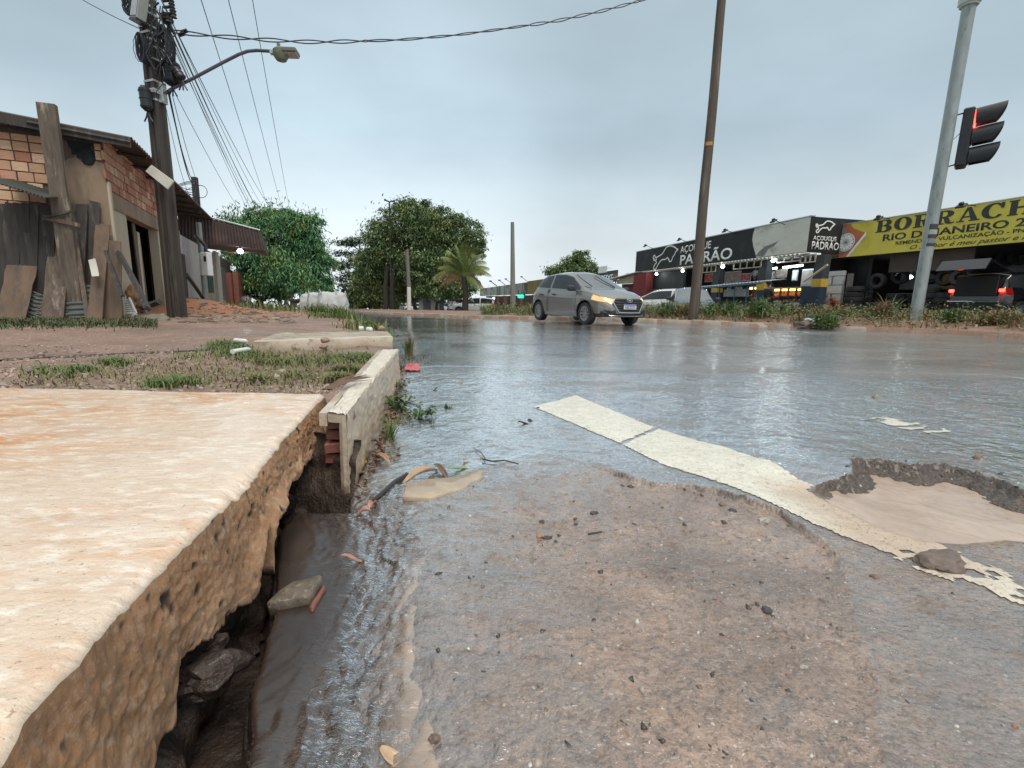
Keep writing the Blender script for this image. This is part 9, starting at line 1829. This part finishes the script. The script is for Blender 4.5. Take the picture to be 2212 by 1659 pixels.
# gravel: too many to count
def gravel():
 rs = np.random.RandomState(21); V = []; F = []; base = arr([(1, 0, 0), (-1, 0, 0), (0, 1, 0), (0, -1, 0), (0, 0, 1), (0, 0, -1), ]);
 xs, ys = [], []
 n = 20000; px = rs.uniform(880, 2212, n); py = 985 + 674 * rs.rand(n) ** 1.2
 P = arr([gp(a, b) for a, b in zip(px, py)]); ins = inpoly(P[:, 0], P[:, 1], POLY_A); keep = (ins & (rs.rand(n) < .55)) | (~ins & (rs.rand(n) < .16)); keep &= ~inpoly(P[:, 0], P[:, 1], POLY_B); keep &= bank_t(P[:, 0], P[:, 1]) < -.15; P = P[keep]
 # a denser drift along the foot of the step
 e = arr(E_A); k = rs.randint(2, 12, 700); t = rs.rand(700)[:, None]; Q = e[k] * (1 - t) + e[k + 1] * t + np.abs(rs.randn(700, 1)) * arr((-.03, -.07)); P = cat_([P[:, :2], Q]); q = cat_([arr(FAR_B)[rs.randint(2, 10, 500)] + rs.randn(500, 2) * .08 + arr((0, -.07))]); P = cat_([P, q])
 z = road_z(P[:, 0], P[:, 1]); s = .0011 + .0018 * rs.rand(len(P)) ** 2 + .005 * (rs.rand(len(P)) < .05) * rs.rand(len(P)); s[-500:] *= 1.6; Rn = rs.randn(len(P), 3, 3); Qm, _ = np.linalg.qr(Rn); shp = rs.uniform(.5, 1.3, (len(P), 6, 1)); B = base[None] * shp * arr((1.3, 1, .8)); W = np.einsum('nij,nkj->nki', Qm, B) * s[:, None, None] + cat_([P, (z + s * .35)[:, None]], 1)[:, None]
 f = arr([(0, 2, 4), (2, 1, 4), (1, 3, 4), (3, 0, 4), (2, 0, 5), (1, 2, 5), (3, 1, 5), (0, 3, 5)]); F = (np.arange(len(P))[:, None, None] * 6 + f[None]).reshape(-1, 3)
 t = NT('road_gravel_stones'); g = t.n('NewGeometry'); r = t.n('ValToRGB'); t.l(g.outputs['Random Per Island'], r.inputs[0]); e_ = r.color_ramp.elements; r.color_ramp.interpolation = 'CONSTANT'; e_[0].color = (.05, .042, .038, 1); e_[1].position = .45; e_[1].color = (.17, .12, .09, 1)
 for p_, c in ((.62, (.36, .30, .25, 1)), (.82, (.55, .50, .44, 1)), (.93, (.24, .10, .07, 1))): x = e_.new(p_); x.color = c
 m_ = t.set(color=r.outputs[0], rough=.45, coat=.3); tag(fast('gravel', W.reshape(-1, 3), F, m_), 'fine gravel strewn over the muddy road patch', kind='stuff')
gravel()
# leaf litter and weeds in the gutter beside the kerb
def gutter():
 rs = np.random.RandomState(31); C = []
 for (x, y, sx, sy, n) in ((838, 880, 8, 22, 240), (822, 910, 12, 14, 260), (850, 905, 22, 8, 200), (806, 950, 12, 14, 200), (818, 985, 18, 10, 110), (862, 800, 16, 7, 200), (875, 790, 10, 8, 120), (790, 1000, 8, 20, 90), (775, 1040, 8, 22, 70), (900, 780, 20, 8, 100), (860, 840, 8, 14, 140)):
  for _ in range(n): p = on_road(x + rs.randn() * sx, y + rs.randn() * sy); C.append((max(p[0], leftx(p[1]) + .02), p[1], p[2] + .004 + abs(rs.randn()) * .008))
 V, F = leaves(arr(C), .022, rs, .0, .55); tag(fast('leaf_litter', V, F, leafmat('leaf_litter', (.10, .065, .045), (.22, .14, .09), (.045, .035, .028))), 'sodden brown leaf litter piled along the kerb', kind='stuff')
 def weed(x, y, hpx, label, kind, n=60, spread=.6, mt=M_WEED):
  p = on_road(x, y); p[0] = max(p[0], leftx(p[1]) + .03); sc = np.linalg.norm(p) / F_PX; H = hpx * sc; o = thing('weed', label, 'weed', p, 0, 'weeds growing in the gutter'); r2 = np.random.RandomState(int(x + y))
  if kind == 'grass': V, F = blades(np.repeat(p[None], n, 0) + r2.randn(n, 3) * arr((.012, .012, 0)), H, r2, w=.0028, spread=spread, bend=.9); fast('blades', V, F, mt, o, False, True)
  else:
   Cc = []
   for k in range(7):
    a = r2.rand() * 6.28; top = Vector(p) + Vector((cos(a) * H * .8, sin(a) * H * .5, H * (.45 + .6 * r2.rand()))); m = MB(); mid = Vector(p).lerp(top, .5) + Vector((0, 0, H * .15)); m.tube([p, mid, top], [.0022, .0018, .001], 4); m.build('stem', M_WEED, o, fix=False)
    for t in lsp(.25, 1, n // 7): q = Vector(p) * (1 - t) ** 2 + mid * 2 * t * (1 - t) + top * t * t; Cc.append(tuple(q))
   Cc = arr(Cc) + r2.randn(len(Cc), 3) * .004; V, F = leaves(Cc, H * .30, r2, .1, .5); fast('foliage', V, F, mt, o, False, True)
 G2 = leafmat('dark_gutter_weed', (.035, .075, .025), (.07, .13, .04), (.10, .15, .05))
 weed(885, 765, 46, 'tall thin grass tuft in the gutter at the far end of the kerb', 'grass', 110, .5, M_WEED_DRY); weed(880, 766, 30, 'green grass low in the gutter at the far end of the kerb', 'grass', 80, .8, M_GRASS); weed(845, 950, 52, 'bright green grass tuft in the litter at the kerb foot', 'grass', 46, 1.0, M_GRASS)
 weed(828, 880, 36, 'dark leafy weed close against the kerb', 'leaf', 70, .6, G2); weed(862, 890, 40, 'leafy weed in the middle of the gutter litter', 'leaf', 84, .6, G2); weed(905, 905, 44, 'leafy weed reaching out into the wet road', 'leaf', 90, .6, G2); weed(868, 840, 24, 'small leafy weed further up the gutter', 'leaf', 60, .6, G2); weed(966, 882, 12, 'tiny green sprig alone on the wet road', 'grass', 20, 1.0, G2)
 # red crushed scrap
 o = thing('red_scrap', 'crushed bright red plastic scrap in the gutter beside the kerb', 'litter', on_road(893, 800)); P = [on_road(*p, .012) for p in ((872, 803), (908, 804), (905, 792), (880, 792))]; st = 14; U, W = np.meshgrid(lsp(0, 1, st), lsp(0, 1, st), indexing='ij'); Q = P[0] * ((1 - U) * (1 - W))[..., None] + P[1] * (U * (1 - W))[..., None] + P[2] * (U * W)[..., None] + P[3] * ((1 - U) * W)[..., None]; Q[..., 2] += .018 * np.abs(fbm(U * 7, W * 7, 3)) + .012 * W
 fast('scrap', Q.reshape(-1, 3), grid_faces(st, st), mat('red_plastic', (.65, .05, .04), (.5, .03, .03), 9, .35, .2, coat=.4), o, True, True)
 # scraps around the second slab and the kerb
 for i, (x0, y0, x1, y1, r, mt, lb, z) in enumerate(((1010, 178, 1040, 180, .035, M_WHITEPL, 'white plastic bottle in the grass behind the long slab, right one', .16), (945, 176, 985, 176, .045, mat('pale_green_bottle', (.45, .52, .42), (.36, .42, .34), 4, .4, 0, coat=.3), 'pale green bottle in the grass behind the long slab', .16), (50, 258, 135, 266, .022, M_WHITEPL, 'white plastic pipe piece left of the long slab', .17), (28, 342, 155, 322, .022, M_WHITEPL, 'second white pipe piece lying in front of the long slab end', .15))):
  A, B = gp(*cc(12, x0, y0), z), gp(*cc(12, x1, y1), z); m = MB(); m.tube([A, Vector(A).lerp(Vector(B), .8), B], [r, r, r * .5], 9); tag(m.build('plastic_bottle' if i < 2 else 'plastic_pipe', mt, None, True), lb, 'litter')
 for i, (x, y, w, z, lb) in enumerate(((700, 268, 40, .215, 'pinkish rock lying on the front edge of the long slab'), (690, 315, 42, .14, 'brown rock leaning on the front face of the long slab'), (1110, 180, 36, .18, 'pale rock at the right end of the long slab'))): px, py = cc(12, x, y); rock(px, py, w * .42, lb, mat('pink_brown_rock', (.36, .24, .18), (.24, .16, .12), 9, .8, .5), .7, i + 3, .35, 1.2, 'rock', None, 0, z)
 m = MB(); a = gp(706, 848, .235);
 for k in range(26): b = gp(706 + 75 + rs.uniform(-30, 25), 848 - 30 + rs.uniform(-6, 6), .235); m.tube([a + arr((rs.uniform(-.02, .02), 0, .012)), (a + b) / 2 + arr((0, 0, .022)), b + arr((0, 0, rs.uniform(.004, .02)))], [.003, .002, .0008], 4, False)
 tag(m.build('palm_debris', mat('brown_fibre', (.19, .12, .075), (.12, .075, .05), 9, .8, 0), fix=False), 'frayed brown palm fibre lying over the near end of the kerb', 'palm debris')
 # litter bag on the far kerb
 s_ = min(range(len(MED[0])), key=lambda i: abs(px_of((MED[1][i], MED[2][i])) - 1745)); p = (MED[1][s_], MED[2][s_], Gz(MED[1][s_], MED[2][s_]) + .12); tag(lump('plastic_bag', mat('bluish_white_bag', (.60, .66, .72), (.45, .5, .55), 5, .5, .3), (p[0], p[1], p[2] + .06), (.17, .1, .09), 4, .4), 'bluish white plastic bag caught on the far kerb', 'litter'); tag(lump('dark_litter', mat('black_litter', (.05, .04, .035), (.16, .11, .09), 9, .6, .5), (p[0] - .12, p[1] - .05, p[2] - .04), (.26, .14, .12), 8, .5), 'dark heap of litter under the bluish bag', 'litter')
gutter()
